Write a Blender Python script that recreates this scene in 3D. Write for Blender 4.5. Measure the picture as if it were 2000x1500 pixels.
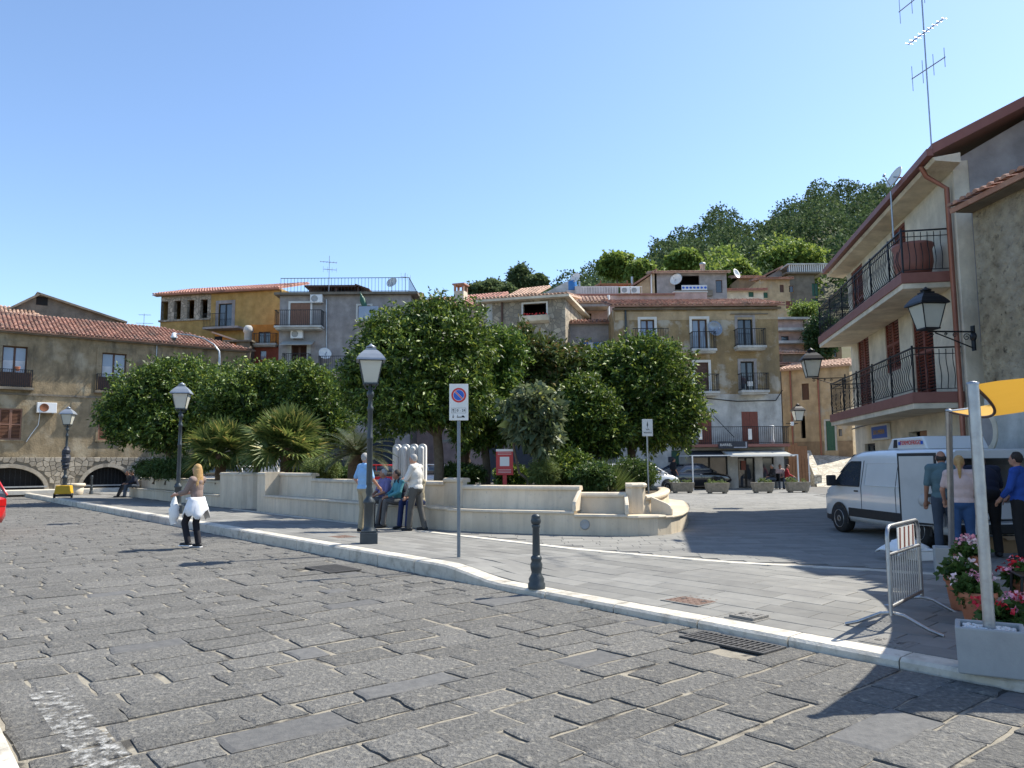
import bpy, bmesh, math, random
import numpy as np
from mathutils import Vector, Matrix, Euler
random.seed(7); rng = np.random.default_rng(7)
rad = math.radians
SC = bpy.context.scene
COL = SC.collection
for o in list(bpy.data.objects): bpy.data.objects.remove(o)

# ------------------------------------------------------------------ camera
CAM_H = 1.65; FPX = 1500.0
cd = bpy.data.cameras.new('camera'); cam = bpy.data.objects.new('camera', cd); COL.objects.link(cam)
cd.sensor_width = 36.0; cd.lens = 27.0; cd.clip_start = 0.05; cd.clip_end = 3000
CR = Matrix.Rotation(math.pi/2 + math.atan(155/FPX), 3, 'X') @ Matrix.Rotation(rad(-0.4), 3, 'Z')
cam.matrix_world = Matrix.Translation((0, 0, CAM_H)) @ CR.to_4x4()
SC.camera = cam
def ray(px, py): return CR @ Vector(((px-1000)/FPX, -(py-750)/FPX, -1.0))
def G(px, py, z=0.15):                       # photo pixel -> point on the level z
    d = ray(px, py); return d*((z-CAM_H)/d.z) + Vector((0, 0, CAM_H))
def D(px, py, Y):                            # photo pixel -> point at depth Y
    d = ray(px, py); return d*(Y/d.y) + Vector((0, 0, CAM_H))

# ------------------------------------------------------------------ light
SUN_AZ = math.atan2(0.905, 0.425); SUN_EL = rad(51)
W = bpy.data.worlds.new('World'); SC.world = W; W.use_nodes = True
nt = W.node_tree; bg = nt.nodes['Background']
sky = nt.nodes.new('ShaderNodeTexSky'); sky.sky_type = 'NISHITA'; sky.sun_disc = False
sky.sun_elevation = SUN_EL; sky.sun_rotation = SUN_AZ
sky.altitude = 300; sky.air_density = 1.0; sky.dust_density = 0.6; sky.ozone_density = 3.6
nt.links.new(sky.outputs[0], bg.inputs[0]); bg.inputs[1].default_value = 0.14
sl = bpy.data.lights.new('sun', 'SUN'); sl.energy = 4.7; sl.angle = rad(0.53); sl.color = (1.0, 0.94, 0.82)
sun = bpy.data.objects.new('sun', sl); COL.objects.link(sun)
sv = Vector((math.cos(SUN_EL)*0.905, math.cos(SUN_EL)*0.425, math.sin(SUN_EL)))
sun.rotation_euler = sv.to_track_quat('Z', 'Y').to_euler(); sun.location = sv*80
SC.view_settings.view_transform = 'Standard'; SC.view_settings.look = 'None'
SC.view_settings.gamma = 1.0; SC.view_settings.exposure = 0.86; SC.view_settings.use_curve_mapping = False
SC.cycles.max_bounces = 6; SC.cycles.diffuse_bounces = 3; SC.cycles.glossy_bounces = 2; SC.cycles.transmission_bounces = 4
SC.cycles.transparent_max_bounces = 4; SC.cycles.caustics_reflective = False; SC.cycles.caustics_refractive = False

# ------------------------------------------------------------------ helpers
class MB:
    def __init__(s): s.v = []; s.f = []; s.sm = []
    def add(s, vs, fs, smooth=False):
        o = len(s.v); s.v += [tuple(p) for p in vs]
        for f in fs: s.f.append(tuple(i+o for i in f)); s.sm.append(smooth)
        return s
    def box(s, x0, y0, z0, x1, y1, z1):
        return s.add([(x0,y0,z0),(x1,y0,z0),(x1,y1,z0),(x0,y1,z0),(x0,y0,z1),(x1,y0,z1),(x1,y1,z1),(x0,y1,z1)],
                     [(3,2,1,0),(4,5,6,7),(0,1,5,4),(1,2,6,5),(2,3,7,6),(3,0,4,7)])
    def obox(s, c, size, rot=(0,0,0)):
        m = Euler(rot).to_matrix(); hx, hy, hz = [q/2 for q in size]; c = Vector(c)
        P = [c + m @ Vector(p) for p in [(-hx,-hy,-hz),(hx,-hy,-hz),(hx,hy,-hz),(-hx,hy,-hz),(-hx,-hy,hz),(hx,-hy,hz),(hx,hy,hz),(-hx,hy,hz)]]
        return s.add(P, [(3,2,1,0),(4,5,6,7),(0,1,5,4),(1,2,6,5),(2,3,7,6),(3,0,4,7)])
    def prism(s, poly, vec):
        n = len(poly); vec = Vector(vec); P = [Vector(p) for p in poly]
        P2 = P + [p+vec for p in P]
        return s.add(P2, [tuple(range(n-1,-1,-1)), tuple(range(n,2*n))] + [(i,(i+1)%n,n+(i+1)%n,n+i) for i in range(n)])
    def quad(s, *p): return s.add(p, [tuple(range(len(p)))])
    def tube(s, pts, r, n=8, cap=True, smooth=True):
        P = [Vector(p) for p in pts]; k = len(P); rr = r if isinstance(r, (list, tuple)) else [r]*k
        ref = None; V = []
        for i in range(k):
            t = (P[min(i+1,k-1)]-P[max(i-1,0)])
            t = t.normalized() if t.length > 1e-9 else Vector((0,0,1))
            if ref is None:
                ref = t.orthogonal().normalized()
            a = (ref - t*ref.dot(t))
            a = a.normalized() if a.length > 1e-6 else t.orthogonal().normalized()
            ref = a; b = t.cross(a)
            for j in range(n):
                th = 2*math.pi*j/n; V.append(P[i] + (a*math.cos(th)+b*math.sin(th))*rr[i])
        s.add(V, [(i*n+j, i*n+(j+1)%n, (i+1)*n+(j+1)%n, (i+1)*n+j) for i in range(k-1) for j in range(n)], smooth)
        if cap:
            s.add(V[:n], [tuple(range(n-1,-1,-1))]); s.add(V[-n:], [tuple(range(n))])
        return s
    def lathe(s, prof, c=(0,0,0), n=16, axis='z', smooth=True):
        c = Vector(c); V = []
        for r, h in prof:
            for j in range(n):
                th = 2*math.pi*j/n; a, b = r*math.cos(th), r*math.sin(th)
                V.append(c + (Vector((a,b,h)) if axis == 'z' else Vector((h,a,b)) if axis == 'x' else Vector((a,h,b))))
        k = len(prof)
        s.add(V, [(i*n+j, i*n+(j+1)%n, (i+1)*n+(j+1)%n, (i+1)*n+j) for i in range(k-1) for j in range(n)], smooth)
        s.add(V[:n], [tuple(range(n-1,-1,-1))]); s.add(V[-n:], [tuple(range(n))])
        return s
    def ball(s, c, r, n=12, m=8, M=None):
        if not isinstance(r, (tuple, list)): r = (r, r, r)
        c = Vector(c); V = []
        for i in range(m+1):
            ph = math.pi*i/m
            for j in range(n):
                th = 2*math.pi*j/n
                p = Vector((r[0]*math.sin(ph)*math.cos(th), r[1]*math.sin(ph)*math.sin(th), -r[2]*math.cos(ph)))
                V.append(c + (M @ p if M else p))
        return s.add(V, [(i*n+j, i*n+(j+1)%n, (i+1)*n+(j+1)%n, (i+1)*n+j) for i in range(m) for j in range(n)], True)
    def cap(s, a, b, ra, rb, n=10):           # tapered capsule (closed)
        a = Vector(a); b = Vector(b); t = (b-a); L = max(t.length, 1e-6); t.normalize()
        pts = []; rs = []
        for k in range(4):
            q = math.pi/2*k/4; pts.append(a - t*ra*math.cos(q)); rs.append(max(ra*math.sin(q), 1e-4))
        pts.append(a); rs.append(ra); pts.append(b); rs.append(rb)
        for k in range(1, 5):
            q = math.pi/2*k/4; pts.append(b + t*rb*math.sin(q)); rs.append(max(rb*math.cos(q), 1e-4))
        x = t.orthogonal().normalized(); y = t.cross(x); V = []
        for p, r in zip(pts, rs):
            for j in range(n):
                th = 2*math.pi*j/n; V.append(p + (x*math.cos(th)+y*math.sin(th))*r)
        k = len(pts)
        return s.add(V, [(i*n+j, i*n+(j+1)%n, (i+1)*n+(j+1)%n, (i+1)*n+j) for i in range(k-1) for j in range(n)]
                     + [tuple(range(n-1,-1,-1)), tuple(range((k-1)*n, k*n))], True)
    def mesh(s, name):
        me = bpy.data.meshes.new(name); me.from_pydata(s.v, [], s.f); me.polygons.foreach_set('use_smooth', s.sm); me.update(); return me
    def build(s, name, mat, parent=None, bev=0, loc=None, rz=None):
        o = bpy.data.objects.new(name, s.mesh(name)); COL.objects.link(o)
        o.data.materials.append(mat)
        if parent: o.parent = parent
        if loc is not None: o.location = loc
        if rz is not None: o.rotation_euler = (0, 0, rz)
        if bev:
            m = o.modifiers.new('bevel', 'BEVEL'); m.width = bev; m.segments = 2; m.limit_method = 'ANGLE'; m.angle_limit = rad(40)
        return o
def np_mesh(name, V, Fc, mat, parent=None, smooth=False):
    me = bpy.data.meshes.new(name); k = Fc.shape[1]
    me.vertices.add(len(V)); me.vertices.foreach_set('co', np.ascontiguousarray(V, dtype=np.float32).ravel())
    me.loops.add(Fc.size); me.loops.foreach_set('vertex_index', np.ascontiguousarray(Fc, dtype=np.int32).ravel())
    me.polygons.add(len(Fc)); me.polygons.foreach_set('loop_start', np.arange(0, Fc.size, k, dtype=np.int32))
    if smooth: me.polygons.foreach_set('use_smooth', np.ones(len(Fc), dtype=bool))
    me.update(calc_edges=True); me.materials.append(mat)
    o = bpy.data.objects.new(name, me); COL.objects.link(o)
    if parent: o.parent = parent
    return o
def tag(o, label=None, cat=None, group=None, kind=None):
    if label: o['label'] = label
    if cat: o['category'] = cat
    if group: o['group'] = group
    if kind: o['kind'] = kind
    return o
def thing(name, label, cat, loc=(0,0,0), rz=0, group=None):
    o = bpy.data.objects.new(name, None); COL.objects.link(o); o.empty_display_size = 0.2
    o.location = loc; o.rotation_euler = (0, 0, rz); return tag(o, label, cat, group)
def copy_tree(o, parent=None, kids=None):
    if kids is None:
        kids = {}
        for q in bpy.data.objects:
            if q.parent: kids.setdefault(q.parent.name, []).append(q)
    c = o.copy(); COL.objects.link(c)
    if parent: c.parent = parent
    for ch in kids.get(o.name, []): copy_tree(ch, c, kids)
    return c
def share(src, name, parent, loc, rot=(0,0,0), scale=None):   # another object on the same mesh
    o = bpy.data.objects.new(name, src.data if hasattr(src, 'data') else src); COL.objects.link(o); o.parent = parent
    o.location = loc; o.rotation_euler = rot
    if scale: o.scale = scale
    return o
def text_mesh(txt, size, depth=0.002):
    c = bpy.data.curves.new('t', 'FONT'); c.body = txt; c.size = size; c.extrude = depth; c.align_x = 'CENTER'; c.align_y = 'CENTER'; c.resolution_u = 3
    t = bpy.data.objects.new('t', c); COL.objects.link(t); bpy.context.view_layer.update()
    me = bpy.data.meshes.new_from_object(t.evaluated_get(bpy.context.evaluated_depsgraph_get()))
    bpy.data.objects.remove(t); bpy.data.curves.remove(c); return me
def lettering(txt, size, mat, parent, loc, rot=(rad(90),0,0), sx=1.0, name='lettering'):
    me = text_mesh(txt, size); me.materials.clear(); me.materials.append(mat)
    o = bpy.data.objects.new(name, me); COL.objects.link(o); o.parent = parent; o.location = loc; o.rotation_euler = rot; o.scale = (sx, 1, 1)
    return o

# ------------------------------------------------------------------ materials
def srgb(r, g, b):
    f = lambda c: c/12.92 if c <= 0.04045 else ((c+0.055)/1.055)**2.4
    return (f(r/255), f(g/255), f(b/255))
MATS = {}
def mat(name, c1, c2=None, scale=3.0, rough=0.8, bump=0.0, bscale=None, metal=0.0, spec=0.4, detail=8,
        stain=None, stain_amt=0.5, stain_scale=(0.6,0.6,0.15), island=0.0, objrand=0.0, c3=None, c3_scale=1.0, c3_lo=0.55, c3_hi=0.62,
        emit=None, coat=0.0, trans=0.0, vor=None, dist=0.02, world=False):
    m = bpy.data.materials.new(name); m.use_nodes = True; MATS[name] = m
    N = m.node_tree.nodes; L = m.node_tree.links; P = N['Principled BSDF']
    P.inputs['Roughness'].default_value = rough; P.inputs['Metallic'].default_value = metal
    P.inputs['Specular IOR Level'].default_value = spec
    if coat: P.inputs['Coat Weight'].default_value = coat; P.inputs['Coat Roughness'].default_value = 0.05
    if trans: P.inputs['Transmission Weight'].default_value = trans
    if world:
        g_ = N.new('ShaderNodeNewGeometry'); co = g_.outputs['Position']
    else:
        co = N.new('ShaderNodeTexCoord').outputs['Object']
    if objrand or island:                       # shift the noise from piece to piece
        oi = N.new('ShaderNodeObjectInfo'); ge = N.new('ShaderNodeNewGeometry')
        ad = N.new('ShaderNodeMath'); ad.operation = 'ADD'; L.new(oi.outputs['Random'], ad.inputs[0]); L.new(ge.outputs['Random Per Island'], ad.inputs[1])
        fr = N.new('ShaderNodeMath'); fr.operation = 'FRACT'; L.new(ad.outputs[0], fr.inputs[0]); rnd = fr.outputs[0]
    def noise(sc, det=detail, vec=None, ro=0.6):
        n = N.new('ShaderNodeTexNoise'); n.inputs['Scale'].default_value = sc; n.inputs['Detail'].default_value = det; n.inputs['Roughness'].default_value = ro
        L.new(vec if vec else co, n.inputs['Vector']); return n.outputs['Fac']
    def mix(fac, a, b, blend='MIX'):
        x = N.new('ShaderNodeMix'); x.data_type = 'RGBA'; x.blend_type = blend
        if hasattr(fac, 'is_linked') or not isinstance(fac, (int, float)): L.new(fac, x.inputs[0])
        else: x.inputs[0].default_value = fac
        for v, i in ((a, 6), (b, 7)):
            if isinstance(v, tuple): x.inputs[i].default_value = (*v, 1)
            else: L.new(v, x.inputs[i])
        return x.outputs[2]
    def ramp(v, lo, hi):
        r = N.new('ShaderNodeMapRange'); r.inputs[1].default_value = lo; r.inputs[2].default_value = hi; L.new(v, r.inputs[0]); return r.outputs[0]
    col = c1
    if c2: col = mix(ramp(noise(scale), 0.3, 0.7), c1, c2)
    if c3: col = mix(ramp(noise(c3_scale), c3_lo, c3_hi), col, c3)
    if vor:                                     # (scale, joint colour, joint width): irregular stones seen from far
        v = N.new('ShaderNodeTexVoronoi'); v.feature = 'DISTANCE_TO_EDGE'; v.inputs['Scale'].default_value = vor[0]; L.new(co, v.inputs['Vector'])
        vc = N.new('ShaderNodeTexVoronoi'); vc.inputs['Scale'].default_value = vor[0]; L.new(co, vc.inputs['Vector'])
        hv = N.new('ShaderNodeHueSaturation'); hv.inputs['Color'].default_value = (0.5,0.5,0.5,1)
        sep = N.new('ShaderNodeSeparateColor'); L.new(vc.outputs['Color'], sep.inputs[0])
        mr = N.new('ShaderNodeMapRange'); mr.inputs[3].default_value = 0.65; mr.inputs[4].default_value = 1.3; L.new(sep.outputs[0], mr.inputs[0])
        mm = N.new('ShaderNodeVectorMath'); mm.operation = 'SCALE'
        if isinstance(col, tuple):
            rg = N.new('ShaderNodeRGB'); rg.outputs[0].default_value = (*col, 1); col = rg.outputs[0]
        L.new(col, mm.inputs[0]); L.new(mr.outputs[0], mm.inputs['Scale'])
        col = mix(ramp(v.outputs['Distance'], vor[2]*0.4, vor[2]), vor[1], mm.outputs[0])
    if stain:
        mp = N.new('ShaderNodeMapping'); mp.inputs['Scale'].default_value = stain_scale; L.new(co, mp.inputs['Vector'])
        f = ramp(noise(1.6, 6, mp.outputs[0]), 0.48, 0.72)
        mu = N.new('ShaderNodeMath'); mu.operation = 'MULTIPLY'; L.new(f, mu.inputs[0]); mu.inputs[1].default_value = stain_amt
        col = mix(mu.outputs[0], col, stain)
    amt = max(island, objrand)
    if amt:
        mr = N.new('ShaderNodeMapRange'); mr.inputs[3].default_value = 1-amt; mr.inputs[4].default_value = 1+amt; L.new(rnd, mr.inputs[0])
        sc_ = N.new('ShaderNodeVectorMath'); sc_.operation = 'SCALE'
        if isinstance(col, tuple): sc_.inputs[0].default_value = col
        else: L.new(col, sc_.inputs[0])
        L.new(mr.outputs[0], sc_.inputs['Scale']); col = sc_.outputs[0]
    if isinstance(col, tuple): P.inputs['Base Color'].default_value = (*col, 1)
    else: L.new(col, P.inputs['Base Color'])
    if bump:
        b = N.new('ShaderNodeBump'); b.inputs['Strength'].default_value = bump; b.inputs['Distance'].default_value = dist
        L.new(noise(bscale or scale*6, 6), b.inputs['Height']); L.new(b.outputs[0], P.inputs['Normal'])
    if emit: P.inputs['Emission Color'].default_value = (*emit[0], 1); P.inputs['Emission Strength'].default_value = emit[1]
    return m
def leaf_mat(name, dark, light, tip=None, rough=0.45, trans=0.25, tipamt=0.15):
    m = bpy.data.materials.new(name); m.use_nodes = True; MATS[name] = m
    N = m.node_tree.nodes; L = m.node_tree.links; P = N['Principled BSDF']
    ge = N.new('ShaderNodeNewGeometry'); cr = N.new('ShaderNodeValToRGB'); e = cr.color_ramp.elements
    e[0].color = (*dark, 1); e[1].color = (*light, 1); e[1].position = 1-tipamt if tip else 1.0
    if tip: q = e.new(1.0); q.color = (*tip, 1)
    L.new(ge.outputs['Random Per Island'], cr.inputs[0]); L.new(cr.outputs[0], P.inputs['Base Color'])
    P.inputs['Roughness'].default_value = rough; P.inputs['Specular IOR Level'].default_value = 0.35
    tr = N.new('ShaderNodeBsdfTranslucent'); mx = N.new('ShaderNodeMixShader'); mx.inputs[0].default_value = trans
    hs = N.new('ShaderNodeHueSaturation'); hs.inputs['Value'].default_value = 1.6; hs.inputs['Hue'].default_value = 0.48; L.new(cr.outputs[0], hs.inputs['Color']); L.new(hs.outputs[0], tr.inputs[0])
    L.new(P.outputs[0], mx.inputs[1]); L.new(tr.outputs[0], mx.inputs[2]); L.new(mx.outputs[0], N['Material Output'].inputs['Surface'])
    return m
M = MATS
mat('basalt', (0.098,0.096,0.091), (0.188,0.183,0.171), 24, 0.95, 1.0, 34, objrand=0.13, island=0.13, c3=(0.285,0.268,0.23), c3_scale=17, c3_lo=0.55, c3_hi=0.72, dist=0.03, spec=0.15)
mat('basalt_smooth', (0.095,0.095,0.095), (0.145,0.143,0.138), 14, 0.85, 0.7, 40, objrand=0.1, dist=0.008, spec=0.25)
mat('joint_sand', (0.33,0.30,0.24), (0.22,0.2,0.165), 6, 0.95, 0.8, 90, c3=(0.07,0.066,0.06), c3_scale=2.2, c3_lo=0.52, c3_hi=0.6, dist=0.01, spec=0.1)
mat('slab_stone', (0.172,0.17,0.16), (0.225,0.22,0.202), 4, 0.9, 0.25, 60, objrand=0.16, island=0.16, dist=0.006, stain=(0.11,0.106,0.1), stain_amt=0.4, stain_scale=(0.5,0.5,0.5))
mat('slab_joint', (0.13,0.126,0.115), (0.18,0.17,0.155), 5, 0.95)
mat('plaza_paving', (0.178,0.175,0.165), (0.23,0.225,0.207), 2.5, 0.9, 0.3, 40, island=0.15, objrand=0.1, dist=0.006)
mat('kerb_stone', (0.50,0.46,0.385), (0.62,0.585,0.51), 4, 0.8, 0.5, 40, objrand=0.1, island=0.1, stain=(0.22,0.195,0.15), stain_amt=0.8, stain_scale=(2.5,2.5,2.5), c3=(0.36,0.32,0.26), c3_scale=9, c3_lo=0.56, c3_hi=0.7, dist=0.012)
mat('pale_strip', (0.46,0.43,0.37), (0.56,0.53,0.46), 5, 0.8, 0.3, 40, island=0.1, objrand=0.1)
mat('travertine', (0.54,0.455,0.335), (0.64,0.56,0.44), 1.8, 0.6, 0.25, 50, objrand=0.09, stain=(0.36,0.32,0.26), stain_amt=0.6, stain_scale=(3.5,3.5,0.35), c3=(0.42,0.37,0.3), c3_scale=14, c3_lo=0.6, c3_hi=0.75, dist=0.005)
mat('marble', (0.78,0.76,0.72), (0.7,0.68,0.64), 2, 0.45, 0.1, 30)
mat('soil', (0.06,0.045,0.03), (0.10,0.08,0.055), 6, 0.95, 0.8, 30)
mat('earth', (0.12,0.105,0.07), (0.08,0.09,0.04), 0.4, 0.95, 0.4, 3)
mat('iron_dark', (0.035,0.045,0.052), (0.05,0.062,0.07), 12, 0.45, 0.15, 60, metal=0.3, spec=0.5)
mat('iron_black', (0.012,0.013,0.016), None, rough=0.45, metal=0.2)
mat('galv', (0.42,0.43,0.44), (0.30,0.31,0.33), 9, 0.38, 0.15, 40, metal=0.85)
mat('steel_blue', (0.14,0.17,0.205), (0.18,0.21,0.25), 8, 0.4, 0.05, 30, metal=0.5)
mat('rust_plate', (0.13,0.075,0.055), (0.20,0.14,0.11), 30, 0.85, 0.9, 60)
mat('cast_plate', (0.16,0.155,0.145), (0.25,0.24,0.22), 30, 0.8, 0.9, 60)
mat('cast_dark', (0.05,0.05,0.05), (0.08,0.075,0.07), 30, 0.7, 0.5, 60)
mat('lantern_glass', (0.70,0.69,0.60), (0.6,0.6,0.53), 2, 0.25, trans=0.25, spec=0.5)
mat('lantern_lid', (0.24,0.27,0.31), (0.30,0.33,0.37), 5, 0.4, metal=0.4)
mat('white_paint', (0.78,0.78,0.77), (0.72,0.72,0.70), 3, 0.45)
mat('sign_white', (0.74,0.74,0.72), (0.66,0.66,0.63), 5, 0.4)
mat('sign_red', (0.58,0.035,0.035), None, rough=0.4)
mat('sign_blue', (0.02,0.10,0.48), None, rough=0.4)
mat('red_board', (0.52,0.045,0.045), (0.45,0.04,0.04), 3, 0.45)
mat('ink', (0.02,0.02,0.022), None, rough=0.6)
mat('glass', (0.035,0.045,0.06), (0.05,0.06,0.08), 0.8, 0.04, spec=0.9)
mat('glass_sky', (0.25,0.30,0.38), (0.18,0.22,0.30), 0.7, 0.06, spec=0.9)  # panes: reflected sky put into the pale blue base colour
mat('curtain', (0.62,0.64,0.66), (0.5,0.52,0.55), 3, 0.6)
mat('dark_room', (0.012,0.012,0.013), None, rough=0.9)  # near-black colour stands in for the shade inside openings
mat('wood_brown', (0.075,0.035,0.024), (0.11,0.055,0.036), 4, 0.55, 0.2, 30)
mat('shutter_brown', (0.23,0.115,0.075), (0.27,0.14,0.09), 6, 0.6)
mat('shutter_red', (0.17,0.045,0.03), (0.21,0.06,0.04), 6, 0.5)
mat('shutter_green', (0.02,0.09,0.06), (0.03,0.11,0.07), 6, 0.5)
mat('trim_white', (0.72,0.71,0.68), (0.6,0.59,0.55), 3, 0.7)
mat('concrete', (0.30,0.31,0.31), (0.38,0.385,0.38), 3, 0.85, 0.4, 45, stain=(0.22,0.23,0.235), stain_amt=0.5, stain_scale=(2,2,1), dist=0.006)
mat('old_concrete', (0.23,0.20,0.155), (0.33,0.30,0.24), 4, 0.9, 0.6, 30, stain=(0.12,0.105,0.08), stain_amt=0.7, stain_scale=(3,3,3))
mat('terracotta', (0.42,0.145,0.075), (0.5,0.2,0.11), 6, 0.75, 0.2, 30)
mat('tile', (0.30,0.145,0.10), (0.44,0.27,0.20), 3, 0.85, 0.3, 20, island=0.3, objrand=0.05, c3=(0.16,0.12,0.095), c3_scale=1.1, c3_lo=0.5, c3_hi=0.68)
mat('tile_pale', (0.44,0.28,0.20), (0.54,0.38,0.29), 3, 0.85, 0.3, 20, island=0.22, c3=(0.3,0.2,0.14), c3_scale=1.1, c3_lo=0.55, c3_hi=0.7)
mat('tile_red', (0.33,0.15,0.12), (0.42,0.23,0.18), 3, 0.85, 0.3, 20, island=0.22, c3=(0.2,0.12,0.1), c3_scale=1.0, c3_lo=0.55, c3_hi=0.7)
def plaster(n, c, stain, amt=0.6, c3=None, **k):
    return mat(n, tuple(q*0.72 for q in c), tuple(min(q*1.22, 0.9) for q in c), 1.7, 0.92, 0.7, 10, spec=0.15, dist=0.03, stain=stain, stain_amt=amt, c3=c3, **k)
plaster('pl_olive', (0.29,0.225,0.14), (0.085,0.072,0.052), 0.95, c3=(0.39,0.33,0.235), c3_scale=0.7, c3_lo=0.52, c3_hi=0.66, stain_scale=(0.9,0.9,0.3))
plaster('pl_yellow', (0.43,0.29,0.11), (0.27,0.17,0.05), 0.6)
plaster('pl_orange', (0.56,0.22,0.05), (0.35,0.13,0.04), 0.5)
plaster('pl_brick', (0.26,0.075,0.05), (0.16,0.05,0.035), 0.5)
plaster('pl_grey', (0.335,0.31,0.30), (0.2,0.185,0.18), 0.55)
plaster('pl_ochre', (0.31,0.225,0.12), (0.14,0.115,0.08), 0.8, c3=(0.44,0.39,0.31), c3_scale=0.9, c3_lo=0.53, c3_hi=0.62)
plaster('pl_greywhite', (0.50,0.495,0.465), (0.22,0.21,0.19), 0.75)
plaster('pl_white', (0.66,0.59,0.47), (0.48,0.40,0.29), 0.5, c3=(0.62,0.50,0.34), c3_scale=0.45, c3_lo=0.58, c3_hi=0.75)
plaster('pl_pink', (0.50,0.36,0.32), (0.32,0.24,0.215), 0.6)
plaster('pl_tan', (0.47,0.36,0.225), (0.25,0.195,0.13), 0.75, c3=(0.42,0.38,0.31), c3_scale=0.8, c3_lo=0.55, c3_hi=0.66)
plaster('pl_brown', (0.28,0.20,0.125), (0.15,0.115,0.08), 0.6)
plaster('pl_dark', (0.20,0.175,0.14), (0.1,0.09,0.075), 0.6)
mat('rubble', (0.36,0.305,0.225), (0.42,0.37,0.29), 2, 0.95, 1.0, 9, vor=(3.4,(0.21,0.185,0.15),0.09), stain=(0.16,0.14,0.11), stain_amt=0.5)
mat('rough_render', (0.50,0.42,0.29), (0.23,0.185,0.125), 4, 0.95, 1.0, 9, c3=(0.10,0.08,0.055), c3_scale=7, c3_lo=0.55, c3_hi=0.68, stain=(0.5,0.46,0.39), stain_amt=0.6, stain_scale=(0.4,0.4,0.25), dist=0.14, spec=0.1)
mat('field_stone', (0.27,0.23,0.175), (0.36,0.32,0.26), 5, 0.9, 0.8, 25, objrand=0.28, island=0.2)
mat('mortar_dark', (0.13,0.112,0.085), (0.19,0.165,0.125), 5, 0.95)
mat('cobble_pale', (0.42,0.385,0.31), (0.52,0.48,0.40), 3, 0.9, 0.8, 20, vor=(4.5,(0.27,0.24,0.19),0.08))
mat('brown_paint', (0.215,0.085,0.068), (0.26,0.11,0.088), 4, 0.55)
mat('copper', (0.27,0.105,0.07), (0.32,0.14,0.10), 5, 0.45, metal=0.4)
mat('bark', (0.10,0.078,0.055), (0.16,0.13,0.095), 12, 0.95, 0.9, 30)
mat('palm_bark', (0.085,0.055,0.035), (0.14,0.095,0.06), 14, 0.95, 1.0, 20)
mat('plastic_white', (0.75,0.75,0.74), None, rough=0.4)
mat('ac_rust', (0.24,0.085,0.035), (0.16,0.06,0.03), 20, 0.7)
mat('yellow_box', (0.62,0.36,0.02), (0.55,0.32,0.02), 4, 0.55)
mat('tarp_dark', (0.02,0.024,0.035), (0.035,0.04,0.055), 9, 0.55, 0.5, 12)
mat('awning_dark', (0.022,0.026,0.034), (0.03,0.035,0.042), 4, 0.8)
mat('awning_grey', (0.33,0.33,0.30), (0.4,0.4,0.37), 3, 0.8)
mat('wood_pergola', (0.22,0.10,0.045), (0.30,0.15,0.07), 5, 0.7)
mat('tank_blue', (0.03,0.16,0.42), None, rough=0.4)
leaf_mat('citrus', (0.02,0.046,0.009), (0.085,0.15,0.024), (0.27,0.34,0.06), rough=0.5, trans=0.2, tipamt=0.25)
leaf_mat('citrus_light', (0.03,0.075,0.014), (0.10,0.18,0.034), (0.2,0.27,0.05), rough=0.42, trans=0.25, tipamt=0.2)
leaf_mat('magnolia', (0.035,0.06,0.014), (0.10,0.14,0.035), (0.20,0.12,0.05), rough=0.38, trans=0.18, tipamt=0.22)
leaf_mat('loquat', (0.045,0.075,0.035), (0.15,0.185,0.10), (0.33,0.38,0.10), rough=0.5, trans=0.22, tipamt=0.16)
leaf_mat('palm_leaf', (0.05,0.085,0.02), (0.13,0.175,0.045), (0.33,0.29,0.08), rough=0.45, trans=0.25, tipamt=0.12)
leaf_mat('cycad_leaf', (0.035,0.055,0.02), (0.085,0.105,0.04), (0.25,0.22,0.10), rough=0.45, trans=0.2, tipamt=0.12)
leaf_mat('hedge', (0.03,0.065,0.014), (0.075,0.13,0.03), rough=0.5)
leaf_mat('broom', (0.06,0.10,0.025), (0.15,0.20,0.06), rough=0.6)
leaf_mat('wood_dark', (0.03,0.058,0.024), (0.075,0.12,0.045), (0.125,0.17,0.065), rough=0.9, trans=0.2)
leaf_mat('wood_mid', (0.05,0.085,0.035), (0.12,0.165,0.07), rough=0.9, trans=0.3)
leaf_mat('wood_light', (0.08,0.14,0.03), (0.17,0.25,0.05), (0.26,0.32,0.07), rough=0.65, trans=0.3)
leaf_mat('pine', (0.025,0.05,0.025), (0.05,0.085,0.04), rough=0.7)
leaf_mat('ivy', (0.015,0.045,0.014), (0.04,0.085,0.025), rough=0.5)
def cloth(n, c, rough=0.85): return mat(n, tuple(q*0.85 for q in c), tuple(min(1, q*1.12) for q in c), 7, rough, 0.35, 9, dist=0.02)
mat('skin', (0.46,0.25,0.17), (0.40,0.20,0.135), 8, 0.55)
mat('skin_tan', (0.36,0.18,0.115), (0.3,0.15,0.095), 8, 0.55)
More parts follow.
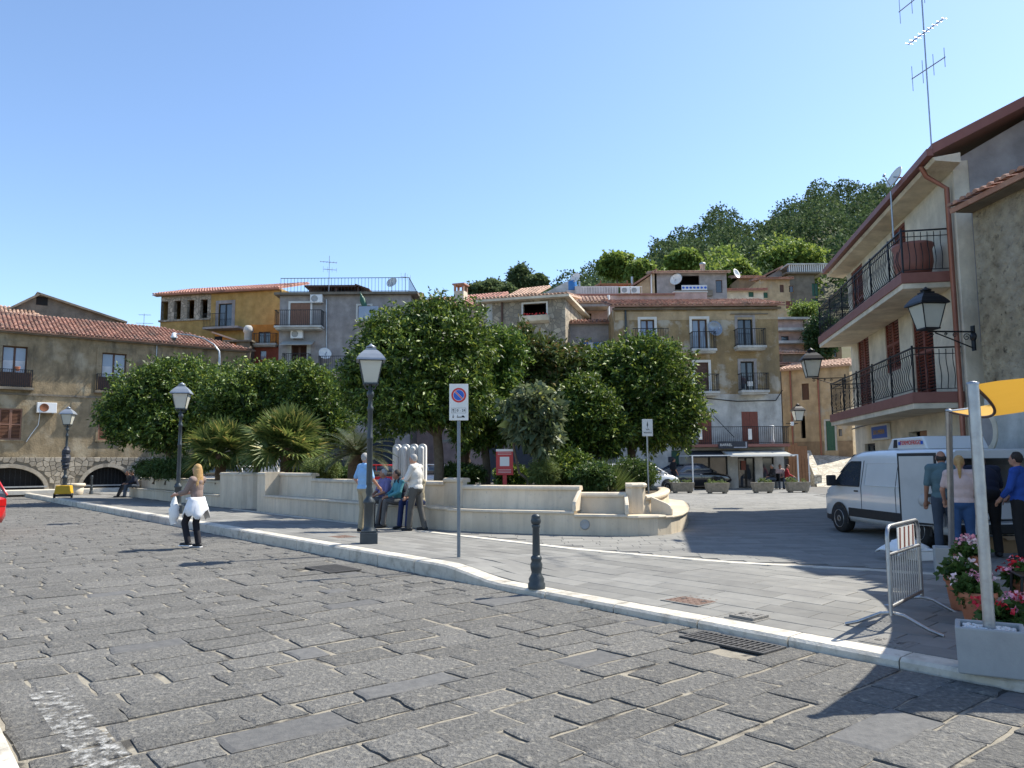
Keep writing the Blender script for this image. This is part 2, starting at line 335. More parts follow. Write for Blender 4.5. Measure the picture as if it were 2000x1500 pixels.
# ------------------------------------------------------------------ street frame: a runs up the street, b from the road towards the square
U = Vector((-0.636, 0.7716, 0)); V_ = Vector((0.7716, 0.636, 0)); K0 = Vector((-0.86, 11.18, 0)); RZ_ST = math.atan2(0.636, 0.7716)
def S(a, b, z=0.0): p = K0 + U*a + V_*b; return Vector((p.x, p.y, z))
def AB(x, y): q = Vector((x, y, 0)) - K0; return q.dot(U), q.dot(V_)
def sstep(x, a, b): t = min(1, max(0, (x-a)/(b-a))); return t*t*(3-2*t)
def kerb_top(a): return 0.075 + 0.125*sstep(a, -1.1, 0.35)
def pz(a, b): return kerb_top(a) + (0.15-kerb_top(a))*sstep(b, 0.25, 2.6)
def pzx(x, y): return pz(*AB(x, y))
def in_frame(p, m=60):
    q = CR.transposed() @ (Vector(p) - Vector((0, 0, CAM_H)))
    if q.z > -0.3: return False
    x = 1000 - q.x/q.z*FPX; y = 750 + q.y/q.z*FPX
    return -m < x < 2000+m and -m < y < 1500+m

# terrain: flat square, wooded hill behind
SKY_T = [(-2,.03),(-.4,.04),(-.2,.10),(-.133,.17),(-.067,.215),(0,.232),(.067,.246),(.12,.272),(.187,.28),(.207,.306),(.28,.342),(.333,.322),(.38,.358),(.42,.378),(.493,.38),(.667,.36),(1,.32),(2,.2)]
def hill(x, y):
    if y < 50: return 0.0
    e = float(np.interp(x/y, [q[0] for q in SKY_T], [q[1] for q in SKY_T])); Z = max(0, e*170-7.5)
    if y < 170: return Z*((y-50)/120)
    return Z*max(0.2, 1-(y-170)/400)
def make_terrain():
    xs = list(np.linspace(-1500,-200,10)) + list(np.linspace(-190,260,91)) + list(np.linspace(280,1500,10))
    ys = [-800,-300,-100,-30,0,20,40] + list(np.linspace(50,230,46)) + [260,300,400,600,900,1500]
    b = MB(); nx = len(xs)
    vs = [(x, y, hill(x, y)-0.06 + (0 if y < 56 else random.uniform(-.4,.4))) for y in ys for x in xs]
    b.add(vs, [(j*nx+i, j*nx+i+1, (j+1)*nx+i+1, (j+1)*nx+i) for j in range(len(ys)-1) for i in range(nx-1)], True)
    return tag(b.build('ground', M['earth']), kind='structure')
make_terrain()

# the road: a sheet of sand joints with basalt blocks set in it
road = MB().quad(S(-30,-5.85,-0.014), S(-30,0.05,-0.014), S(60,0.05,-0.014), S(60,-5.85,-0.014)).build('road', M['joint_sand'])
tag(road, kind='structure')
GRATES = [(G(650,1112,0), 0.86, 0.55), (G(1428,1256,0), 0.9, 0.36)]
def stone_poly(a0, a1, b0, b1, j):
    c = [(a0,b0),(a1,b0),(a1,b1),(a0,b1)]
    c = [(p+random.uniform(-j,j), q+random.uniform(-j,j)) for p, q in c]
    out = []
    for i in range(4):
        p, q = c[i], c[(i+1)%4]; out.append(p)
        for t in (0.33, 0.67):
            out.append((p[0]+(q[0]-p[0])*t+random.uniform(-.012,.012), p[1]+(q[1]-p[1])*t+random.uniform(-.012,.012)))
    return out
def add_stone(mb, poly, ztop, bot, tilt, ins, drop, f=S):
    ca = sum(p[0] for p in poly)/len(poly); cb = sum(p[1] for p in poly)/len(poly); n = len(poly)
    ta, tb = random.uniform(-tilt,tilt), random.uniform(-tilt,tilt)
    V = []
    for p in poly: V.append(f(p[0], p[1], bot))
    for p in poly: V.append(f(p[0], p[1], ztop-drop+(p[0]-ca)*ta+(p[1]-cb)*tb))
    for p in poly:
        d = math.hypot(p[0]-ca, p[1]-cb); k = 1-ins/d
        q = (ca+(p[0]-ca)*k, cb+(p[1]-cb)*k); V.append(f(q[0], q[1], ztop+(q[0]-ca)*ta+(q[1]-cb)*tb))
    mb.add(V, [(i,(i+1)%n,n+(i+1)%n,n+i) for i in range(n)] + [(n+i,n+(i+1)%n,2*n+(i+1)%n,2*n+i) for i in range(n)] + [tuple(range(2*n,3*n))])
def road_blocks():
    cells = []; a = -12.0
    while a < 46:
        wa = random.uniform(0.27, 0.44); b = -5.72 + random.uniform(-.25, 0)
        while b < -0.1:
            wb = random.uniform(0.34, 0.86); b1 = min(b+wb, -0.03)
            if -0.03-b1 < 0.22: b1 = -0.03
            b0 = max(b, -5.72)
            if b1-b0 > 0.15: cells.append((a, a+wa, b0, b1))
            b = b1
        a += wa
    keep = []
    for c in cells:
        m = S((c[0]+c[1])/2, (c[2]+c[3])/2); hit = False
        for g, ga, gb in GRATES:
            ag, bgr = AB(g.x, g.y)
            if abs((c[0]+c[1])/2-ag) < ga/2-.05 and abs((c[2]+c[3])/2-bgr) < gb/2-.05: hit = True
        if not hit: keep.append((m.length if in_frame(m, 40) else 900+m.length, c))
    keep.sort(key=lambda q: q[0])
    rest = MB()
    for i, (dd, c) in enumerate(keep):
        g = random.choice([0.005, 0.008, 0.013, 0.02]); j = 0.022
        poly = stone_poly(c[0]+g, c[1]-g, c[2]+g, c[3]-g, j); zt = random.uniform(-.004, .008)
        if i < 300:
            mb = MB(); add_stone(mb, poly, zt, -0.05, 0.007, 0.035, 0.009)
            smooth = random.random() < 0.06
            mb.build('paving_stone', M['basalt_smooth' if smooth else 'basalt'], road)
        else: add_stone(rest, poly, zt, -0.05, 0.007, 0.035, 0.009)
    tag(rest.build('paving_stones', M['basalt'], road), kind='stuff')
road_blocks()
# worn white line near the left kerb
def worn_paint():
    m = bpy.data.materials.new('worn_paint'); m.use_nodes = True; N = m.node_tree.nodes; L = m.node_tree.links
    P = N['Principled BSDF']; P.inputs['Base Color'].default_value = (.46,.455,.43,1); P.inputs['Roughness'].default_value = .8
    tr = N.new('ShaderNodeBsdfTransparent'); mx = N.new('ShaderNodeMixShader'); n = N.new('ShaderNodeTexNoise'); n.inputs['Scale'].default_value = 14; n.inputs['Detail'].default_value = 9; n.inputs['Roughness'].default_value = .75
    tc = N.new('ShaderNodeTexCoord'); L.new(tc.outputs['Object'], n.inputs['Vector']); r = N.new('ShaderNodeMapRange'); r.inputs[1].default_value = .5; r.inputs[2].default_value = .66
    L.new(n.outputs['Fac'], r.inputs[0]); L.new(r.outputs[0], mx.inputs[0]); L.new(tr.outputs[0], mx.inputs[1]); L.new(P.outputs[0], mx.inputs[2]); L.new(mx.outputs[0], N['Material Output'].inputs['Surface'])
    o = MB().quad(S(-9,-5.52,.016), S(-9,-5.2,.016), S(-2.5,-5.25,.016), S(-2.5,-5.5,.016)).build('road_marking', m); tag(o, kind='structure')
worn_paint()

# pavement along the road: base sheet, kerb stones, grey slabs
def strip_b(a): return float(np.interp(a, [-12,-6,-4,-2.2,0.5,60], [6.2,4.75,4.2,3.45,3.02,3.02]))
pav = MB()
aa = np.linspace(-14, 48, 125); bb = [0.02,0.3,0.8,1.4,2.0,2.6,3.2,5.0,8.0]
nb = len(bb)
pav.add([S(a, b, pz(a,b)-0.03) for a in aa for b in bb], [(i*nb+j,i*nb+j+1,(i+1)*nb+j+1,(i+1)*nb+j) for i in range(len(aa)-1) for j in range(nb-1)])
pavement = pav.build('pavement', M['slab_joint']); tag(pavement, kind='structure')
def slab(mb, a0, a1, b0, b1, f, dz, thick=0.05):
    c = [(a0,b0),(a1,b0),(a1,b1),(a0,b1)]; V = [f(p,q,-thick) for p,q in c] + [f(p,q,dz-0.003) for p,q in c]
    i = 0.006; c2 = [(a0+i,b0+i),(a1-i,b0+i),(a1-i,b1-i),(a0+i,b1-i)]; V += [f(p,q,dz) for p,q in c2]
    mb.add(V, [(k,(k+1)%4,4+(k+1)%4,4+k) for k in range(4)] + [(4+k,4+(k+1)%4,8+(k+1)%4,8+k) for k in range(4)] + [(8,9,10,11)])
fS = lambda a, b, z: S(a, b, pz(a,b)+z)
def pavement_slabs():
    cells = []
    b = 0.27; row = 0
    while b < 5.6:
        w = 0.3; a = -13 + random.uniform(0,.6)
        while a < 36:
            l = random.choice([0.45,0.6,0.6,0.75,0.9]); am = a+l/2
            top = strip_b(am)
            if b+0.06 < top: cells.append((a, a+l, b, min(b+w, top)))
            a += l
        b += w
    K = []
    for c in cells:
        m = S((c[0]+c[1])/2, (c[2]+c[3])/2); K.append((m.length if in_frame(m, 30) else 900+m.length, c))
    K.sort(key=lambda q: q[0]); rest = MB()
    for i, (d, c) in enumerate(K):
        mb = MB() if i < 300 else rest; g = 0.0035
        slab(mb, c[0]+g, c[1]-g, c[2]+g, c[3]-g, fS, random.uniform(-.0015,.0025))
        if i < 300: mb.build('paving_slab', M['slab_stone'], pavement)
    tag(rest.build('paving_slabs', M['slab_stone'], pavement), kind='stuff')
pavement_slabs()
def kerbs():
    a = -13.0
    while a < 46:
        l = random.uniform(0.9, 1.25); mb = MB(); n = 4; prof = []
        for i in range(n+1):
            q = a+0.006+(l-0.012)*i/n; z = kerb_top(q); o = random.uniform(-.006,.006)
            prof.append([S(q,0.0+o,-.1), S(q,0.0+o,z-.03), S(q,0.028+o,z-.004), S(q,0.255,z), S(q,0.265,z-.01), S(q,0.265,-.1)])
        k = 6; mb.add([p for r in prof for p in r], [(i*k+j,(i+1)*k+j,(i+1)*k+(j+1)%k,i*k+(j+1)%k) for i in range(n) for j in range(k)] + [tuple(range(k)), tuple(range(n*k+k-1, n*k-1, -1))])
        mb.build('kerb_stone', M['kerb_stone'], pavement); a += l
kerbs()
def strip():
    a = -13.0
    while a < 17:
        l = random.uniform(0.5, 0.7); mb = MB()
        c = [(a+.004,strip_b(a+.004)+.005),(a+l-.004,strip_b(a+l-.004)+.005),(a+l-.004,strip_b(a+l-.004)+.2),(a+.004,strip_b(a+.004)+.2)]
        mb.add([fS(p,q,-.04) for p,q in c]+[fS(p,q,.003) for p,q in c], [(0,1,5,4),(1,2,6,5),(2,3,7,6),(3,0,4,7),(4,5,6,7)])
        mb.build('border_slab', M['pale_strip'], pavement); a += l
strip()
# near-left pavement of pale slabs
lp = MB().quad(S(-30,-12,.03), S(-30,-5.9,.03), S(60,-5.9,.03), S(60,-12,.03)).build('left_pavement', M['slab_joint']); tag(lp, kind='structure')
def left_side():
    a = -12.0
    while a < 30:
        l = random.uniform(.9,1.2)
        MB().box(0,0,0,l-.008,.3,.12).build('kerb_stone', M['kerb_stone'], lp, 0.012, S(a,-5.76,-.06), math.atan2(U.y,U.x)); a += l
    rest = MB(); b = -6.08; n = 0
    while b > -9:
        a = -12+random.uniform(0,.5)
        while a < 24:
            l = random.uniform(.5,.8); mb = MB()
            slab(mb, a+.004, a+l-.004, b-.36, b-.004, lambda p,q,z: S(p,q,.06+z), random.uniform(-.001,.002))
            if in_frame(S(a,b), 20) and n < 60: mb.build('paving_slab', M['pale_strip'], lp); n += 1
            else: rest.add(mb.v, mb.f)
            a += l
        b -= .364
    tag(rest.build('paving_slabs', M['pale_strip'], lp), kind='stuff')
left_side()

# the square
sq = MB().prism([S(-14,3.0,.112), S(-14,40,.112), (34,60,.112), (-30,62,.112), (-44,52,.112), S(48,3.0,.112)], (0,0,.026)).build('square', M['slab_joint']); tag(sq, kind='structure')
def square_slabs():
    cells = []; y = 6.0
    while y < 47:
        w = 0.25 if y < 30 else 0.4; x = -34+random.uniform(0,.5)
        while x < 20:
            l = random.choice([.4,.5,.6,.75]) if y < 30 else random.choice([.7,.9,1.1]); xm = x+l/2; a, b = AB(xm, y+w/2)
            if b > strip_b(a)+.35 and xm < 9.6+.2*(y-14) and xm > -36 and (x > -12 or b > 2): cells.append((x, x+l, y, y+w))
            x += l
        y += w
    K = []
    for c in cells:
        m = Vector(((c[0]+c[1])/2, (c[2]+c[3])/2, .15)); a, b = AB(m.x, m.y)
        vis = in_frame(m, 20) and not (b > 4.4 and m.x < 4.6 and a > 1.5)
        K.append((m.length if vis else 900+m.length, c))
    K.sort(key=lambda q: q[0]); rest = MB(); f = lambda x, y, z: Vector((x, y, .15+z))
    for i, (d, c) in enumerate(K):
        mb = MB() if i < 300 else rest; g = .004
        slab(mb, c[0]+g, c[1]-g, c[2]+g, c[3]-g, f, random.uniform(-.0015,.002), .035)
        if i < 300: mb.build('paving_slab', M['plaza_paving'], sq)
    tag(rest.build('paving_slabs', M['plaza_paving'], sq), kind='stuff')
square_slabs()
# raised walk in front of the long house
LB_O = Vector((-35.6, 39.06, 0)); LB_A = Vector((0.788, 0.6157, 0)); LB_N = Vector((0.6157, -0.788, 0))
def LB(s, n, z): p = LB_O + LB_A*s + LB_N*n; return Vector((p.x, p.y, z))
tag(MB().prism([LB(-6,-.2,.1), LB(-6,2.2,.1), LB(23,2.2,.1), LB(23,-.2,.1)], (0,0,.24)).build('house_walk', M['pale_strip'], bev=.02), kind='structure')

# grates and covers
def grate(g, la, lb, n, label):
    t = thing('drain_grate', label, 'drain grate', (g.x, g.y, -.006), math.atan2(U.y, U.x), 'street drain grates')
    MB().box(-la/2,-lb/2,-.03,la/2,lb/2,.012).build('pit_shade', M['dark_room'], t)  # black slab just under the bar tops, painted for the shaded depth
    f = MB().box(-la/2,-lb/2,-.03,la/2,-lb/2+.03,.026).box(-la/2,lb/2-.03,-.03,la/2,lb/2,.026).box(-la/2,-lb/2+.03,-.03,-la/2+.03,lb/2-.03,.026).box(la/2-.03,-lb/2+.03,-.03,la/2,lb/2-.03,.026)
    f.build('frame', M['cast_dark'], t)
    bar = MB().box(-.011,-lb/2+.03,-.02,.011,lb/2-.03,.025).mesh('bar'); bar.materials.append(M['cast_dark'])
    for i in range(n): share(bar, 'bar', t, (-la/2+.03+(la-.06)*(i+.5)/n, 0, 0))
    b2 = MB().box(-la/2+.03,-.012,-.02,la/2-.03,.012,.022)
    b2.build('cross_bar', M['cast_dark'], t)
grate(GRATES[0][0], .86, .55, 17, 'wide drain grate in the road near the dark lamp post')
grate(GRATES[1][0], .9, .36, 15, 'narrow drain grate in the road against the low kerb')
def cover(px, py, l, w, m, label, raise_=.006):
    g = G(px, py, .09); a, b = AB(g.x, g.y); b = max(b, .30+w/2+.04); g = S(a, b); t = thing('manhole_cover', label, 'manhole cover', (g.x, g.y, pz(a,b)), math.atan2(U.y,U.x))
    MB().box(-l/2,-w/2,-.02,l/2,w/2,raise_).build('plate', m, t, .003)
    f = MB(); e = .035
    f.box(-l/2-e,-w/2-e,-.02,l/2+e,-w/2-.004,.005).box(-l/2-e,w/2+.004,-.02,l/2+e,w/2+e,.005).box(-l/2-e,-w/2-.004,-.02,-l/2-.004,w/2+.004,.005).box(l/2+.004,-w/2-.004,-.02,l/2+e,w/2+.004,.005)
    f.build('frame', M['cast_plate'], t)
    for s in (-1,1): MB().box(s*l*.3-.02,-.03,raise_,s*l*.3+.02,.03,raise_+.004).build('lifting_slot', M['cast_dark'], t)
    nub = MB().box(-.012,-.012,0,.012,.012,.004).mesh('stud'); nub.materials.append(m)
    for i in range(int(l/.09)):
        for j in range(int(w/.09)):
            share(nub, 'stud', t, (-l/2+.05+i*.09, -w/2+.05+j*.09, raise_))
cover(1355,1172,.46,.46,M['rust_plate'],'rusty square manhole cover set in grey slabs')
cover(1435,1210,.28,.28,M['cast_plate'],'small raised manhole cover with a dark rim close to the kerb', .03)
cover(1710,1260,.32,.24,M['cast_plate'],'pale rectangular manhole cover beside the kerb by the barrier')
cover(668,1058,.5,.4,M['rust_plate'],'rusty cover at the foot of the dark lamp post')
# ------------------------------------------------------------------ stone bench walls round the planting beds
def resample(path, step):
    P = [Vector((p[0], p[1], 0)) for p in path]; out = [P[0].copy()]; acc = 0
    for i in range(len(P)-1):
        d = P[i+1]-P[i]; L = d.length; t = step-acc
        while t < L: out.append(P[i]+d*(t/L)); t += step
        acc = L-(t-step)
    if (out[-1]-P[-1]).length > step*.3: out.append(P[-1].copy())
    else: out[-1] = P[-1].copy()
    return out
def normals(P):
    N = []
    for i in range(len(P)):
        t = (P[min(i+1,len(P)-1)]-P[max(i-1,0)]).normalized(); N.append(Vector((-t.y, t.x, 0)))
    return N
def sweep(P, N, prof, i0, i1):
    mb = MB(); k = len(prof); n = i1-i0
    V = [Vector((P[i].x+N[i].x*o, P[i].y+N[i].y*o, z)) for i in range(i0, i1+1) for o, z in prof]
    mb.add(V, [(i*k+j,i*k+(j+1)%k,(i+1)*k+(j+1)%k,(i+1)*k+j) for i in range(n) for j in range(k)] + [tuple(range(k-1,-1,-1)), tuple(range(n*k,n*k+k))])
    return mb
GZ = 0.15
def pieces(P, N, prof, i0, i1, per, name, parent, gap=0.0, bev=0.0, m='travertine'):
    i = i0
    while i < i1:
        j = min(i+per, i1)
        if i1-j < per*.4: j = i1
        mb = sweep(P, N, prof, i, j); mb.build(name, M[m], parent, bev); i = j
def round_coping(o0, o1, z, r=.07):
    return [(o0,z-.10),(o0-.02,z-.09),(o0-.025,z-.05),(o0,z-.015),(o0+.05,z),(o1-.05,z),(o1,z-.015),(o1+.02,z-.05),(o1+.02,z-.10)]
def bench_section(parent, P, N, i0, i1, seat, top, panel=3):
    if seat:
        pieces(P, N, [(0,GZ-.05),(0,seat-.06),(.10,seat-.06),(.10,GZ-.05)], i0, i1, panel, 'base_panel', parent)
        pieces(P, N, [(-.045,seat-.05),(-.05,seat-.03),(-.035,seat),(.50,seat),(.50,seat-.057),(-.03,seat-.057)], i0, i1, panel*2, 'seat_slab', parent)
        pieces(P, N, [(.47,seat),(.50,top-.10),(.62,top-.10),(.62,seat)], i0, i1, panel, 'back_panel', parent)
        pieces(P, N, round_coping(.47,.72,top), i0, i1, panel*2, 'coping', parent)
    else:
        pieces(P, N, [(0,GZ-.05),(0,top-.10),(.62,top-.10),(.62,GZ-.05)], i0, i1, panel, 'wall_panel', parent)
        pieces(P, N, round_coping(0,.66,top), i0, i1, panel*3, 'coping', parent)
def armrest(parent, P, N, i, seat, top):
    p, n = P[i], N[i]; t = Vector((n.y, -n.x, 0)); mb = MB()
    prof = [(-.03,seat),(-.03,seat+.13),(.0,seat+.2),(.06,seat+.24),(.46,top-.03),(.46,seat)]
    mb.prism([(p.x+n.x*o-t.x*.04, p.y+n.y*o-t.y*.04, z) for o, z in prof], (t.x*.08, t.y*.08, 0)); mb.build('armrest', M['travertine'], parent, .015)
def xy(v): return (v.x, v.y)
STEP = .22
# right bed
pathR = [xy(S(15.9,3.3)), xy(S(11,3.28)), xy(S(7.5,3.3)), (-2.15,18.25), (-1.4,17.6), (-.55,17.05), (.35,16.65), (1.26,16.28), (2.0,16.05), (2.55,15.98), (3.0,16.1), (3.35,16.4), (3.65,16.95), (4.0,18.0), (4.35,19.3), (4.7,20.9), (4.9,22.6), (4.6,24.2), (3.6,25.4)]
PR = resample(pathR, STEP); NR = normals(PR)
def nearest(P, q): return min(range(len(P)), key=lambda i: (P[i]-Vector((q[0],q[1],0))).length)
rb = thing('planter_bench', 'long pale stone bench wall curving round the right-hand planting bed', 'bench wall', (0,0,0))
i1 = nearest(PR, xy(S(15.2,3.3))); i2 = nearest(PR, xy(S(12.9,3.3))); i3 = nearest(PR, (-2.0,18.1)); i4 = nearest(PR, (-1.45,17.62)); i5 = nearest(PR, (1.2,16.3)); i6 = nearest(PR, (2.45,15.98)); i7 = nearest(PR, (3.1,16.15)); iE = len(PR)-1
bench_section(rb, PR, NR, 0, i1, None, 1.42)
bench_section(rb, PR, NR, i1, i2, .68, 1.40)
bench_section(rb, PR, NR, i2, i3, .68, 1.24)
bench_section(rb, PR, NR, i3, i4, .66, 1.32)
bench_section(rb, PR, NR, i4, i5, .64, 1.16)
bench_section(rb, PR, NR, i5, i6, .58, 1.02)
bench_section(rb, PR, NR, i6, i7, .56, 1.22)
bench_section(rb, PR, NR, i7, iE, .54, .95)
for i, s, t in ((i5,.64,1.1),(i6,.58,1.0),(i7+1,.54,.95)): armrest(rb, PR, NR, i, s, t)
vent = MB().lathe([(.0,-.03),(.095,-.03),(.105,0),(.085,.02),(.075,.012),(.0,.012)], n=20, axis='y')
g = PR[nearest(PR,(1.55,16.15))]; n_ = NR[nearest(PR,(1.55,16.15))]
vent.build('round_vent', M['concrete'], rb, loc=(g.x-n_.x*.012, g.y-n_.y*.012, .37), rz=math.atan2(n_.y,n_.x)+math.pi/2)
bed = [(p.x+n.x*.6, p.y+n.y*.6, .86) for p, n in zip(PR, NR)]
bedo = MB().prism([(q[0],q[1],.5) for q in bed] + [(1.0,27.2,.5), (-3.5,28.6,.5), (-7.0,27.2,.5)], (0,0,.36)).build('soil_bed', M['soil'], rb)
back = [(p[0],p[1]) for p in [(3.6,25.4),(1.0,27.4),(-3.5,28.8),(-7.2,27.5),xy(S(15.9,3.3))]]
PB = resample(back, .4); NB = normals(PB); pieces(PB, NB, [(0,GZ-.05),(0,.95),(.25,.95),(.25,GZ-.05)], 0, len(PB)-1, 4, 'rear_panel', rb)
# left bed
pathL = [xy(S(32.7,3.35)), xy(S(24,3.3)), xy(S(18.2,3.3)), xy(S(17.5,3.38)), xy(S(17.12,3.7)), xy(S(17.0,4.2)), xy(S(17.0,5.2)), xy(S(17.0,7.5)), xy(S(18.5,9.2)), xy(S(22,9.8)), xy(S(28,8.8)), xy(S(32.8,6.0))]
PL = resample(pathL, STEP); NL = normals(PL)
lb = thing('planter_bench', 'farther pale stone bench wall with a rounded end beside the steps', 'bench wall', (0,0,0))
k1 = nearest(PL, xy(S(19.6,3.3))); k2 = nearest(PL, xy(S(17.0,5.2))); kE = len(PL)-1
bench_section(lb, PL, NL, 0, k1, .58, 1.08, 4)
bench_section(lb, PL, NL, k1, k2, None, 1.40, 2)
bench_section(lb, PL, NL, k2, kE, None, 1.0, 5)
armrest(lb, PL, NL, 1, .58, 1.05)
MB().prism([(p.x+n.x*.6, p.y+n.y*.6, .5) for p, n in zip(PL, NL)], (0,0,.36)).build('soil_bed', M['soil'], lb)
# step slabs in the gap between the two beds
st = thing('garden_steps', 'low pale stone steps between the two bench walls', 'steps', (*xy(S(16.45,4.4)), .15), math.atan2(U.y,U.x))
for k in range(3): MB().box(-.5,-3.2,-.05,.5,-.2-k*.9,.12*(k+1)).build('step', M['travertine'], st, .01)
# ------------------------------------------------------------------ buildings
class Front:                                    # a vertical facade plane: local x along it, y into the house, z up
    def __init__(s, A, B, z0):
        s.O = Vector((A[0], A[1], z0)); d = Vector((B[0]-A[0], B[1]-A[1], 0)); s.w = d.length; s.A = d.normalized(); s.rz = math.atan2(d.y, d.x)
        s.N = Vector((-s.A.y, s.A.x, 0)); s.z0 = z0
    def hit(s, px, py, off=0.0):                # photo pixel -> (x, z) on the plane moved off metres out
        d = ray(px, py); C = Vector((0, 0, CAM_H)); P0 = s.O - s.N*off
        t = (P0-C).dot(s.N)/d.dot(s.N); p = C + d*t - P0; return p.dot(s.A), p.z
    def rect(s, x0, y0, x1, y1, off=0.0):
        ym = (y0+y1)/2; xm = (x0+x1)/2
        return (s.hit(x0, ym, off)[0], s.hit(xm, y1, off)[1], s.hit(x1, ym, off)[0], s.hit(xm, y0, off)[1])
def wall_mesh(w, h, holes, dep=8.0, rev=.22, top=None, z0=0.0):
    """front wall with openings, sides, back and lid"""
    b = MB(); xs = sorted({0.0, w, *[min(max(q[0],0),w) for q in holes], *[min(max(q[2],0),w) for q in holes]}); zs = sorted({z0, h, *[min(max(q[1],z0),h) for q in holes], *[min(max(q[3],z0),h) for q in holes]})
    inside = lambda x, z: any(q[0] < x < q[2] and q[1] < z < q[3] for q in holes)
    for i in range(len(xs)-1):
        for j in range(len(zs)-1):
            if not inside((xs[i]+xs[i+1])/2, (zs[j]+zs[j+1])/2):
                b.quad((xs[i],0,zs[j]), (xs[i+1],0,zs[j]), (xs[i+1],0,zs[j+1]), (xs[i],0,zs[j+1]))
    for x0, a0, x1, a1 in holes:
        b.quad((x0,0,a0),(x0,rev,a0),(x0,rev,a1),(x0,0,a1)); b.quad((x1,0,a0),(x1,0,a1),(x1,rev,a1),(x1,rev,a0))
        b.quad((x0,0,a1),(x0,rev,a1),(x1,rev,a1),(x1,0,a1)); b.quad((x0,0,a0),(x1,0,a0),(x1,rev,a0),(x0,rev,a0))
    b.quad((0,0,z0),(0,0,h),(0,dep,h),(0,dep,z0)); b.quad((w,0,z0),(w,dep,z0),(w,dep,h),(w,0,h)); b.quad((0,dep,z0),(0,dep,h),(w,dep,h),(w,dep,z0)); b.quad((0,0,h),(w,0,h),(w,dep,h),(0,dep,h))
    return b
def window(t, r, kind, rev=.22, frame='wood_brown', glass='glass', label=None):
    x0, z0, x1, z1 = r; w = x1-x0; h = z1-z0; y = rev-.08
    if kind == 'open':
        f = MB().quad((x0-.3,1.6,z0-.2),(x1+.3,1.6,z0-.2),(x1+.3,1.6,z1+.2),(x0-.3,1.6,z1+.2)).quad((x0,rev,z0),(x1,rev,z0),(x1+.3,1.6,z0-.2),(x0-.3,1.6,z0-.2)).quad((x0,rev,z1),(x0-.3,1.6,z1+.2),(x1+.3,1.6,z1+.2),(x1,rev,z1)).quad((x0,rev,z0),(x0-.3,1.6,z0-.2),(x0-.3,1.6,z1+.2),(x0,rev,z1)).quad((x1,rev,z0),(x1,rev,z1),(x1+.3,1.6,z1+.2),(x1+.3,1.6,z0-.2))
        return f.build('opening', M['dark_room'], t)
    if kind in ('louvre', 'plank'):
        n = 2 if w > .8 else 1; root = None
        for k in range(n):
            a = x0+w*k/n+.004; c = x0+w*(k+1)/n-.004; s = MB(); e = .06
            if kind == 'louvre':
                s.box(a,y-.03,z0,a+e,y+.02,z1).box(c-e,y-.03,z0,c,y+.02,z1).box(a+e,y-.03,z0,c-e,y+.02,z0+.09).box(a+e,y-.03,z1-.07,c-e,y+.02,z1).box(a+e,y-.03,(z0+z1)/2-.04,c-e,y+.02,(z0+z1)/2+.04)
                m = max(6, int(h/.085))
                for q in range(m): s.obox(((a+c)/2, y, z0+.09+(h-.16)*(q+.5)/m), (c-a-2*e, .05, .012), (rad(-40),0,0))
            else:
                m = max(3, int((c-a)/.13))
                for q in range(m): s.box(a+(c-a)*q/m+.004, y-.02, z0, a+(c-a)*(q+1)/m-.004, y+.015, z1)
                s.box(a,y-.035,z0+.25,c,y-.02,z0+.36).box(a,y-.035,z1-.36,c,y-.02,z1-.25)
            root = s.build('shutter', M[frame], t)
        MB().quad((x0,rev-.01,z0),(x1,rev-.01,z0),(x1,rev-.01,z1),(x0,rev-.01,z1)).build('shade_backing', M['dark_room'], t)  # near-black sheet paints the shade behind the shutter leaves
        return root
    e = min(.07, w*.09); f = MB()
    f.box(x0,y-.03,z0,x0+e,y+.03,z1).box(x1-e,y-.03,z0,x1,y+.03,z1).box(x0+e,y-.03,z0,x1-e,y+.03,z0+e).box(x0+e,y-.03,z1-e,x1-e,y+.03,z1)
    n = 2 if w > .75 else 1
    if n == 2: f.box((x0+x1)/2-e*.8,y-.035,z0+e,(x0+x1)/2+e*.8,y+.03,z1-e)
    wn = f.build('window', M[frame], t)
    if label: wn['label'] = label
    for k in range(n):
        a = x0+e if k == 0 else (x0+x1)/2+e*.8; c = (x1-e) if k == n-1 else (x0+x1)/2-e*.8
        MB().box(a,y-.006,z0+e,c,y+.006,z1-e).build('pane', M[glass], wn)
    if kind == 'french':                         # solid kick board and half curtain
        MB().box(x0+e,y-.02,z0+e,x1-e,y+.02,z0+h*.22).build('kick_board', M[frame], wn)
    if kind == 'curtain':
        MB().box(x0+e,y-.012,z0+h*.35,x1-e,y-.007,z0+h*.66).build('curtain', M['curtain'], wn)
    return wn
def surround(t, r, e=.16, mt='trim_white', proud=.04, sill=True):
    x0, z0, x1, z1 = r; b = MB().box(x0-e,-proud,z0,x0-.003,.03,z1+e).box(x1+.003,-proud,z0,x1+e,.03,z1+e).box(x0-.003,-proud,z1+.003,x1+.003,.03,z1+e)
    if sill: b.box(x0-e-.05,-proud-.05,z0-.08,x1+e+.05,.03,z0-.003)
    return b.build('surround', M[mt], t)
def railing_bars(mb, x0, x1, y, z0, z1, gap=.12, r=.009):
    n = max(2, int((x1-x0)/gap))
    for i in range(n+1):
        x = x0+(x1-x0)*i/n; mb.box(x-r, y-r, z0, x+r, y+r, z1)
    mb.box(x0-.02,y-.02,z1,x1+.02,y+.02,z1+.035); mb.box(x0-.02,y-.014,z0+.06,x1+.02,y+.014,z0+.085)
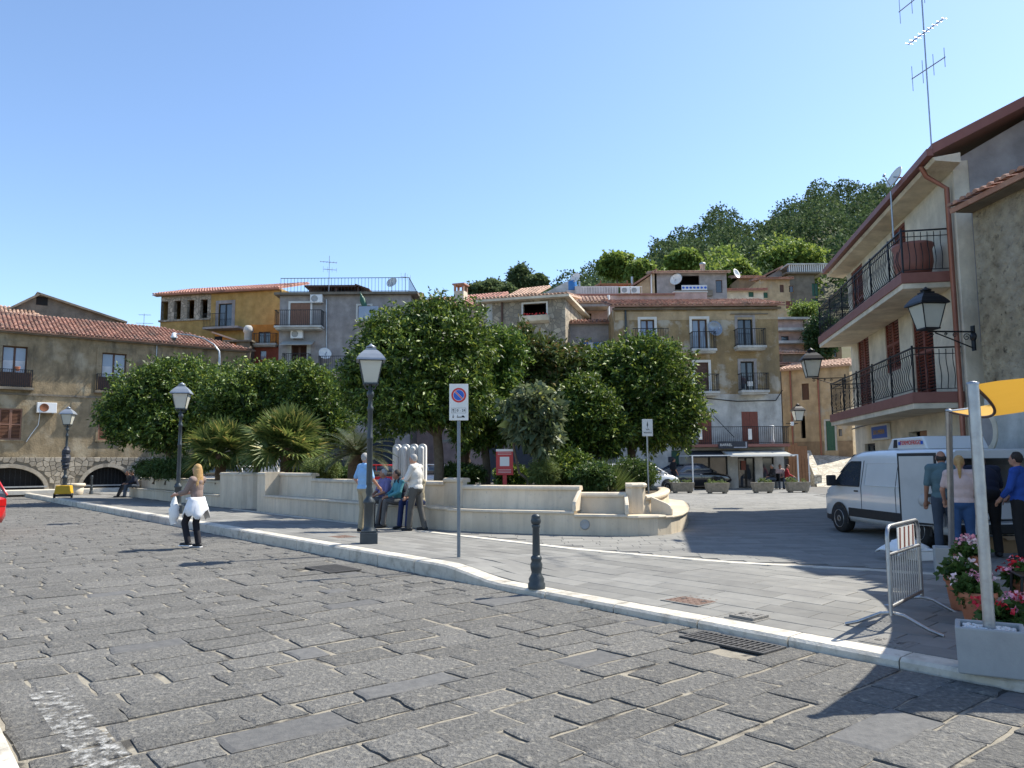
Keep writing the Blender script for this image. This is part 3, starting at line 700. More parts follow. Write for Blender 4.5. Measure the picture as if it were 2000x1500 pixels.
def side_bars(mb, x, y0, y1, z0, z1, gap=.12, r=.009):
    n = max(2, int(abs(y1-y0)/gap))
    for i in range(n):
        y = y0+(y1-y0)*i/n; mb.box(x-r, y-r, z0, x+r, y+r, z1)
    mb.box(x-.02,min(y0,y1),z1,x+.02,max(y0,y1),z1+.035); mb.box(x-.014,min(y0,y1),z0+.06,x+.014,max(y0,y1),z0+.085)
def balcony(t, x0, x1, z, dep=.8, hgt=.95, slab='pl_greywhite', rail='iron_black', th=.14):
    s = MB().box(x0,-dep,z-th,x1,-.002,z).box(x0+.06,-dep+.1,z-th-.1,x1-.06,-.002,z-th).build('balcony', M[slab], t, .01)
    b = MB(); railing_bars(b, x0+.04, x1-.04, -dep+.05, z, z+hgt); side_bars(b, x0+.04, -dep+.05, 0, z, z+hgt); side_bars(b, x1-.04, -dep+.05, 0, z, z+hgt)
    b.build('railing', M[rail], s); return s
def tiles(t, O, A, Bv, n_c=None, m='tile', name='roof', pitch=.23, course=.36, hip0=0.0, hip1=0.0, base=True):
    """clay tile slope: O eave start, A along the eave, Bv up the slope; hip0/hip1 shorten the top edge"""
    O = Vector(O); A = Vector(A); Bv = Vector(Bv); w = A.length; l = Bv.length; a = A/w; b = Bv/l; n = a.cross(b).normalized(); mb = MB()
    cols = max(1, int(w/pitch)); rows = max(1, int(l/course)); pw = w/cols; ch = l/rows
    for i in range(cols):
        for j in range(rows):
            u0 = (i+.5)*pw; v0 = j*ch; f = (j+.5)/rows
            if u0 < hip0*f or u0 > w-hip1*f: continue
            jx = random.uniform(-.012,.012); jz = random.uniform(0,.02); r0 = pw*.40; r1 = pw*.33; V = []
            for (vv, r, lift) in ((v0-.05, r0, .035+jz), (v0+ch, r1, .005+jz*.5)):
                for k in range(5):
                    th = math.pi*k/4; V.append(O + a*(u0+jx-r*math.cos(th)) + b*vv + n*(r*math.sin(th)*.9+lift))
            mb.add(V, [(k,k+1,6+k,5+k) for k in range(4)] + [(4,3,2,1,0)], False)
    rf = MB(); e = .06
    P = [O, O+A, O+A-a*hip1+Bv, O+a*hip0+Bv]; rf.prism([p - n*.10 for p in P], n*.10)
    r = rf.build(name, M[m], t) if base else None
    o = mb.build('roof_tiles', M[m], r or t); tag(o, kind='stuff'); return r
def ac_unit(t, x, z, w=.8, h=.55, d=.32, m='plastic_white', y=-.02, fan='concrete'):
    b = MB().box(x-w/2,y-d,z-h/2,x+w/2,y,z+h/2).build('air_conditioner', M[m], t, .02)
    f = MB().lathe([(.0,-.012),(h*.36,-.012),(h*.38,-.02),(h*.4,-.012),(h*.4,0),(0,0)], (x-w*.14,y-d,z), 18, 'y'); f.build('fan_grille', M[fan], b)
    for k in range(5): pass
    br = MB().box(x-w*.35,y-d+.04,z-h/2-.05,x-w*.35+.04,y+.02,z-h/2).box(x+w*.3,y-d+.04,z-h/2-.05,x+w*.3+.04,y+.02,z-h/2); br.build('bracket', M['galv'], b)
def dish(t, p, r, facing, mast=None, m='sign_white'):
    """satellite dish: reflector, feed arm, mast"""
    f = Vector(facing).normalized(); q = f.to_track_quat('Z','Y').to_matrix().to_4x4()
    b = MB(); prof = [(r*k/6, .22*r*(k/6)**2*1.6-.35*r) for k in range(1,7)] + [(r*k/6, .22*r*(k/6)**2*1.6-.35*r-.012) for k in range(6,0,-1)]
    b.lathe(prof, n=20); o = b.build('satellite_dish', M[m], t); o.matrix_local = Matrix.Translation(p) @ q
    MB().tube([(0,-r*.9,-.0),(0,-r*.3,r*.85)], .012, 6).lathe([(.03,r*.8),(.04,r*.8),(.04,r*.92),(.03,r*.92)], (0,-r*.3,0), 8).build('feed_arm', M['galv'], o)
    if mast:
        MB().tube([p, mast], .02, 6).build('dish_mast', M['galv'], t)
def antenna(t, base, h, arms, m='galv', r=.018):
    """TV aerial: mast with booms; arms = [(z, length, dir deg, n rods, rod length, vertical?)]"""
    base = Vector(base); an = MB().tube([base, base+Vector((0,0,h))], r, 6).build('aerial_mast', M[m], t)
    for z, ln, ang, n, rl, vert in arms:
        d = Vector((math.cos(rad(ang)), math.sin(rad(ang)), 0)); p = base+Vector((0,0,z)); q = Vector((0,0,1)) if vert else Vector((-d.y,d.x,0)); b = MB()
        b.tube([p-d*ln*.45, p+d*ln*.55], r*.8, 6)
        for k in range(n):
            c = p-d*ln*.43+d*ln*.96*k/max(1,n-1); L = rl*(1-.35*k/max(1,n)); b.tube([c-q*L/2, c+q*L/2], r*.45, 5)
        b.build('aerial_boom', M[m], an)
def pipe(t, pts, r=.05, m='copper', name='downpipe'): return MB().tube(pts, r, 8).build(name, M[m], t)
def chimney(t, x, y, z0, z1, w=.7, m='pl_white'):
    c = MB().box(x-w/2,y-w/2,z0,x+w/2,y+w/2,z1).build('chimney', M[m], t)
    b = MB()
    for sx in (-1,1):
        for sy in (-1,1): b.box(x+sx*w*.42-.07,y+sy*w*.42-.07,z1,x+sx*w*.42+.07,y+sy*w*.42+.07,z1+.45)
    b.box(x-w/2-.1,y-w/2-.1,z1+.45,x+w/2+.1,y+w/2+.1,z1+.55); b.build('chimney_cap', M['tile'], c); return c

# ---- long house with stone arches (left)
F = Front((LB_O.x, LB_O.y), (LB_O.x+LB_A.x*21.9, LB_O.y+LB_A.y*21.9), .34)
t = thing('arcaded_house', 'long olive plaster house with stone arches and a tiled roof', 'house', F.O, F.rz)
HL = 9.2
w1 = F.rect(3,676,52,757); w2 = F.rect(198,690,246,765); s1 = F.rect(-2,798,42,859); s2 = F.rect(192,800,236,860)
AR = [F.rect(-62,912,88,951), F.rect(160,912,258,951), F.rect(330,912,428,951)]
zst = F.hit(150,893)[1]
wm = wall_mesh(F.w, HL, [w1,w2,s1,s2,(AR[0][0]-.0,-.0,AR[0][2],zst-.0),(AR[1][0],0,AR[1][2],zst),(AR[2][0],0,AR[2][2],zst)], 9, .3)
wm.build('wall', M['pl_olive'], t)
for r in (w1,w2):
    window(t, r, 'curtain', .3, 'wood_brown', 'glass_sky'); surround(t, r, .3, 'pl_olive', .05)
    b = MB(); zz = r[1]; x0, x1 = r[0]-.28, r[2]+.28
    s = MB().box(x0-.1,-.5,zz-.14,x1+.1,-.002,zz).build('balcony', M['pl_dark'], t, .01)
    railing_bars(b, x0, x1, -.44, zz, zz+1.0, .1, .012); side_bars(b, x0, -.44, 0, zz, zz+1.0); side_bars(b, x1, -.44, 0, zz, zz+1.0); b.build('railing', M['iron_black'], s)
    MB().box(x0+.05,-.40,zz+.05,x1-.05,-.38,zz+.85).build('privacy_board', M['wood_brown'], s)
for r in (s1,s2): window(t, r, 'louvre', .12, 'shutter_brown'); surround(t, r, .12, 'pl_olive', .03)
# arches: spandrel wall above each curve and a stone ring
arcs = []
for x0, _, x1, _z in AR:
    sp = MB(); cx = (x0+x1)/2; hw = (x1-x0)/2; rise = F.hit(210,912)[1]; arcs.append((cx, hw, rise)); n = 16
    for k in range(n):
        a0 = math.pi-math.pi*k/n; a1 = math.pi-math.pi*(k+1)/n
        p0 = (cx+hw*math.cos(a0), rise*math.sin(a0)); p1 = (cx+hw*math.cos(a1), rise*math.sin(a1))
        sp.quad((p0[0],0,p0[1]),(p1[0],0,p1[1]),(p1[0],0,zst),(p0[0],0,zst)); sp.quad((p0[0],0,p0[1]),(p0[0],.5,p0[1]),(p1[0],.5,p1[1]),(p1[0],0,p1[1]))
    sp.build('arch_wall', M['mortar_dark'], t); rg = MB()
    for k in range(n):
        a0 = math.pi-math.pi*k/n; a1 = math.pi-math.pi*(k+1)/n; q = []
        for a_, e in ((a0,0),(a1,0),(a1,.22),(a0,.22)): q.append((cx+(hw+e)*math.cos(a_), -.06, (rise+e)*math.sin(a_)))
        rg.prism(q, (0,.05,0))
    rg.build('arch_ring', M['field_stone'], t)
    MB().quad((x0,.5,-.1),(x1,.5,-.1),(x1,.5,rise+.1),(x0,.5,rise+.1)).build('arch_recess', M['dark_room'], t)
    b = MB(); 
    for k in range(14):
        xx = x0+(x1-x0)*(k+.5)/14; zt = rise*math.sqrt(max(0,1-((xx-cx)/hw)**2))-.05
        if zt > .15: b.box(xx-.012,.38,.02,xx+.012,.40,zt)
    b.build('arch_grille', M['iron_black'], t)
    MB().box(x0-.1,-.3,.12,x1+.1,-.26,.2).build('guard_rail', M['galv'], t)
MB().quad((0,-.012,0),(F.w,-.012,0),(F.w,-.012,.01),(0,-.012,.01)).build('plinth_line', M['mortar_dark'], t)
# crazy stone facing between the arches, stone by stone
def clip(poly, p, q):                            # keep the part nearer to p than q
    mx, mz = (p[0]+q[0])/2, (p[1]+q[1])/2; dx, dz = q[0]-p[0], q[1]-p[1]; out = []
    f = lambda v: (v[0]-mx)*dx+(v[1]-mz)*dz
    for i in range(len(poly)):
        a, b = poly[i], poly[(i+1)%len(poly)]; fa, fb = f(a), f(b)
        if fa <= 0: out.append(a)
        if fa*fb < 0: s_ = fa/(fa-fb); out.append((a[0]+(b[0]-a[0])*s_, a[1]+(b[1]-a[1])*s_))
    return out
def crazy_stones(t, x0, x1, z0, z1, cell, ok, m, y=-.012, proud=.03, limit=300):
    pts = []
    nx = int((x1-x0)/cell)+1; nz = max(1, int((z1-z0)/(cell*.8)))
    for i in range(nx):
        for j in range(nz): pts.append((x0+(i+.5+random.uniform(-.42,.42))*(x1-x0)/nx, z0+(j+.5+random.uniform(-.4,.4))*(z1-z0)/nz))
    n = 0
    for p in pts:
        if not ok(*p): continue
        poly = [(max(x0,p[0]-cell*1.3),max(z0,p[1]-cell*1.3)),(min(x1,p[0]+cell*1.3),max(z0,p[1]-cell*1.3)),(min(x1,p[0]+cell*1.3),min(z1,p[1]+cell*1.3)),(max(x0,p[0]-cell*1.3),min(z1,p[1]+cell*1.3))]
        for q in pts:
            if q != p and abs(q[0]-p[0]) < cell*2.8 and abs(q[1]-p[1]) < cell*2.8: poly = clip(poly, p, q)
            if len(poly) < 3: break
        if len(poly) < 3 or n >= limit: continue
        cx = sum(v[0] for v in poly)/len(poly); cz = sum(v[1] for v in poly)/len(poly); k = .93
        q = [(cx+(v[0]-cx)*k, y, cz+(v[1]-cz)*k) for v in poly]; q2 = [(cx+(v[0]-cx)*k*.9, y-proud, cz+(v[1]-cz)*k*.9) for v in poly]; N_ = len(q)
        MB().add(q+q2, [(i,(i+1)%N_,N_+(i+1)%N_,N_+i) for i in range(N_)]+[tuple(range(N_,2*N_))]).build('stone', M[m], t); n += 1
okst = lambda x, z: all(((x-c)/(h+.3))**2 + (z/(r+.3))**2 > 1 for c, h, r in arcs)
MB().quad((0,-.008,0),(AR[0][0],-.008,0),(AR[0][0],-.008,zst),(0,-.008,zst)).build('stone_backing', M['mortar_dark'], t)
for xa, xb in ((AR[0][2],AR[1][0]),(AR[1][2],AR[2][0]),(AR[2][2],F.w)): MB().quad((xa,-.008,0),(xb,-.008,0),(xb,-.008,zst),(xa,-.008,zst)).build('stone_backing', M['mortar_dark'], t)
crazy_stones(t, max(0,AR[0][0]), 17.0, 0.0, zst, .33, okst, 'field_stone')
tiles(t, (-.4,-.45,HL), (F.w+.9,0,0), (0,4.2,1.65), hip1=5.0); MB().prism([(0,3.8,HL),(F.w-4.6,3.8,HL),(F.w-4.6,8.5,HL),(0,8.5,HL)], (0,0,.3)).build('rear_roof', M['tile'], t)
MB().box(-.2,-.3,HL-.16,F.w+.2,-.002,HL-.03).build('cornice', M['pl_dark'], t)
MB().box(0,-.05,w1[1]-.42,F.w,-.002,w1[1]-.30).build('string_course', M['pl_dark'], t)
xa, za = F.hit(90,797); ac_unit(t, xa, za, 1.0, .6, .4, 'plastic_white', -.02, 'ac_rust')
pipe(t, [(xa-.3,-.06,za-.3),(xa-.35,-.05,za-1.0),(xa-.7,-.05,za-1.6),(xa-.9,-.05,za-2.0)], .02, 'plastic_white', 'drain_hose')
pipe(t, [(F.hit(305,700)[0],-.06,HL-.1),(F.hit(305,700)[0],-.06,.1)], .04, 'galv')
pt = MB().lathe([(.10,0),(.14,.22),(.15,.24),(.12,.24)], (w1[0]+.75,-.35,w1[1]+.95), 12); pt.build('balcony_pot', M['terracotta'], t)
# gabled barn and second roof behind it
g1 = thing('gabled_barn', 'dark grey gable end rising behind the long tiled roof', 'house', LB(6,-9.5,0), F.rz)
pz_ = lambda px, py: None
FB = Front(xy(LB(5,-10,0)), xy(LB(25,-10,0)), 0)
P3 = [FB.hit(22,604), FB.hit(78,577), FB.hit(245,632)]
g1.location = FB.O
gm = MB().prism([(P3[0][0],0,0),(P3[2][0],0,0),(P3[2][0],0,P3[2][1]),(P3[1][0],0,P3[1][1]),(P3[0][0],0,P3[0][1])], (0,8,0)); gm.build('wall', M['pl_dark'], g1)
for a_, b_ in ((P3[0],P3[1]),(P3[1],P3[2])):
    d = Vector((b_[0]-a_[0],0,b_[1]-a_[1])); nrm = Vector((-d.z,0,d.x)).normalized()*.14
    e = d.normalized()*.25
    MB().prism([Vector((a_[0],-.3,a_[1]))-e, Vector((b_[0],-.3,b_[1]))+e*.2, Vector((b_[0],-.3,b_[1]))+e*.2+nrm, Vector((a_[0],-.3,a_[1]))-e+nrm], (0,8.6,0)).build('roof', M['pl_dark'], g1)
xo, zo = FB.hit(82,588); MB().box(xo-.35,-.02,zo-.3,xo+.35,.3,zo+.3).build('vent_opening', M['dark_room'], g1)
FC = Front(xy(LB(-6,-6.4,0)), xy(LB(14,-6.4,0)), 0); c0 = FC.hit(-80,628); c1 = FC.hit(150,628)
g2 = thing('rear_wing', 'low wing with a pale tiled roof behind the long house', 'house', FC.O, FC.rz)
MB().box(c0[0],.3,0,c1[0],6,c0[1]-.05).build('wall', M['pl_olive'], g2)
tiles(g2, (c0[0],0,c0[1]), (c1[0]-c0[0],0,0), (0,4.2,2.0), m='tile_pale', hip1=2.5)
A1 = thing('roof_aerial', 'thin rooftop aerial beyond the long tiled roof', 'aerial', D(280,655,62), 0)
antenna(A1, (0,0,-1.2), 3.0, [(2.9,.9,10,4,.5,False),(2.2,1.3,10,6,.35,False)], r=.02)

# ---- yellow house
F = Front(xy(D(302,900,59)), xy(D(542,900,57)), 0)
t = thing('yellow_house', 'yellow ochre house with an open brick loggia under its roof', 'house', F.O, F.rz)
H2 = F.hit(420,571)[1]; xl = F.hit(412,600)[0]
lo = [F.rect(a,592,b,623) for a, b in ((314,328),(340,353),(365,379),(391,405))]; wy = F.rect(427,593,453,640); wlo = F.rect(512,676,520,700)
zl = lo[0][1]-.1
wall_mesh(F.w, H2, [(-.0,zl,xl,H2), wy], 8).build('wall', M['pl_yellow'], t)
lg = MB()
xs = [0]+[v for q in lo for v in (q[0], q[2])]+[xl]
for k in range(0, len(xs), 2): lg.box(xs[k],.0,zl,xs[k+1],.35,H2-.5)
lg.box(0,0,H2-.5,xl,.35,H2-.01).box(-.12,-.1,zl-.14,xl,.35,zl); lg.build('loggia', M['rubble'], t)
MB().box(2.3,4,zl,xl,4.3,H2-.02).box(xl-.3,.35,zl,xl-.02,4,H2-.02).build('loggia_back_wall', M['pl_dark'], t)
window(t, wy, 'pane', .2, 'iron_black', 'glass'); surround(t, wy, .25, 'pl_grey', .03)
tiles(t, (-.5,-.4,H2), (F.w+.5,0,0), (0,5,1.5), m='tile_red'); MB().box(-.4,-.3,H2-.12,F.w,-.003,H2).build('cornice', M['pl_brown'], t)
b = MB(); x0, _ = F.hit(412,640); railing_bars(b, x0, F.hit(455,640)[0], -1.0, wy[1]-.1, wy[1]+.9); s = MB().box(x0,-1.1,wy[1]-.25,F.hit(480,640)[0],-.003,wy[1]-.1).build('balcony', M['pl_grey'], t); b.build('railing', M['iron_black'], s)
# orange and red annex in front
F = Front(xy(D(482,900,55)), xy(D(540,900,55)), 0)
t = thing('orange_annex', 'narrow orange and brick red annex beside the grey house', 'house', F.O, F.rz)
wo = F.rect(505,648,528,672); wr = F.rect(508,685,520,702); zo = F.hit(500,634)[1]; zr = F.hit(500,674)[1]
wall_mesh(F.w, zo, [wo], 3.5, z0=zr).build('upper_wall', M['pl_orange'], t); wall_mesh(F.w, zr-.05, [wr], 3.5).build('lower_wall', M['pl_brick'], t)
window(t, wo, 'pane', .2, 'wood_brown'); window(t, wr, 'pane', .2, 'steel_blue', 'glass_sky'); balcony(t, wo[0]-.3, F.w-.1, wo[1], .5, .7)
MB().box(-.1,-.15,zr-.12,F.w,-.003,zr-.05).build('ledge', M['pl_dark'], t)
F = Front(xy(D(455,900,54)), xy(D(482,900,54)), 0)
t = thing('stub_house', 'narrow dark plaster house end with a round-capped chimney', 'house', F.O, F.rz)
zt = F.hit(470,668)[1]; wq = F.rect(455+2,690,461,712); wall_mesh(F.w, zt, [wq], 4).build('wall', M['pl_dark'], t); window(t, wq, 'pane')
MB().box(-.9,-.25,zt,F.w+.2,4,zt+.12).build('roof', M['pl_dark'], t)
xc, zc = F.hit(476,640); MB().lathe([(.28,zt+.12),(.28,zc-.2),(.36,zc-.15),(.36,zc),(.34,zc+.15),(.2,zc+.32),(.02,zc+.36)], (xc,1,0), 14).build('chimney', M['pl_greywhite'], t)
# small ochre lean-to
F = Front(xy(D(412,900,54.5)), xy(D(468,900,54.5)), 0); t = thing('lean_to', 'bright yellow lean-to roof house above the left tiles', 'house', F.O, F.rz)
zt = F.hit(416,652)[1]; zb = F.hit(468,672)[1]; MB().prism([(0,0,0),(F.w,0,0),(F.w,0,zb),(0,0,zt)], (0,3,0)).build('wall', M['pl_orange'], t)
wq = F.rect(419,657,434,672); MB().box(wq[0],-.02,wq[1],wq[2],.02,wq[3]).build('window', M['dark_room'], t)
MB().prism([(-.2,-.15,zt+.05),(F.w+.2,-.15,zb-.02),(F.w+.2,-.15,zb+.1),(-.2,-.15,zt+.17)], (0,3.2,0)).build('roof', M['tile_pale'], t)

# ---- grey house with roof terrace
F = Front(xy(D(539,900,50)), xy(D(800,900,50)), .15)
t = thing('grey_house', 'grey plaster house with a railed roof terrace and brown shutters', 'house', F.O, F.rz)
H3 = F.hit(640,574)[1]; r1 = F.rect(567,592,606,640); r2 = F.rect(569,674,599,720); r3 = F.rect(699,597,724,626); r4 = F.rect(640,690,660,727)
shops = [F.rect(a,850,b,940) for a, b in ((560,600),(640,690),(720,770))]
wall_mesh(F.w, H3, [r1,r2,r3]+shops, 9).build('wall', M['pl_grey'], t)
window(t, r1, 'plank', .12, 'shutter_brown'); surround(t, r1, .13, 'trim_white'); window(t, r2, 'louvre', .2, 'wood_brown'); surround(t, r2, .25, 'pl_greywhite', .03, False); window(t, r3, 'plank', .12, 'shutter_brown'); surround(t, r3, .12)
for q in shops: window(t, q, 'pane', .2, 'iron_black', 'glass')
balcony(t, F.hit(543,640)[0], F.hit(634,640)[0], r1[1], .9, 1.0); balcony(t, F.hit(556,720)[0], F.hit(608,720)[0], r2[1], .7, .9); balcony(t, F.hit(628,726)[0], F.hit(690,726)[0], F.hit(650,728)[1], 1.0, .95)
MB().box(F.hit(625,730)[0],-1.1,F.hit(650,742)[1],F.hit(700,730)[0],-.003,F.hit(650,731)[1]).build('canopy', M['pl_pink'], t)
aw = F.rect(553,666,615,676); MB().prism([(aw[0],-.003,aw[3]),(aw[0],-.8,aw[1]),(aw[0],-.8,aw[1]-.03),(aw[0],-.003,aw[3]-.03)], (aw[2]-aw[0],0,0)).build('awning', M['awning_grey'], t)
for px_, py_ in ((620,585),(582,654)): ac_unit(t, *F.hit(px_,py_))
pipe(t, [(F.hit(638,585)[0],-.06,F.hit(638,585)[1]),(F.hit(638,690)[0],-.06,F.hit(638,680)[1])], .05, 'galv')
p_ = F.hit(635,690,.5); dish(t, (p_[0],-.5,p_[1]), .42, (.4,-.8,.35), (p_[0],-.02,p_[1]-.3))
MB().box(-.3,-.35,H3-.1,F.w+.5,9.2,H3+.06).build('terrace_slab', M['pl_dark'], t)
b = MB(); railing_bars(b, .1, F.w-.1, -.2, H3+.06, H3+1.0, .22, .01); side_bars(b, F.w-.1, -.2, 6, H3+.06, H3+1.0, .3); b.build('terrace_railing', M['iron_black'], t)
pg = F.rect(590,553,712,573); b = MB()
for xx in (pg[0]+.3, (pg[0]+pg[2])/2, pg[2]-.6): b.box(xx-.06,.8,H3,xx+.06,.92,pg[3]-.1).box(xx-.06,3.6,H3,xx+.06,3.72,pg[3]+.2)
b.box(pg[0],.6,pg[3]-.1,pg[2]-.7,4,pg[3]+.02); b.prism([(pg[2]-.75,.6,pg[3]),(pg[2]+.2,.6,pg[1]+.35),(pg[2]+.2,.6,pg[1]+.45),(pg[2]-.75,.6,pg[3]+.1)], (0,3.4,0)); b.build('pergola', M['wood_brown'], t)
MB().box(pg[0]+.5,3.3,H3,pg[2]-1,3.4,pg[3]-.1).build('pergola_screen', M['wood_pergola'], t)
antenna(t, (F.hit(641,560)[0],.2,H3), F.hit(641,498)[1]-H3, [(2.2,1.1,200,6,.5,False),(1.7,.9,20,4,.4,True)], r=.022)
p_ = F.hit(765,551); dish(t, (p_[0],.0,p_[1]), .38, (-.3,-.8,.4), (p_[0],.05,H3))
antenna(t, (F.hit(790,560)[0],.4,H3), F.hit(790,530)[1]-H3, [(1.2,.7,30,4,.5,True)], r=.02)
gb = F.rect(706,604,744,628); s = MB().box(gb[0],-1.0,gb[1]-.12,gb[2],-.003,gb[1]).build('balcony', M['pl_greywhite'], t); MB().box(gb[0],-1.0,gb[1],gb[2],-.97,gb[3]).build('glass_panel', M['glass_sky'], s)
um = F.hit(716,574); MB().lathe([(.02,0),(.16,.5),(.2,1.1),(.05,1.5),(.02,1.7)], (0,0,0), 10).build('folded_parasol', M['shutter_green'], t, loc=(gb[0]+.5,-.5,gb[1]+.3)).rotation_euler = (0,rad(-18),0)

# ---- house with red roof behind the tall tree
F = Front(xy(D(795,900,54)), xy(D(950,900,52)), 0)
t = thing('red_roofed_house', 'house with a red tiled roof and capped chimney behind the tallest tree', 'house', F.O, F.rz)
H4 = F.hit(870,604)[1]; MB().box(0,0,0,F.w,7,H4-.1).build('wall', M['pl_pink'], t); tiles(t, (-.2,-.4,H4), (F.w+.4,0,0), (0,4.5,1.8), m='tile_red')
c_ = F.hit(900,582,-2); chimney(t, c_[0], 2.0, H4, F.hit(900,570,-2)[1], .75)
c_ = F.hit(819,585,-2); MB().box(c_[0]-.25,1.8,H4,c_[0]+.25,2.3,F.hit(819,572,-2)[1]).build('flue', M['pl_brown'], t)
# ---- rubble stone house
F = Front(xy(D(944,900,47)), xy(D(1108,900,45.6)), .15)
t = thing('stone_house', 'rubble stone house with one dark opening above a curved flower box', 'house', F.O, F.rz)
H5 = F.hit(1020,587)[1]; ro = F.rect(1022,593,1067,618); rw = F.rect(1046,664,1064,690)
wall_mesh(F.w, H5, [ro,rw], 8).build('wall', M['rubble'], t); window(t, ro, 'open'); surround(t, ro, .1); window(t, rw, 'pane'); surround(t, rw, .1)
bx = F.rect(1017,618,1074,632); MB().prism([(bx[0],-.003,bx[3]),(bx[0],-.45,bx[3]),(bx[0],-.35,bx[1]+.12),(bx[0],-.1,bx[1]),(bx[0],-.003,bx[1])], (bx[2]-bx[0],0,0)).build('flower_box', M['pl_white'], t, .03)
fl = MB()
for k in range(26): fl.ball((random.uniform(bx[0]+.1,bx[2]-.1),-.25+random.uniform(-.1,.1),bx[3]+random.uniform(0,.14)), .05, 6, 4)
fl.build('box_flowers', M['sign_red'], t)
MB().box(-.4,-.5,H5-.02,F.w+.35,8.2,H5+.13).build('eave_slab', M['pl_white'], t); tiles(t, (-.4,-.5,H5+.14), (F.w+.7,0,0), (0,4.5,.7), m='tile_pale')
pipe(t, [(F.hit(981,600)[0],-.07,H5-.05),(F.hit(981,600)[0],-.07,.1)], .06, 'wood_brown')
MB().box(F.w*.05-.0,-.02,.1,F.w*.12,.03,H5-.06).build('corner_quoin', M['pl_greywhite'], t)
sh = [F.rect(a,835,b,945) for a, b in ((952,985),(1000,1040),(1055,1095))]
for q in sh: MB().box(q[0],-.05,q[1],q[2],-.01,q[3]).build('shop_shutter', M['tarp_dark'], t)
# ---- small grey house with laundry
F = Front(xy(D(1104,900,47)), xy(D(1207,900,47)), .15)
t = thing('small_grey_house', 'small grey house with blue striped laundry under its balcony', 'house', F.O, F.rz)
H6 = F.hit(1150,631)[1]; q1 = F.rect(1137,663,1156,690); q2 = F.rect(1176,666,1198,690)
wall_mesh(F.w, H6, [q1,q2], 4).build('wall', M['pl_grey'], t); window(t, q1, 'pane', .2, 'steel_blue'); window(t, q2, 'pane', .2, 'steel_blue')
tiles(t, (-.1,-.3,H6), (F.w+.1,0,0), (0,.9,.3), m='tile'); bl = F.rect(1138,669,1202,684,.4)
ln = thing('laundry', 'blue and white striped towels hung in front of the small grey house', 'laundry', F.O - F.N*.42 + Vector((0,0,0)), F.rz)
for k in range(6):
    xx = bl[0]+(bl[2]-bl[0])*k/6; MB().box(xx+.02,-.01,bl[1]-random.uniform(0,.1),xx+(bl[2]-bl[0])/6-.02,.01,bl[3]).build('towel', M['curtain' if k%2 else 'sign_blue'], ln)
MB().tube([(bl[0]-.1,0,bl[3]),(bl[2]+.1,0,bl[3])], .008, 5).build('clothes_line', M['galv'], ln)
# recessed pink storey behind
F = Front(xy(D(1104,900,52)), xy(D(1212,900,52)), 0)
t = thing('pink_upper_house', 'pale pink upper storey with a tiled canopy behind the small grey house', 'house', F.O, F.rz)
H7 = F.hit(1150,578)[1]; q1 = F.rect(1128,612,1155,628); wall_mesh(F.w, H7, [q1], 6).build('wall', M['pl_pink'], t); window(t, q1, 'open', .2)
c_ = F.rect(1106,585,1184,599); tiles(t, (c_[0],-1.6,c_[1]), (c_[2]-c_[0],0,0), (0,1.5,.65), m='tile_pale')
MB().box(c_[0],-1.5,F.hit(1150,607)[1],c_[2],-.003,c_[1]-.12).build('canopy_beam', M['pl_grey'], t)
pp = F.hit(1188,600); pipe(t, [(pp[0],-.2,H7),(pp[0],-.2,F.hit(1190,625)[1]),(pp[0]+.2,-.3,F.hit(1190,632)[1])], .09, 'white_paint')
# ---- long pink terrace house behind
F = Front(xy(D(1108,900,58)), xy(D(1325,900,58)), 0)
t = thing('pink_terrace_house', 'long low pink house with air conditioners on its terrace rail', 'house', F.O, F.rz)
H8 = F.hit(1200,577)[1]; MB().box(0,0,0,F.w,8,H8).build('wall', M['pl_pink'], t); MB().box(-.1,-.15,H8,F.w+.1,8,H8+.12).build('coping', M['tile_red'], t)
rr = F.rect(1135,560,1254,577); b = MB(); railing_bars(b, rr[0], rr[2], .1, H8+.1, rr[3], .2, .012); b.build('terrace_railing', M['white_paint'], t)
for px_ in (1221,1240): ac_unit(t, F.hit(px_,568)[0], F.hit(px_,568)[1], .68, .5, .3, 'plastic_white', .05)
MB().box(F.hit(1125,560)[0],1.0,H8,F.hit(1210,560)[0],1.4,F.hit(1150,553)[1]).build('terrace_wall', M['pl_greywhite'], t)
pr = F.rect(1175,535,1236,560); b = MB()
for xx in (pr[0]+.1, pr[2]-.2):
    for yy in (1.5,3.6): b.box(xx-.05,yy,H8,xx+.05,yy+.1,pr[3]-.15)
b.build('pergola_posts', M['wood_pergola'], t); MB().prism([(pr[0]-.1,1.2,pr[3]-.55),(pr[0]-.1,4.2,pr[3]),(pr[0]-.1,4.2,pr[3]+.1),(pr[0]-.1,1.2,pr[3]-.45)], (pr[2]-pr[0]+.2,0,0)).build('pergola', M['wood_pergola'], t)
p_ = F.hit(1121,545); MB().lathe([(.0,0),(.32,0),(.34,.1),(.34,.7),(.3,.8),(0,.85)], (p_[0],1.5,p_[1]-.6), 14).build('water_tank', M['tank_blue'], t); MB().box(p_[0]-.5,1.2,H8,p_[0]+.4,2.1,p_[1]-.6).build('tank_stand', M['pl_greywhite'], t)
p_ = F.hit(1126,534); dish(t, (p_[0],1.2,p_[1]), .42, (-.5,-.7,.35), (p_[0],1.3,p_[1]-.7))
pp = F.hit(1192,545); pipe(t, [(pp[0]-2.2,2,H8),(pp[0]-2.2,2,F.hit(1165,537)[1])], .07, 'galv', 'flue')
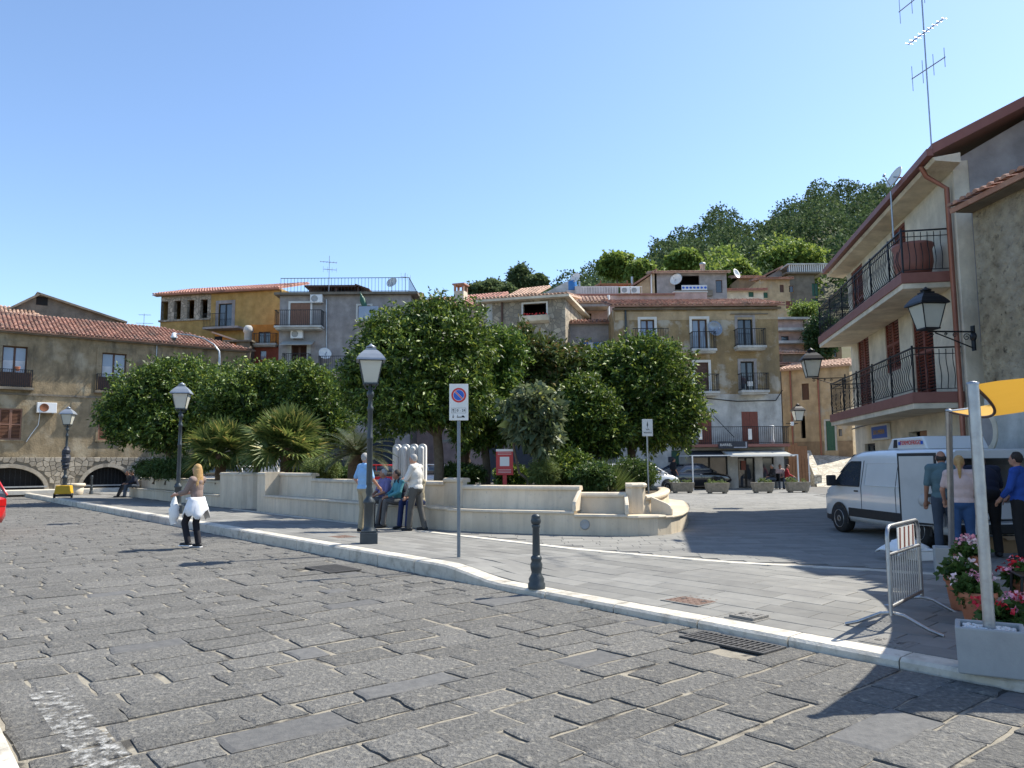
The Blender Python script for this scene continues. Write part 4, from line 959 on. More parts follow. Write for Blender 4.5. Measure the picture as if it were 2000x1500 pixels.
# ---- small roofs left of it
F = Front(xy(D(1000,900,62)), xy(D(1112,900,60)), 0); t = thing('terrace_roof_house', 'small house with a sloping tiled roof and pale terrace above the stone house', 'house', F.O, F.rz)
h_ = F.hit(1040,576)[1]; MB().box(0,0,0,F.w,5,h_).build('wall', M['pl_greywhite'], t); tiles(t, (-.3,-.3,h_), (F.w*.55,0,0), (0,3.2,1.3), m='tile_pale')
q_ = F.rect(1062,553,1112,574); MB().prism([(q_[0],.5,h_-.1),(q_[2],.5,h_-.1),(q_[2],.5,q_[3]+.3),(q_[0],.5,q_[1]+.35)], (0,.3,0)).build('terrace_parapet', M['pl_greywhite'], t)

# ---- tall ochre house with the bar
YB = 44.0
F = Front(xy(D(1207,900,YB)), xy(D(1531,900,YB)), .15)
t = thing('bar_house', 'tall peeling ochre house with balconies above the corner bar', 'house', F.O, F.rz)
HB = F.hit(1370,598)[1]; zw = F.hit(1400,770)[1]; zf = F.hit(1400,871)[1]
W_ = [F.rect(1251,624,1278,665), F.rect(1352,623,1381,684), F.rect(1441,620,1470,678), F.rect(1357,708,1384,766), F.rect(1447,706,1473,764), F.rect(1363,806,1390,868), F.rect(1449,804,1481,868)]
shop = [F.rect(1352,890,1422,953), F.rect(1442,893,1475,953), F.rect(1490,893,1512,940)]
door = F.rect(1312,880,1327,953); door2 = F.rect(1285,880,1294,953)
wall_mesh(F.w, HB, W_[:5], 9, .25, z0=zw).build('upper_wall', M['pl_ochre'], t)
wall_mesh(F.w, zw, W_[5:]+shop+[door], 9, .25).build('lower_wall', M['pl_greywhite'], t)
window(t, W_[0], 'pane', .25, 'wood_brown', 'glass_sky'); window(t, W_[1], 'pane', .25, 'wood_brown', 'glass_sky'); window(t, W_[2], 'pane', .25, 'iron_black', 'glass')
window(t, W_[3], 'plank', .2, 'wood_brown'); window(t, W_[4], 'pane', .25, 'iron_black', 'glass'); window(t, W_[5], 'plank', .1, 'shutter_red'); window(t, W_[6], 'plank', .1, 'shutter_red')
for q in (W_[0],W_[1],W_[3]): surround(t, q, .15)
for q in (W_[2],W_[4]): surround(t, q, .16, 'pl_grey', .03, False)
MB().box(W_[2][0]-.4,-.12,W_[2][3]+.17,W_[2][2]+.9,-.003,W_[2][3]+.22).build('lintel_ledge', M['pl_dark'], t)
for (a, b_, q, hh) in ((1346,1394,W_[1],.95),(1433,1490,W_[2],.95),(1352,1397,W_[3],.95),(1438,1492,W_[4],.95)): balcony(t, F.hit(a,680)[0], F.hit(b_,680)[0], q[1], .75, hh)
b = MB(); railing_bars(b, F.hit(1234,660)[0], F.hit(1302,660)[0], -.5, W_[0][1]-.1, W_[0][1]+.6, .14); s = MB().box(F.hit(1232,665)[0],-.6,W_[0][1]-.25,F.hit(1304,665)[0],-.003,W_[0][1]-.1).build('balcony', M['pl_greywhite'], t); b.build('railing', M['iron_black'], s)
p_ = F.hit(1397,641,.35); dish(t, (p_[0],-.35,p_[1]), .46, (.25,-.9,.2), (p_[0]-.1,-.02,p_[1]-.3), 'lantern_lid')
# long first-floor balcony over the shopfront
bz = F.hit(1440,868)[1]; xa, xb = F.hit(1342,868)[0], F.hit(1531,868)[0]
s = MB().box(xa,-1.0,bz-.16,xb,-.003,bz).build('balcony', M['brown_paint'], t, .01)
b = MB(); railing_bars(b, xa+.05, xb-.05, -.94, bz, bz+.95, .11, .009); side_bars(b, xb-.05, -.94, 0, bz, bz+.95); side_bars(b, xa+.05, -.94, 0, bz, bz+.95); b.build('railing', M['iron_black'], s)
for px_ in (1368,1465): x_, z_ = F.hit(px_,848,1.0); MB().box(x_-.1,-1.0,z_-.3,x_+.1,-.97,z_+.3).build('rail_ornament', M['trim_white'], s)
x_, z_ = F.hit(1512,845,1.0); MB().lathe([(.1,0),(.16,.1),(.1,.3),(.13,.9),(.17,1.0),(.1,1.05)], (x_,-.6,bz), 12).build('balcony_urn', M['trim_white'], s)
MB().box(xa+.1,-.35,zf-.28,xb-.1,-.003,bz-.17).build('fascia_board', M['awning_grey'], t); 
sg = F.rect(1403,862,1460,876,1.02); so = MB().box(sg[0],-1.06,sg[1],sg[2],-1.01,sg[3]).build('bar_sign', M['tarp_dark'], t)
lettering('BARREL', .2, M['sign_white'], so, (sg[0]+.42,-1.065,(sg[1]+sg[3])/2), (rad(90),0,0)); MB().box(sg[0]+.85,-1.066,sg[1]+.03,sg[2]-.05,-1.061,sg[1]+.09).box(sg[2]-.12,-1.066,sg[1]+.09,sg[2]-.05,-1.061,sg[3]-.03).build('sign_picture', M['glass_sky'], so)
aw = F.rect(1336,878,1404,890); MB().prism([(aw[0],-.003,aw[3]+.05),(aw[0],-1.3,aw[1]),(aw[0],-1.3,aw[1]-.1),(aw[0],-.003,aw[3]-.05)], (aw[2]-aw[0],0,0)).build('awning', M['awning_dark'], t)
aw = F.rect(1404,878,1536,888); MB().prism([(aw[0],-.003,aw[3]+.05),(aw[0],-2.4,aw[1]-.1),(aw[0],-2.4,aw[1]-.13),(aw[0],-.003,aw[3]-.02)], (aw[2]-aw[0]-.4,0,0)).build('awning', M['awning_grey'], t)
for q in shop: window(t, q, 'pane', .25, 'iron_black', 'glass')
window(t, door, 'plank', .2, 'shutter_green')
r_ = F.rect(1448,900,1457,918); MB().box(r_[0],.05,r_[1],r_[2],.08,r_[3]).build('menu_board', M['shutter_red'], t)
r_ = F.rect(1305,892,1316,903); MB().box(r_[0],-.05,r_[1],r_[2],-.003,r_[3]).build('wall_plaque', M['tarp_dark'], t)
r_ = F.rect(1460,745,1471,754,.6); MB().box(r_[0],-.62,r_[1],r_[2],-.6,r_[3]).build('rent_notice', M['sign_white'], t)
tiles(t, (-.3,-.5,HB), (F.w+.6,0,0), (0,5,1.3), m='tile'); MB().box(-.15,-.25,HB-.22,F.w+.15,-.003,HB-.1).build('cornice', M['pl_dark'], t)
MB().box(0,-.02,HB-.8,F.w,-.003,HB-.3).build('frieze', M['pl_tan'], t)
pipe(t, [(F.hit(1222,640)[0],-.07,HB-.1),(F.hit(1222,640)[0],-.07,.1)], .06, 'iron_dark')
pipe(t, [(F.hit(1380,778)[0],-.03,F.hit(1380,778)[1]),(F.hit(1440,782)[0],-.03,F.hit(1440,784)[1]),(F.hit(1515,780)[0],-.03,F.hit(1515,782)[1]),(F.hit(1528,760)[0],-.03,F.hit(1528,762)[1])], .025, 'iron_black', 'cable')
pipe(t, [(F.hit(1392,800)[0],-.1,F.hit(1392,812)[1]),(F.hit(1425,850)[0],-.9,F.hit(1425,855)[1])], .02, 'iron_black', 'brace')
# the bar's white steel frame with dark side banner
fr = thing('bar_pergola', 'thin white steel frame in front of the corner bar', 'frame', F.O-F.N*3.2, 0)
f0 = F.rect(1352,888,1560,955,3.2)
b = MB().box(f0[0],-.04,f0[3]-.06,f0[2],.04,f0[3]).box(f0[2]-.06,-.04,-.0,f0[2],.04,f0[3]-.06).box(f0[0],-.04,0,f0[0]+.06,.04,f0[3]-.06).box(f0[0],.04,f0[3]-.06,f0[0]+.06,3.1,f0[3]).box(f0[2]-.06,.04,f0[3]-.06,f0[2],3.1,f0[3])
b.build('frame', M['white_paint'], fr)
fx = Front(xy(D(1533,900,45)), xy(D(1580,900,45)), .15); bn = thing('dark_banner', 'black banner screen lettered in white right of the bar terrace', 'banner', fx.O, 0)
q_ = fx.rect(1533,896,1579,955); MB().box(q_[0],-.03,0,q_[2],.03,q_[3]).build('cloth', M['tarp_dark'], bn); MB().box(q_[2],-.04,0,q_[2]+.07,.04,q_[3]+.3).build('post', M['white_paint'], bn)
lettering('MANHATTAN', .26, M['curtain'], bn, ((q_[0]+q_[2])/2,-.036,fx.hit(1556,925)[1]))

# ---- hillside houses
def hill_house(name, label, px0, py0, px1, py1, Y, wallm, roofm, roof_h, wins=(), slab=False, dep=6, roof_d=3.0, rot=0):
    F = Front(xy(D(px0,900,Y+rot)), xy(D(px1,900,Y-rot)), 0); z0 = hill(F.O.x+2, Y)-1.0; F.O.z = z0
    t = thing(name, label, 'house', F.O, F.rz); h = F.hit((px0+px1)/2, py0)[1]
    R = [F.rect(*q[:4]) for q in wins]
    wall_mesh(F.w, h, R, dep).build('wall', M[wallm], t)
    for r, q in zip(R, wins): window(t, r, q[4], .2, *(q[5:]))
    if slab: MB().box(-.4,-.5,h,F.w+.4,dep,h+.15).build('roof', M[roofm], t)
    else: tiles(t, (-.3,-.4,h), (F.w+.6,0,0), (0,roof_d,roof_h), m=roofm, pitch=.26)
    return F, t, h
F, t, h = hill_house('hill_house', 'grey house with a banner-draped loggia on the hillside', 1288, 533, 1432, 600, 66, 'pl_grey', 'tile_pale', .7, [(1318,538,1366,566,'open'),(1398,547,1411,572,'pane')])
q_ = F.rect(1331,557,1381,567,.3); bn = MB().box(q_[0],-.34,q_[1],q_[2],-.3,q_[3]).build('banner', M['curtain'], t); b = MB()
for k in range(7): b.ball((q_[0]+(q_[2]-q_[0])*(k+.5)/7,-.345,(q_[1]+q_[3])/2), (.12,.01,.1), 8, 5)
b.build('banner_print', M['sign_blue'], bn)
q_ = F.rect(1318,566,1392,571,.3); s = MB().box(q_[0],-.28,q_[1]-.3,q_[2],-.003,q_[3]).build('balcony', M['pl_dark'], t)
p_ = F.hit(1318,547); dish(t, (p_[0],-.4,p_[1]), .55, (-.5,-.8,.3), (p_[0],0,p_[1]-.3)); p_ = F.hit(1438,535); dish(t, (p_[0],-.2,p_[1]), .45, (.6,-.7,.3), (p_[0]-.4,.2,p_[1]-.4))
MB().lathe([(.2,0),(.22,.05),(.22,.8),(.28,.85),(.28,1.0),(.1,1.1)], (F.hit(1376,533)[0],.6,h), 10).build('flue', M['galv'], t)
c_ = F.hit(1302,525); MB().box(c_[0]-.7,1.5,h,c_[0]+.8,2.4,c_[1]).build('roof_tank', M['galv'], t)
F2 = Front(xy(D(1235,900,66)), xy(D(1292,900,66)), 0); t2 = thing('hill_shed', 'tawny gabled shed against the hillside house', 'house', F2.O, 0); a_, b_ = F2.hit(1235,568), F2.hit(1292,530)
MB().prism([(0,0,0),(F2.w,0,0),(F2.w,0,b_[1]),(0,0,a_[1])], (0,5,0)).build('wall', M['pl_tan'], t2); MB().prism([(-.4,-.4,a_[1]-.1),(F2.w,-.4,b_[1]+.05),(F2.w,-.4,b_[1]+.2),(-.4,-.4,a_[1]+.05)], (0,5.4,0)).build('roof', M['tile'], t2); pipe(t2, [(F2.w-.5,-.1,b_[1]-.3),(F2.w-.5,-.1,b_[1]-4)], .07, 'white_paint')
MB().tube([(F2.w*.2,1,a_[1]),(F2.w*.2,1,a_[1]+1.5)], .1, 8).build('flue', M['galv'], t2)
F3 = Front(xy(D(1326,900,61)), xy(D(1392,900,61)), 0); t3 = thing('pink_parapet', 'plain pink parapet wall below the banner loggia', 'wall', F3.O, 0); MB().box(0,0,0,F3.w,4,F3.hit(1350,571)[1]).build('wall', M['pl_pink'], t3); MB().box(-.05,-.05,F3.hit(1350,571)[1],F3.w+.05,4,F3.hit(1350,571)[1]+.08).build('coping', M['trim_white'], t3)
hill_house('hill_house', 'low white hillside house with green shutters', 1432, 567, 1505, 600, 68, 'pl_white', 'tile_red', .5, [(1462,570,1472,580,'plank','shutter_green'),(1491,571,1500,582,'plank','shutter_green')])
hill_house('hill_house', 'tan hillside house with two small brown windows', 1500, 545, 1558, 620, 72, 'pl_tan', 'tile', .5, [(1523,556,1531,571,'plank','wood_brown'),(1541,558,1550,571,'pane'),(1535,588,1547,604,'plank','shutter_red')])
hill_house('hill_house', 'brown gabled hillside house beside the tan one', 1456, 543, 1503, 580, 76, 'pl_brown', 'tile', .8)
F, t, h = hill_house('hill_house', 'grey hillside house with a glazed veranda and pale balustrade', 1556, 536, 1608, 640, 75, 'pl_dark', 'pl_dark', .4, [(1586,553,1598,578,'plank','shutter_green'),(1586,583,1598,592,'plank','shutter_green')], True)
v_ = F.rect(1540,517,1610,537); V_o = MB().box(v_[0],-.2,h+.1,v_[2],3,h+.25).box(v_[0]-.2,-.4,v_[3]-.1,v_[2]+.2,4,v_[3]+.05)
for k in range(9): V_o.box(v_[0]+(v_[2]-v_[0])*k/8.6,-.1,h+.25,v_[0]+(v_[2]-v_[0])*k/8.6+.12,.05,v_[3]-.1)
V_o.build('veranda', M['pl_greywhite'], t); MB().box(v_[0],.3,h+.2,v_[2],.4,v_[3]-.1).build('veranda_glass', M['glass_sky'], t)
b = MB(); railing_bars(b, v_[0], v_[2], -.3, h+.2, h+.9, .2, .05); b.build('balustrade', M['trim_white'], t)
F4 = Front(xy(D(1508,900,77)), xy(D(1545,900,76)), 0); a_, b_ = F4.hit(1505,541), F4.hit(1545,517); t4 = thing('hill_gable', 'pale sloping gable beside the glazed veranda', 'house', F4.O, 0)
MB().prism([(0,0,0),(F4.w,0,0),(F4.w,0,b_[1]),(0,0,a_[1])], (0,4,0)).build('wall', M['pl_grey'], t4); MB().prism([(-.3,-.3,a_[1]),(F4.w,-.3,b_[1]+.1),(F4.w,-.3,b_[1]+.25),(-.3,-.3,a_[1]+.15)], (0,4.4,0)).build('roof', M['tile'], t4)

# ---- alley houses right of the bar
F, t, h = hill_house('alley_house', 'pink stepped house with pale ledges behind the bar corner', 1524, 625, 1580, 800, 60, 'pl_pink', 'pl_greywhite', .3, [(1526,656,1541,668,'pane')], True)
for py_, e in ((648,.9),(673,.3)): q_ = F.hit(1550,py_); MB().box(-.1,-.7,q_[1],F.w+e,-.003,q_[1]+.22).build('ledge', M['pl_greywhite'], t)
F, t, h = hill_house('alley_house', 'old brown house with a dark red door above the alley', 1577, 664, 1655, 800, 61, 'pl_brown', 'tile_pale', .7, [(1607,679,1621,706,'plank','shutter_red'),(1628,682,1634,697,'pane')])
F, t, h = hill_house('alley_house', 'low mossy grey house in the alley with stepped tile edges', 1524, 712, 1585, 860, 58, 'pl_dark', 'tile', .5)
for py_ in (688,): q_ = F.hit(1550,py_); MB().box(F.w*.3,.5,h,F.w+.3,3,q_[1]).build('upper_wall', M['pl_dark'], t); tiles(t, (F.w*.3-.2,.2,q_[1]), (F.w*.7+.4,0,0), (0,2,.5), m='tile_pale')
FT = Front(xy(D(1533,900,55)), xy(D(1668,900,52)), 1.75)
t = thing('tan_alley_house', 'tan alley house with a green door and dark windows', 'house', FT.O, FT.rz)
h0, h1 = FT.hit(1545,727)[1], FT.hit(1650,708)[1]; HT = (h0+h1)/2
tw = [FT.rect(1566,749,1580,781), FT.rect(1564,812,1573,856), FT.rect(1614,822,1631,880), FT.rect(1638,838,1645,852)]
wall_mesh(FT.w, HT, tw, 6).build('wall', M['pl_tan'], t); window(t, tw[0], 'plank', .2, 'wood_brown'); window(t, tw[1], 'open'); window(t, tw[2], 'plank', .15, 'shutter_green'); window(t, tw[3], 'pane')
surround(t, tw[2], .12, 'pl_greywhite', .03, False); tiles(t, (-.2,-.35,HT), (FT.w+.4,0,0), (0,3.5,.8), m='tile_pale')
q_ = FT.rect(1533,862,1668,895); MB().box(0,-.06,0,tw[2][0]-.2,-.003,q_[3]).box(tw[2][2]+.2,-.06,0,FT.w,-.003,q_[3]).build('plinth', M['pl_brown'], t)
pipe(t, [(FT.hit(1599,760)[0],-.07,HT-.1),(FT.hit(1599,760)[0],-.07,.3)], .06, 'copper'); pipe(t, [(FT.hit(1545,760)[0],-.07,HT-.1),(FT.hit(1545,760)[0],-.07,.3)], .06, 'copper')
# cobbled ramp with a low wall
rp = thing('cobbled_ramp', 'pale cobbled ramp climbing between the bar and the white house', 'ramp', (0,0,0))
r0, r1 = G(1596,951,.15), G(1700,951,.15); r2, r3 = D(1700,889,52.0), D(1588,889,53.5)
MB().prism([r0, r1, r2, r3], (0,0,-.4)).build('paving', M['cobble_pale'], rp)
w0, w1_ = G(1606,950,.15), D(1583,884,51.5)
def ramp_wall():
    b = MB(); a0 = Vector((w0.x,w0.y,.1)); a1 = Vector((w1_.x,w1_.y,.1)); top0 = D(1606,928,w0.y).z; top1 = D(1580,880,w1_.y).z; e = Vector((-.45,0,0))
    b.add([a0,a1,a1+e,a0+e,Vector((a0.x,a0.y,top0)),Vector((a1.x,a1.y,top1)),Vector((a1.x-.45,a1.y,top1)),Vector((a0.x-.45,a0.y,top0))], [(3,2,1,0),(4,5,6,7),(0,1,5,4),(1,2,6,5),(2,3,7,6),(3,0,4,7)]); b.build('parapet', M['cobble_pale'], rp)
ramp_wall()
F = Front(xy(D(1540,900,44.8)), xy(D(1577,900,44.8)), .15); fn = thing('rusty_hoarding', 'rusty brown wooden hoarding beside the banner', 'fence', F.O, 0); q_ = F.rect(1540,868,1577,896)
for k in range(6): MB().box(q_[0]+(q_[2]-q_[0])*k/6+.01,0,0,q_[0]+(q_[2]-q_[0])*(k+1)/6-.01,.04,q_[3]+random.uniform(-.1,.1)).build('board', M['wood_pergola'], fn)

# ---- white house with two balconies (right)
WA = Vector((11.43, 25.64, 0)); WB = Vector((9.66, 16.2, 0))
F = Front((WA.x, WA.y), (WB.x, WB.y), .15)                # from far to near so that y points into the house
WH = F
t = thing('white_house', 'cream house with two iron balconies and red brown shutters', 'house', F.O, F.rz)
HW = 8.0; near = F.w
zb1 = F.hit(1770,770,1.0)[1]; zb2 = F.hit(1770,528,1.0)[1]
sw = [F.rect(1677,650,1699,782), F.rect(1729,617,1757,726), F.rect(1784,592,1824,766)]
zlo = zb1+.02
sw = [(sw[0][0], zlo, sw[0][2], sw[0][3]), (sw[1][0], sw[1][1], sw[1][2], sw[1][3]), (sw[2][0], zlo, sw[2][2], sw[2][3])]
up = [F.rect(1662,500,1685,590), F.rect(1740,410,1768,500)]; up = [(q[0], zb2+.02, q[2], zb2+2.05) for q in up]
gr = [F.rect(1690,866,1710,900), F.rect(1776,842,1812,900)]
wall_mesh(F.w, HW, sw+up+gr, 8, .2).build('wall', M['pl_white'], t)
for q in sw+up: window(t, q, 'louvre', .14, 'shutter_red')
window(t, gr[0], 'pane', .2, 'iron_black'); window(t, gr[1], 'open'); MB().box(gr[1][0]+.7,.06,gr[1][1],gr[1][2],.1,gr[1][3]).build('door', M['wood_pergola'], t)
def fancy_balcony(z, x0, x1, dep=1.05):
    s = MB().box(x0,-dep,z-.24,x1,-.003,z-.005).build('balcony', M['brown_paint'], t, .01)
    MB().box(x0+.03,-dep+.03,z-.36,x1-.03,-.004,z-.243).build('balcony_soffit', M['pl_white'], s)
    # bellied balusters
    def curve(): return [(0,0,.06),(0,0,.12),(0,-.045,.24),(0,-.06,.34),(0,-.035,.48),(0,.012,.62),(0,.02,.74),(0,0,.86),(0,0,.93)]
    bm = MB().tube(curve(), .009, 5).mesh('baluster'); bm.materials.append(M['iron_black'])
    pm_ = MB().box(-.018,-.018,0,.018,.018,1.02).mesh('rail_post'); pm_.materials.append(M['iron_black'])
    n = int((x1-x0)/.145); y = -dep+.07
    for k in range(n+1):
        x = x0+.06+(x1-x0-.12)*k/n
        if k % 11 == 0 or k == n: share(pm_, 'rail_post', s, (x,y,z))
        else: share(bm, 'baluster', s, (x,y,z))
    for xe in (x0+.06, x1-.06):
        for k in range(1,7): share(bm, 'baluster', s, (xe,y+(dep-.1)*k/7,z), (0,0,rad(90) if xe > (x0+x1)/2 else rad(-90)))
    r = MB().box(x0+.03,y-.022,z+.95,x1-.03,y+.022,z+.98).box(x0+.05,y-.012,z+.82,x1-.05,y+.012,z+.835).box(x0+.05,y-.012,z+.06,x1-.05,y+.012,z+.075)
    for xe in (x0+.06, x1-.06): r.box(xe-.02,y,z+.95,xe+.02,-.003,z+.98).box(xe-.01,y,z+.06,xe+.01,-.003,z+.075).box(xe-.01,y,z+.82,xe+.01,-.003,z+.835)
    r.build('handrail', M['iron_black'], s); return s
xf = F.hit(1624,815,1.0)[0]
fancy_balcony(zb1, max(.1,xf), F.w-.18); fancy_balcony(zb2, .1, F.w-.45)
pot = MB().lathe([(.28,0),(.36,.06),(.42,.3),(.40,.6),(.44,.68),(.44,.74),(.36,.76),(.3,.7)], (F.w-.95,-.62,zb2), 16); pot.build('terracotta_jar', M['brown_paint'], t)
# eave, gutter, roof, gable end
MB().prism([(-.5,-.55,HW-.05),(-.5,-.003,HW+.02),(-.5,-.003,HW-.2),(-.5,-.5,HW-.12)], (F.w+.95,0,0)).build('soffit', M['pl_white'], t)
MB().box(-.5,-.68,HW-.02,F.w+.5,-.55,HW+.13).build('gutter', M['brown_paint'], t)
rise = 2.2; dp = 8.0
MB().prism([(-.5,-.56,HW+.02),(-.5,dp/2,HW+rise),(-.5,dp+.5,HW+.02),(-.5,dp+.5,HW+.24),(-.5,dp/2,HW+rise+.22),(-.5,-.56,HW+.24)], (F.w+1.0,0,0)).build('roof', M['brown_paint'], t)
MB().prism([(F.w-.25,0,HW),(F.w-.25,dp,HW),(F.w-.25,dp/2,HW+rise)], (.24,0,0)).build('gable_wall', M['pl_grey'], t)
MB().box(F.w+.003,.3,HW-4,F.w+.02,dp,HW+.0).build('gable_render', M['pl_grey'], t)
pipe(t, [(F.w-.15,-.6,HW-.02),(F.w-.15,-.5,HW-.25),(F.w-.15,-.1,HW-.55),(F.w-.15,-.1,.1)], .055, 'copper')
antenna(t, (F.w-.3,-.3,HW), F.hit(1790,50)[1]-HW, [(F.hit(1790,47)[1]-HW-.02,1.6,24,5,.62,True),(F.hit(1793,122)[1]-HW,1.1,24,9,.2,False),(F.hit(1800,185)[1]-HW,1.0,24,4,.6,True)], r=.017)
p_ = F.hit(1750,345,.7); dish(t, (p_[0],-.75,p_[1]), .27, (.2,-.8,.4), (p_[0]+.35,-.55,HW+.1))
pipe(t, [(F.hit(1738,420,1.0)[0],-.95,zb2+.9),(F.hit(1738,420,1.0)[0],-.95,HW-.2)], .02, 'galv', 'support_pole')
q_ = F.rect(1703,829,1735,859,.08); sg = MB().box(q_[0],-.1,q_[1],q_[2],-.02,q_[3]).build('shop_sign', M['trim_white'], t); MB().box(q_[0]+.05,-.108,q_[1]+.05,q_[2]-.05,-.1,q_[3]-.05).build('sign_face', M['sign_blue'], sg)
lettering('SALUMERIA', .19, M['yellow_box'], sg, ((q_[0]+q_[2])/2,-.112,(q_[1]+q_[3])/2), sx=1.2)
pipe(t, [(F.hit(1668,850)[0],-.05,F.hit(1668,838)[1]),(F.hit(1760,815)[0],-.05,F.hit(1760,812)[1]),(F.hit(1850,790)[0],-.05,F.hit(1850,783)[1])], .02, 'iron_black', 'cable')
# ---- rough stone house at the far right
SA = Vector((9.5, 15.5, 0)); SB = Vector((10.1, 8.0, 0))
F = Front((SA.x+.08, SA.y), (SB.x+.08, SB.y), .15)
t = thing('rough_stone_house', 'rough rendered old house with broken roof tiles at the right edge', 'house', F.O, F.rz)
HS = 6.7
ov = F.rect(1916,812,1944,872); gw = F.rect(1980,822,2010,868)
wall_mesh(F.w, HS, [gw], 7).build('wall', M['rough_render'], t)
MB().box(0,-.03,0,F.w,-.003,F.hit(1930,778)[1]).build('lower_render', M['pl_greywhite'], t)
cx, cz = (ov[0]+ov[2])/2, (ov[1]+ov[3])/2; rx, rz_ = (ov[2]-ov[0])/2, (ov[3]-ov[1])/2
b = MB(); n = 24; V = []
for k in range(n):
    a_ = 2*math.pi*k/n; V += [(cx+rx*math.cos(a_),-.05,cz+rz_*math.sin(a_)), (cx+(rx+.12)*math.cos(a_),-.05,cz+(rz_+.12)*math.sin(a_)), (cx+(rx+.12)*math.cos(a_),-.028,cz+(rz_+.12)*math.sin(a_))]
b.add(V, [(3*k,3*k+1,(3*k+4)%(3*n),(3*k+3)%(3*n)) for k in range(n)] + [(3*k+1,3*k+2,(3*k+5)%(3*n),(3*k+4)%(3*n)) for k in range(n)]); b.build('oval_surround', M['pl_white'], t)
MB().add([(cx+rx*math.cos(2*math.pi*k/n),-.036,cz+rz_*math.sin(2*math.pi*k/n)) for k in range(n)], [tuple(range(n))]).build('oval_panel', M['pl_grey'], t)
window(t, gw, 'plank', .15, 'shutter_green')
tiles(t, (-.08,-.45,HS), (F.w+.08,0,0), (0,4,1.2), m='tile', pitch=.2, course=.34)
MB().box(0,-.35,HS-.1,F.w,-.003,HS-.02).build('cornice', M['pl_dark'], t)
chx = F.hit(1992,240)[0]
ct = MB().box(chx-.35,1.6,HS,chx+.4,2.3,F.hit(1990,190,-2)[1]).build('chimney', M['rubble'], t); MB().box(chx-.5,1.45,F.hit(1990,190,-2)[1],chx+.5,2.45,F.hit(1990,178,-2)[1]).build('chimney_cap', M['tile'], ct)
# white balustrade on a terrace in front of the grey house
F = Front(xy(D(468,900,43)), xy(D(545,900,43)), .15); t = thing('balustrade', 'white balustrade with turned balusters behind the palms', 'balustrade', F.O, 0); z1 = F.hit(500,893)[1]; z0 = F.hit(500,912)[1]
MB().box(0,-.15,z1-.12,F.w,.15,z1).build('top_rail', M['trim_white'], t, .02); MB().box(0,-.15,0,F.w,.15,z0).build('plinth', M['trim_white'], t)
bal = MB().lathe([(.07,0),(.07,.05),(.04,.08),(.085,.2),(.05,.36),(.045,.42),(.07,.46),(.07,.5)], n=10).mesh('baluster'); bal.materials.append(M['trim_white'])
for k in range(9): share(bal, 'baluster', t, (.12+(F.w-.24)*k/8,0,z0), (0,0,0), (1,1,(z1-.12-z0)/.5))
# ------------------------------------------------------------------ vegetation
def leaf_quads(C, Dn, Ln, Wd, droop=.15):
    """C bases, Dn unit directions, Ln lengths, Wd widths -> verts, quads (one folded leaf each)"""
    n = len(C); r = rng.normal(size=(n,3)); s = np.cross(Dn, r); s /= np.linalg.norm(s, axis=1, keepdims=True)+1e-9; nn = np.cross(s, Dn)
    L = Ln[:,None]; Wv = Wd[:,None]; mid = C + Dn*L*.45
    V = np.empty((n,4,3)); V[:,0] = C; V[:,1] = mid + s*Wv*.5 + nn*Wv*.18; V[:,2] = C + Dn*L - np.array([0,0,1])*L*droop; V[:,3] = mid - s*Wv*.5 + nn*Wv*.18
    return V.reshape(-1,3), np.arange(n*4).reshape(n,4)
def unit(v): return v/(np.linalg.norm(v, axis=1, keepdims=True)+1e-9)
def crown_pts(lobes, n, lo=.78, hi=1.04, bump=.12):
    lob = np.array(lobes, float); area = np.array([(a*b+b*c+a*c) for a,b,c in lob[:,3:6]]); k = rng.choice(len(lob), n*3, p=area/area.sum())
    d = unit(rng.normal(size=(n*3,3))); ph = rng.uniform(0,6.28,(len(lob),6))
    w = 1 + bump*(np.sin(d[:,0]*4+ph[k,0])*np.sin(d[:,2]*5+ph[k,1]) + .6*np.sin(d[:,1]*9+ph[k,2])*np.sin(d[:,2]*8+ph[k,3]))
    f = rng.uniform(lo,hi,n*3)*w; P = lob[k,:3] + d*lob[k,3:6]*f[:,None]
    keep = np.ones(n*3, bool)
    for i, L in enumerate(lob):
        q = ((P-L[:3])/L[3:6]); keep &= ~(((q**2).sum(1) < (lo*.92)**2) & (k != i))
    P = P[keep][:n]; d = d[keep][:n]; return P, d
def crown(name, lobes, mt, parent, nclump, per, leaf=(.1,.045), spread=.16, lo=.74, hi=1.05, up=.25, bump=.17, droop=.15, core=True):
    P, d = crown_pts(lobes, nclump, lo, hi, bump); n = len(P)
    tw = unit(d*.9 + rng.normal(size=(n,3))*.35 + np.array([0,0,up]))
    C = np.repeat(P, per, 0); T = np.repeat(tw, per, 0); m = len(C)
    off = rng.uniform(-1,1,m)[:,None]*T*spread; Dn = unit(T*.75 + unit(rng.normal(size=(m,3)))*.9)
    sc = rng.uniform(.65,1.25,m)
    V, Q = leaf_quads(C + off + rng.normal(size=(m,3))*spread*.22, Dn, leaf[0]*sc, leaf[1]*sc, droop)
    if core:                                     # inner foliage
        Pc, dc = crown_pts(lobes, nclump*2, lo*.55, lo*.98, .05); mc = len(Pc); s2 = rng.uniform(1.4,2.4,mc)
        V2, Q2 = leaf_quads(Pc, unit(rng.normal(size=(mc,3))+dc*.4), leaf[0]*s2, leaf[1]*s2*1.3, droop); Q2 = Q2+len(V); V = np.concatenate([V,V2]); Q = np.concatenate([Q,Q2])
    return np_mesh(name, V, Q, M[mt], parent)
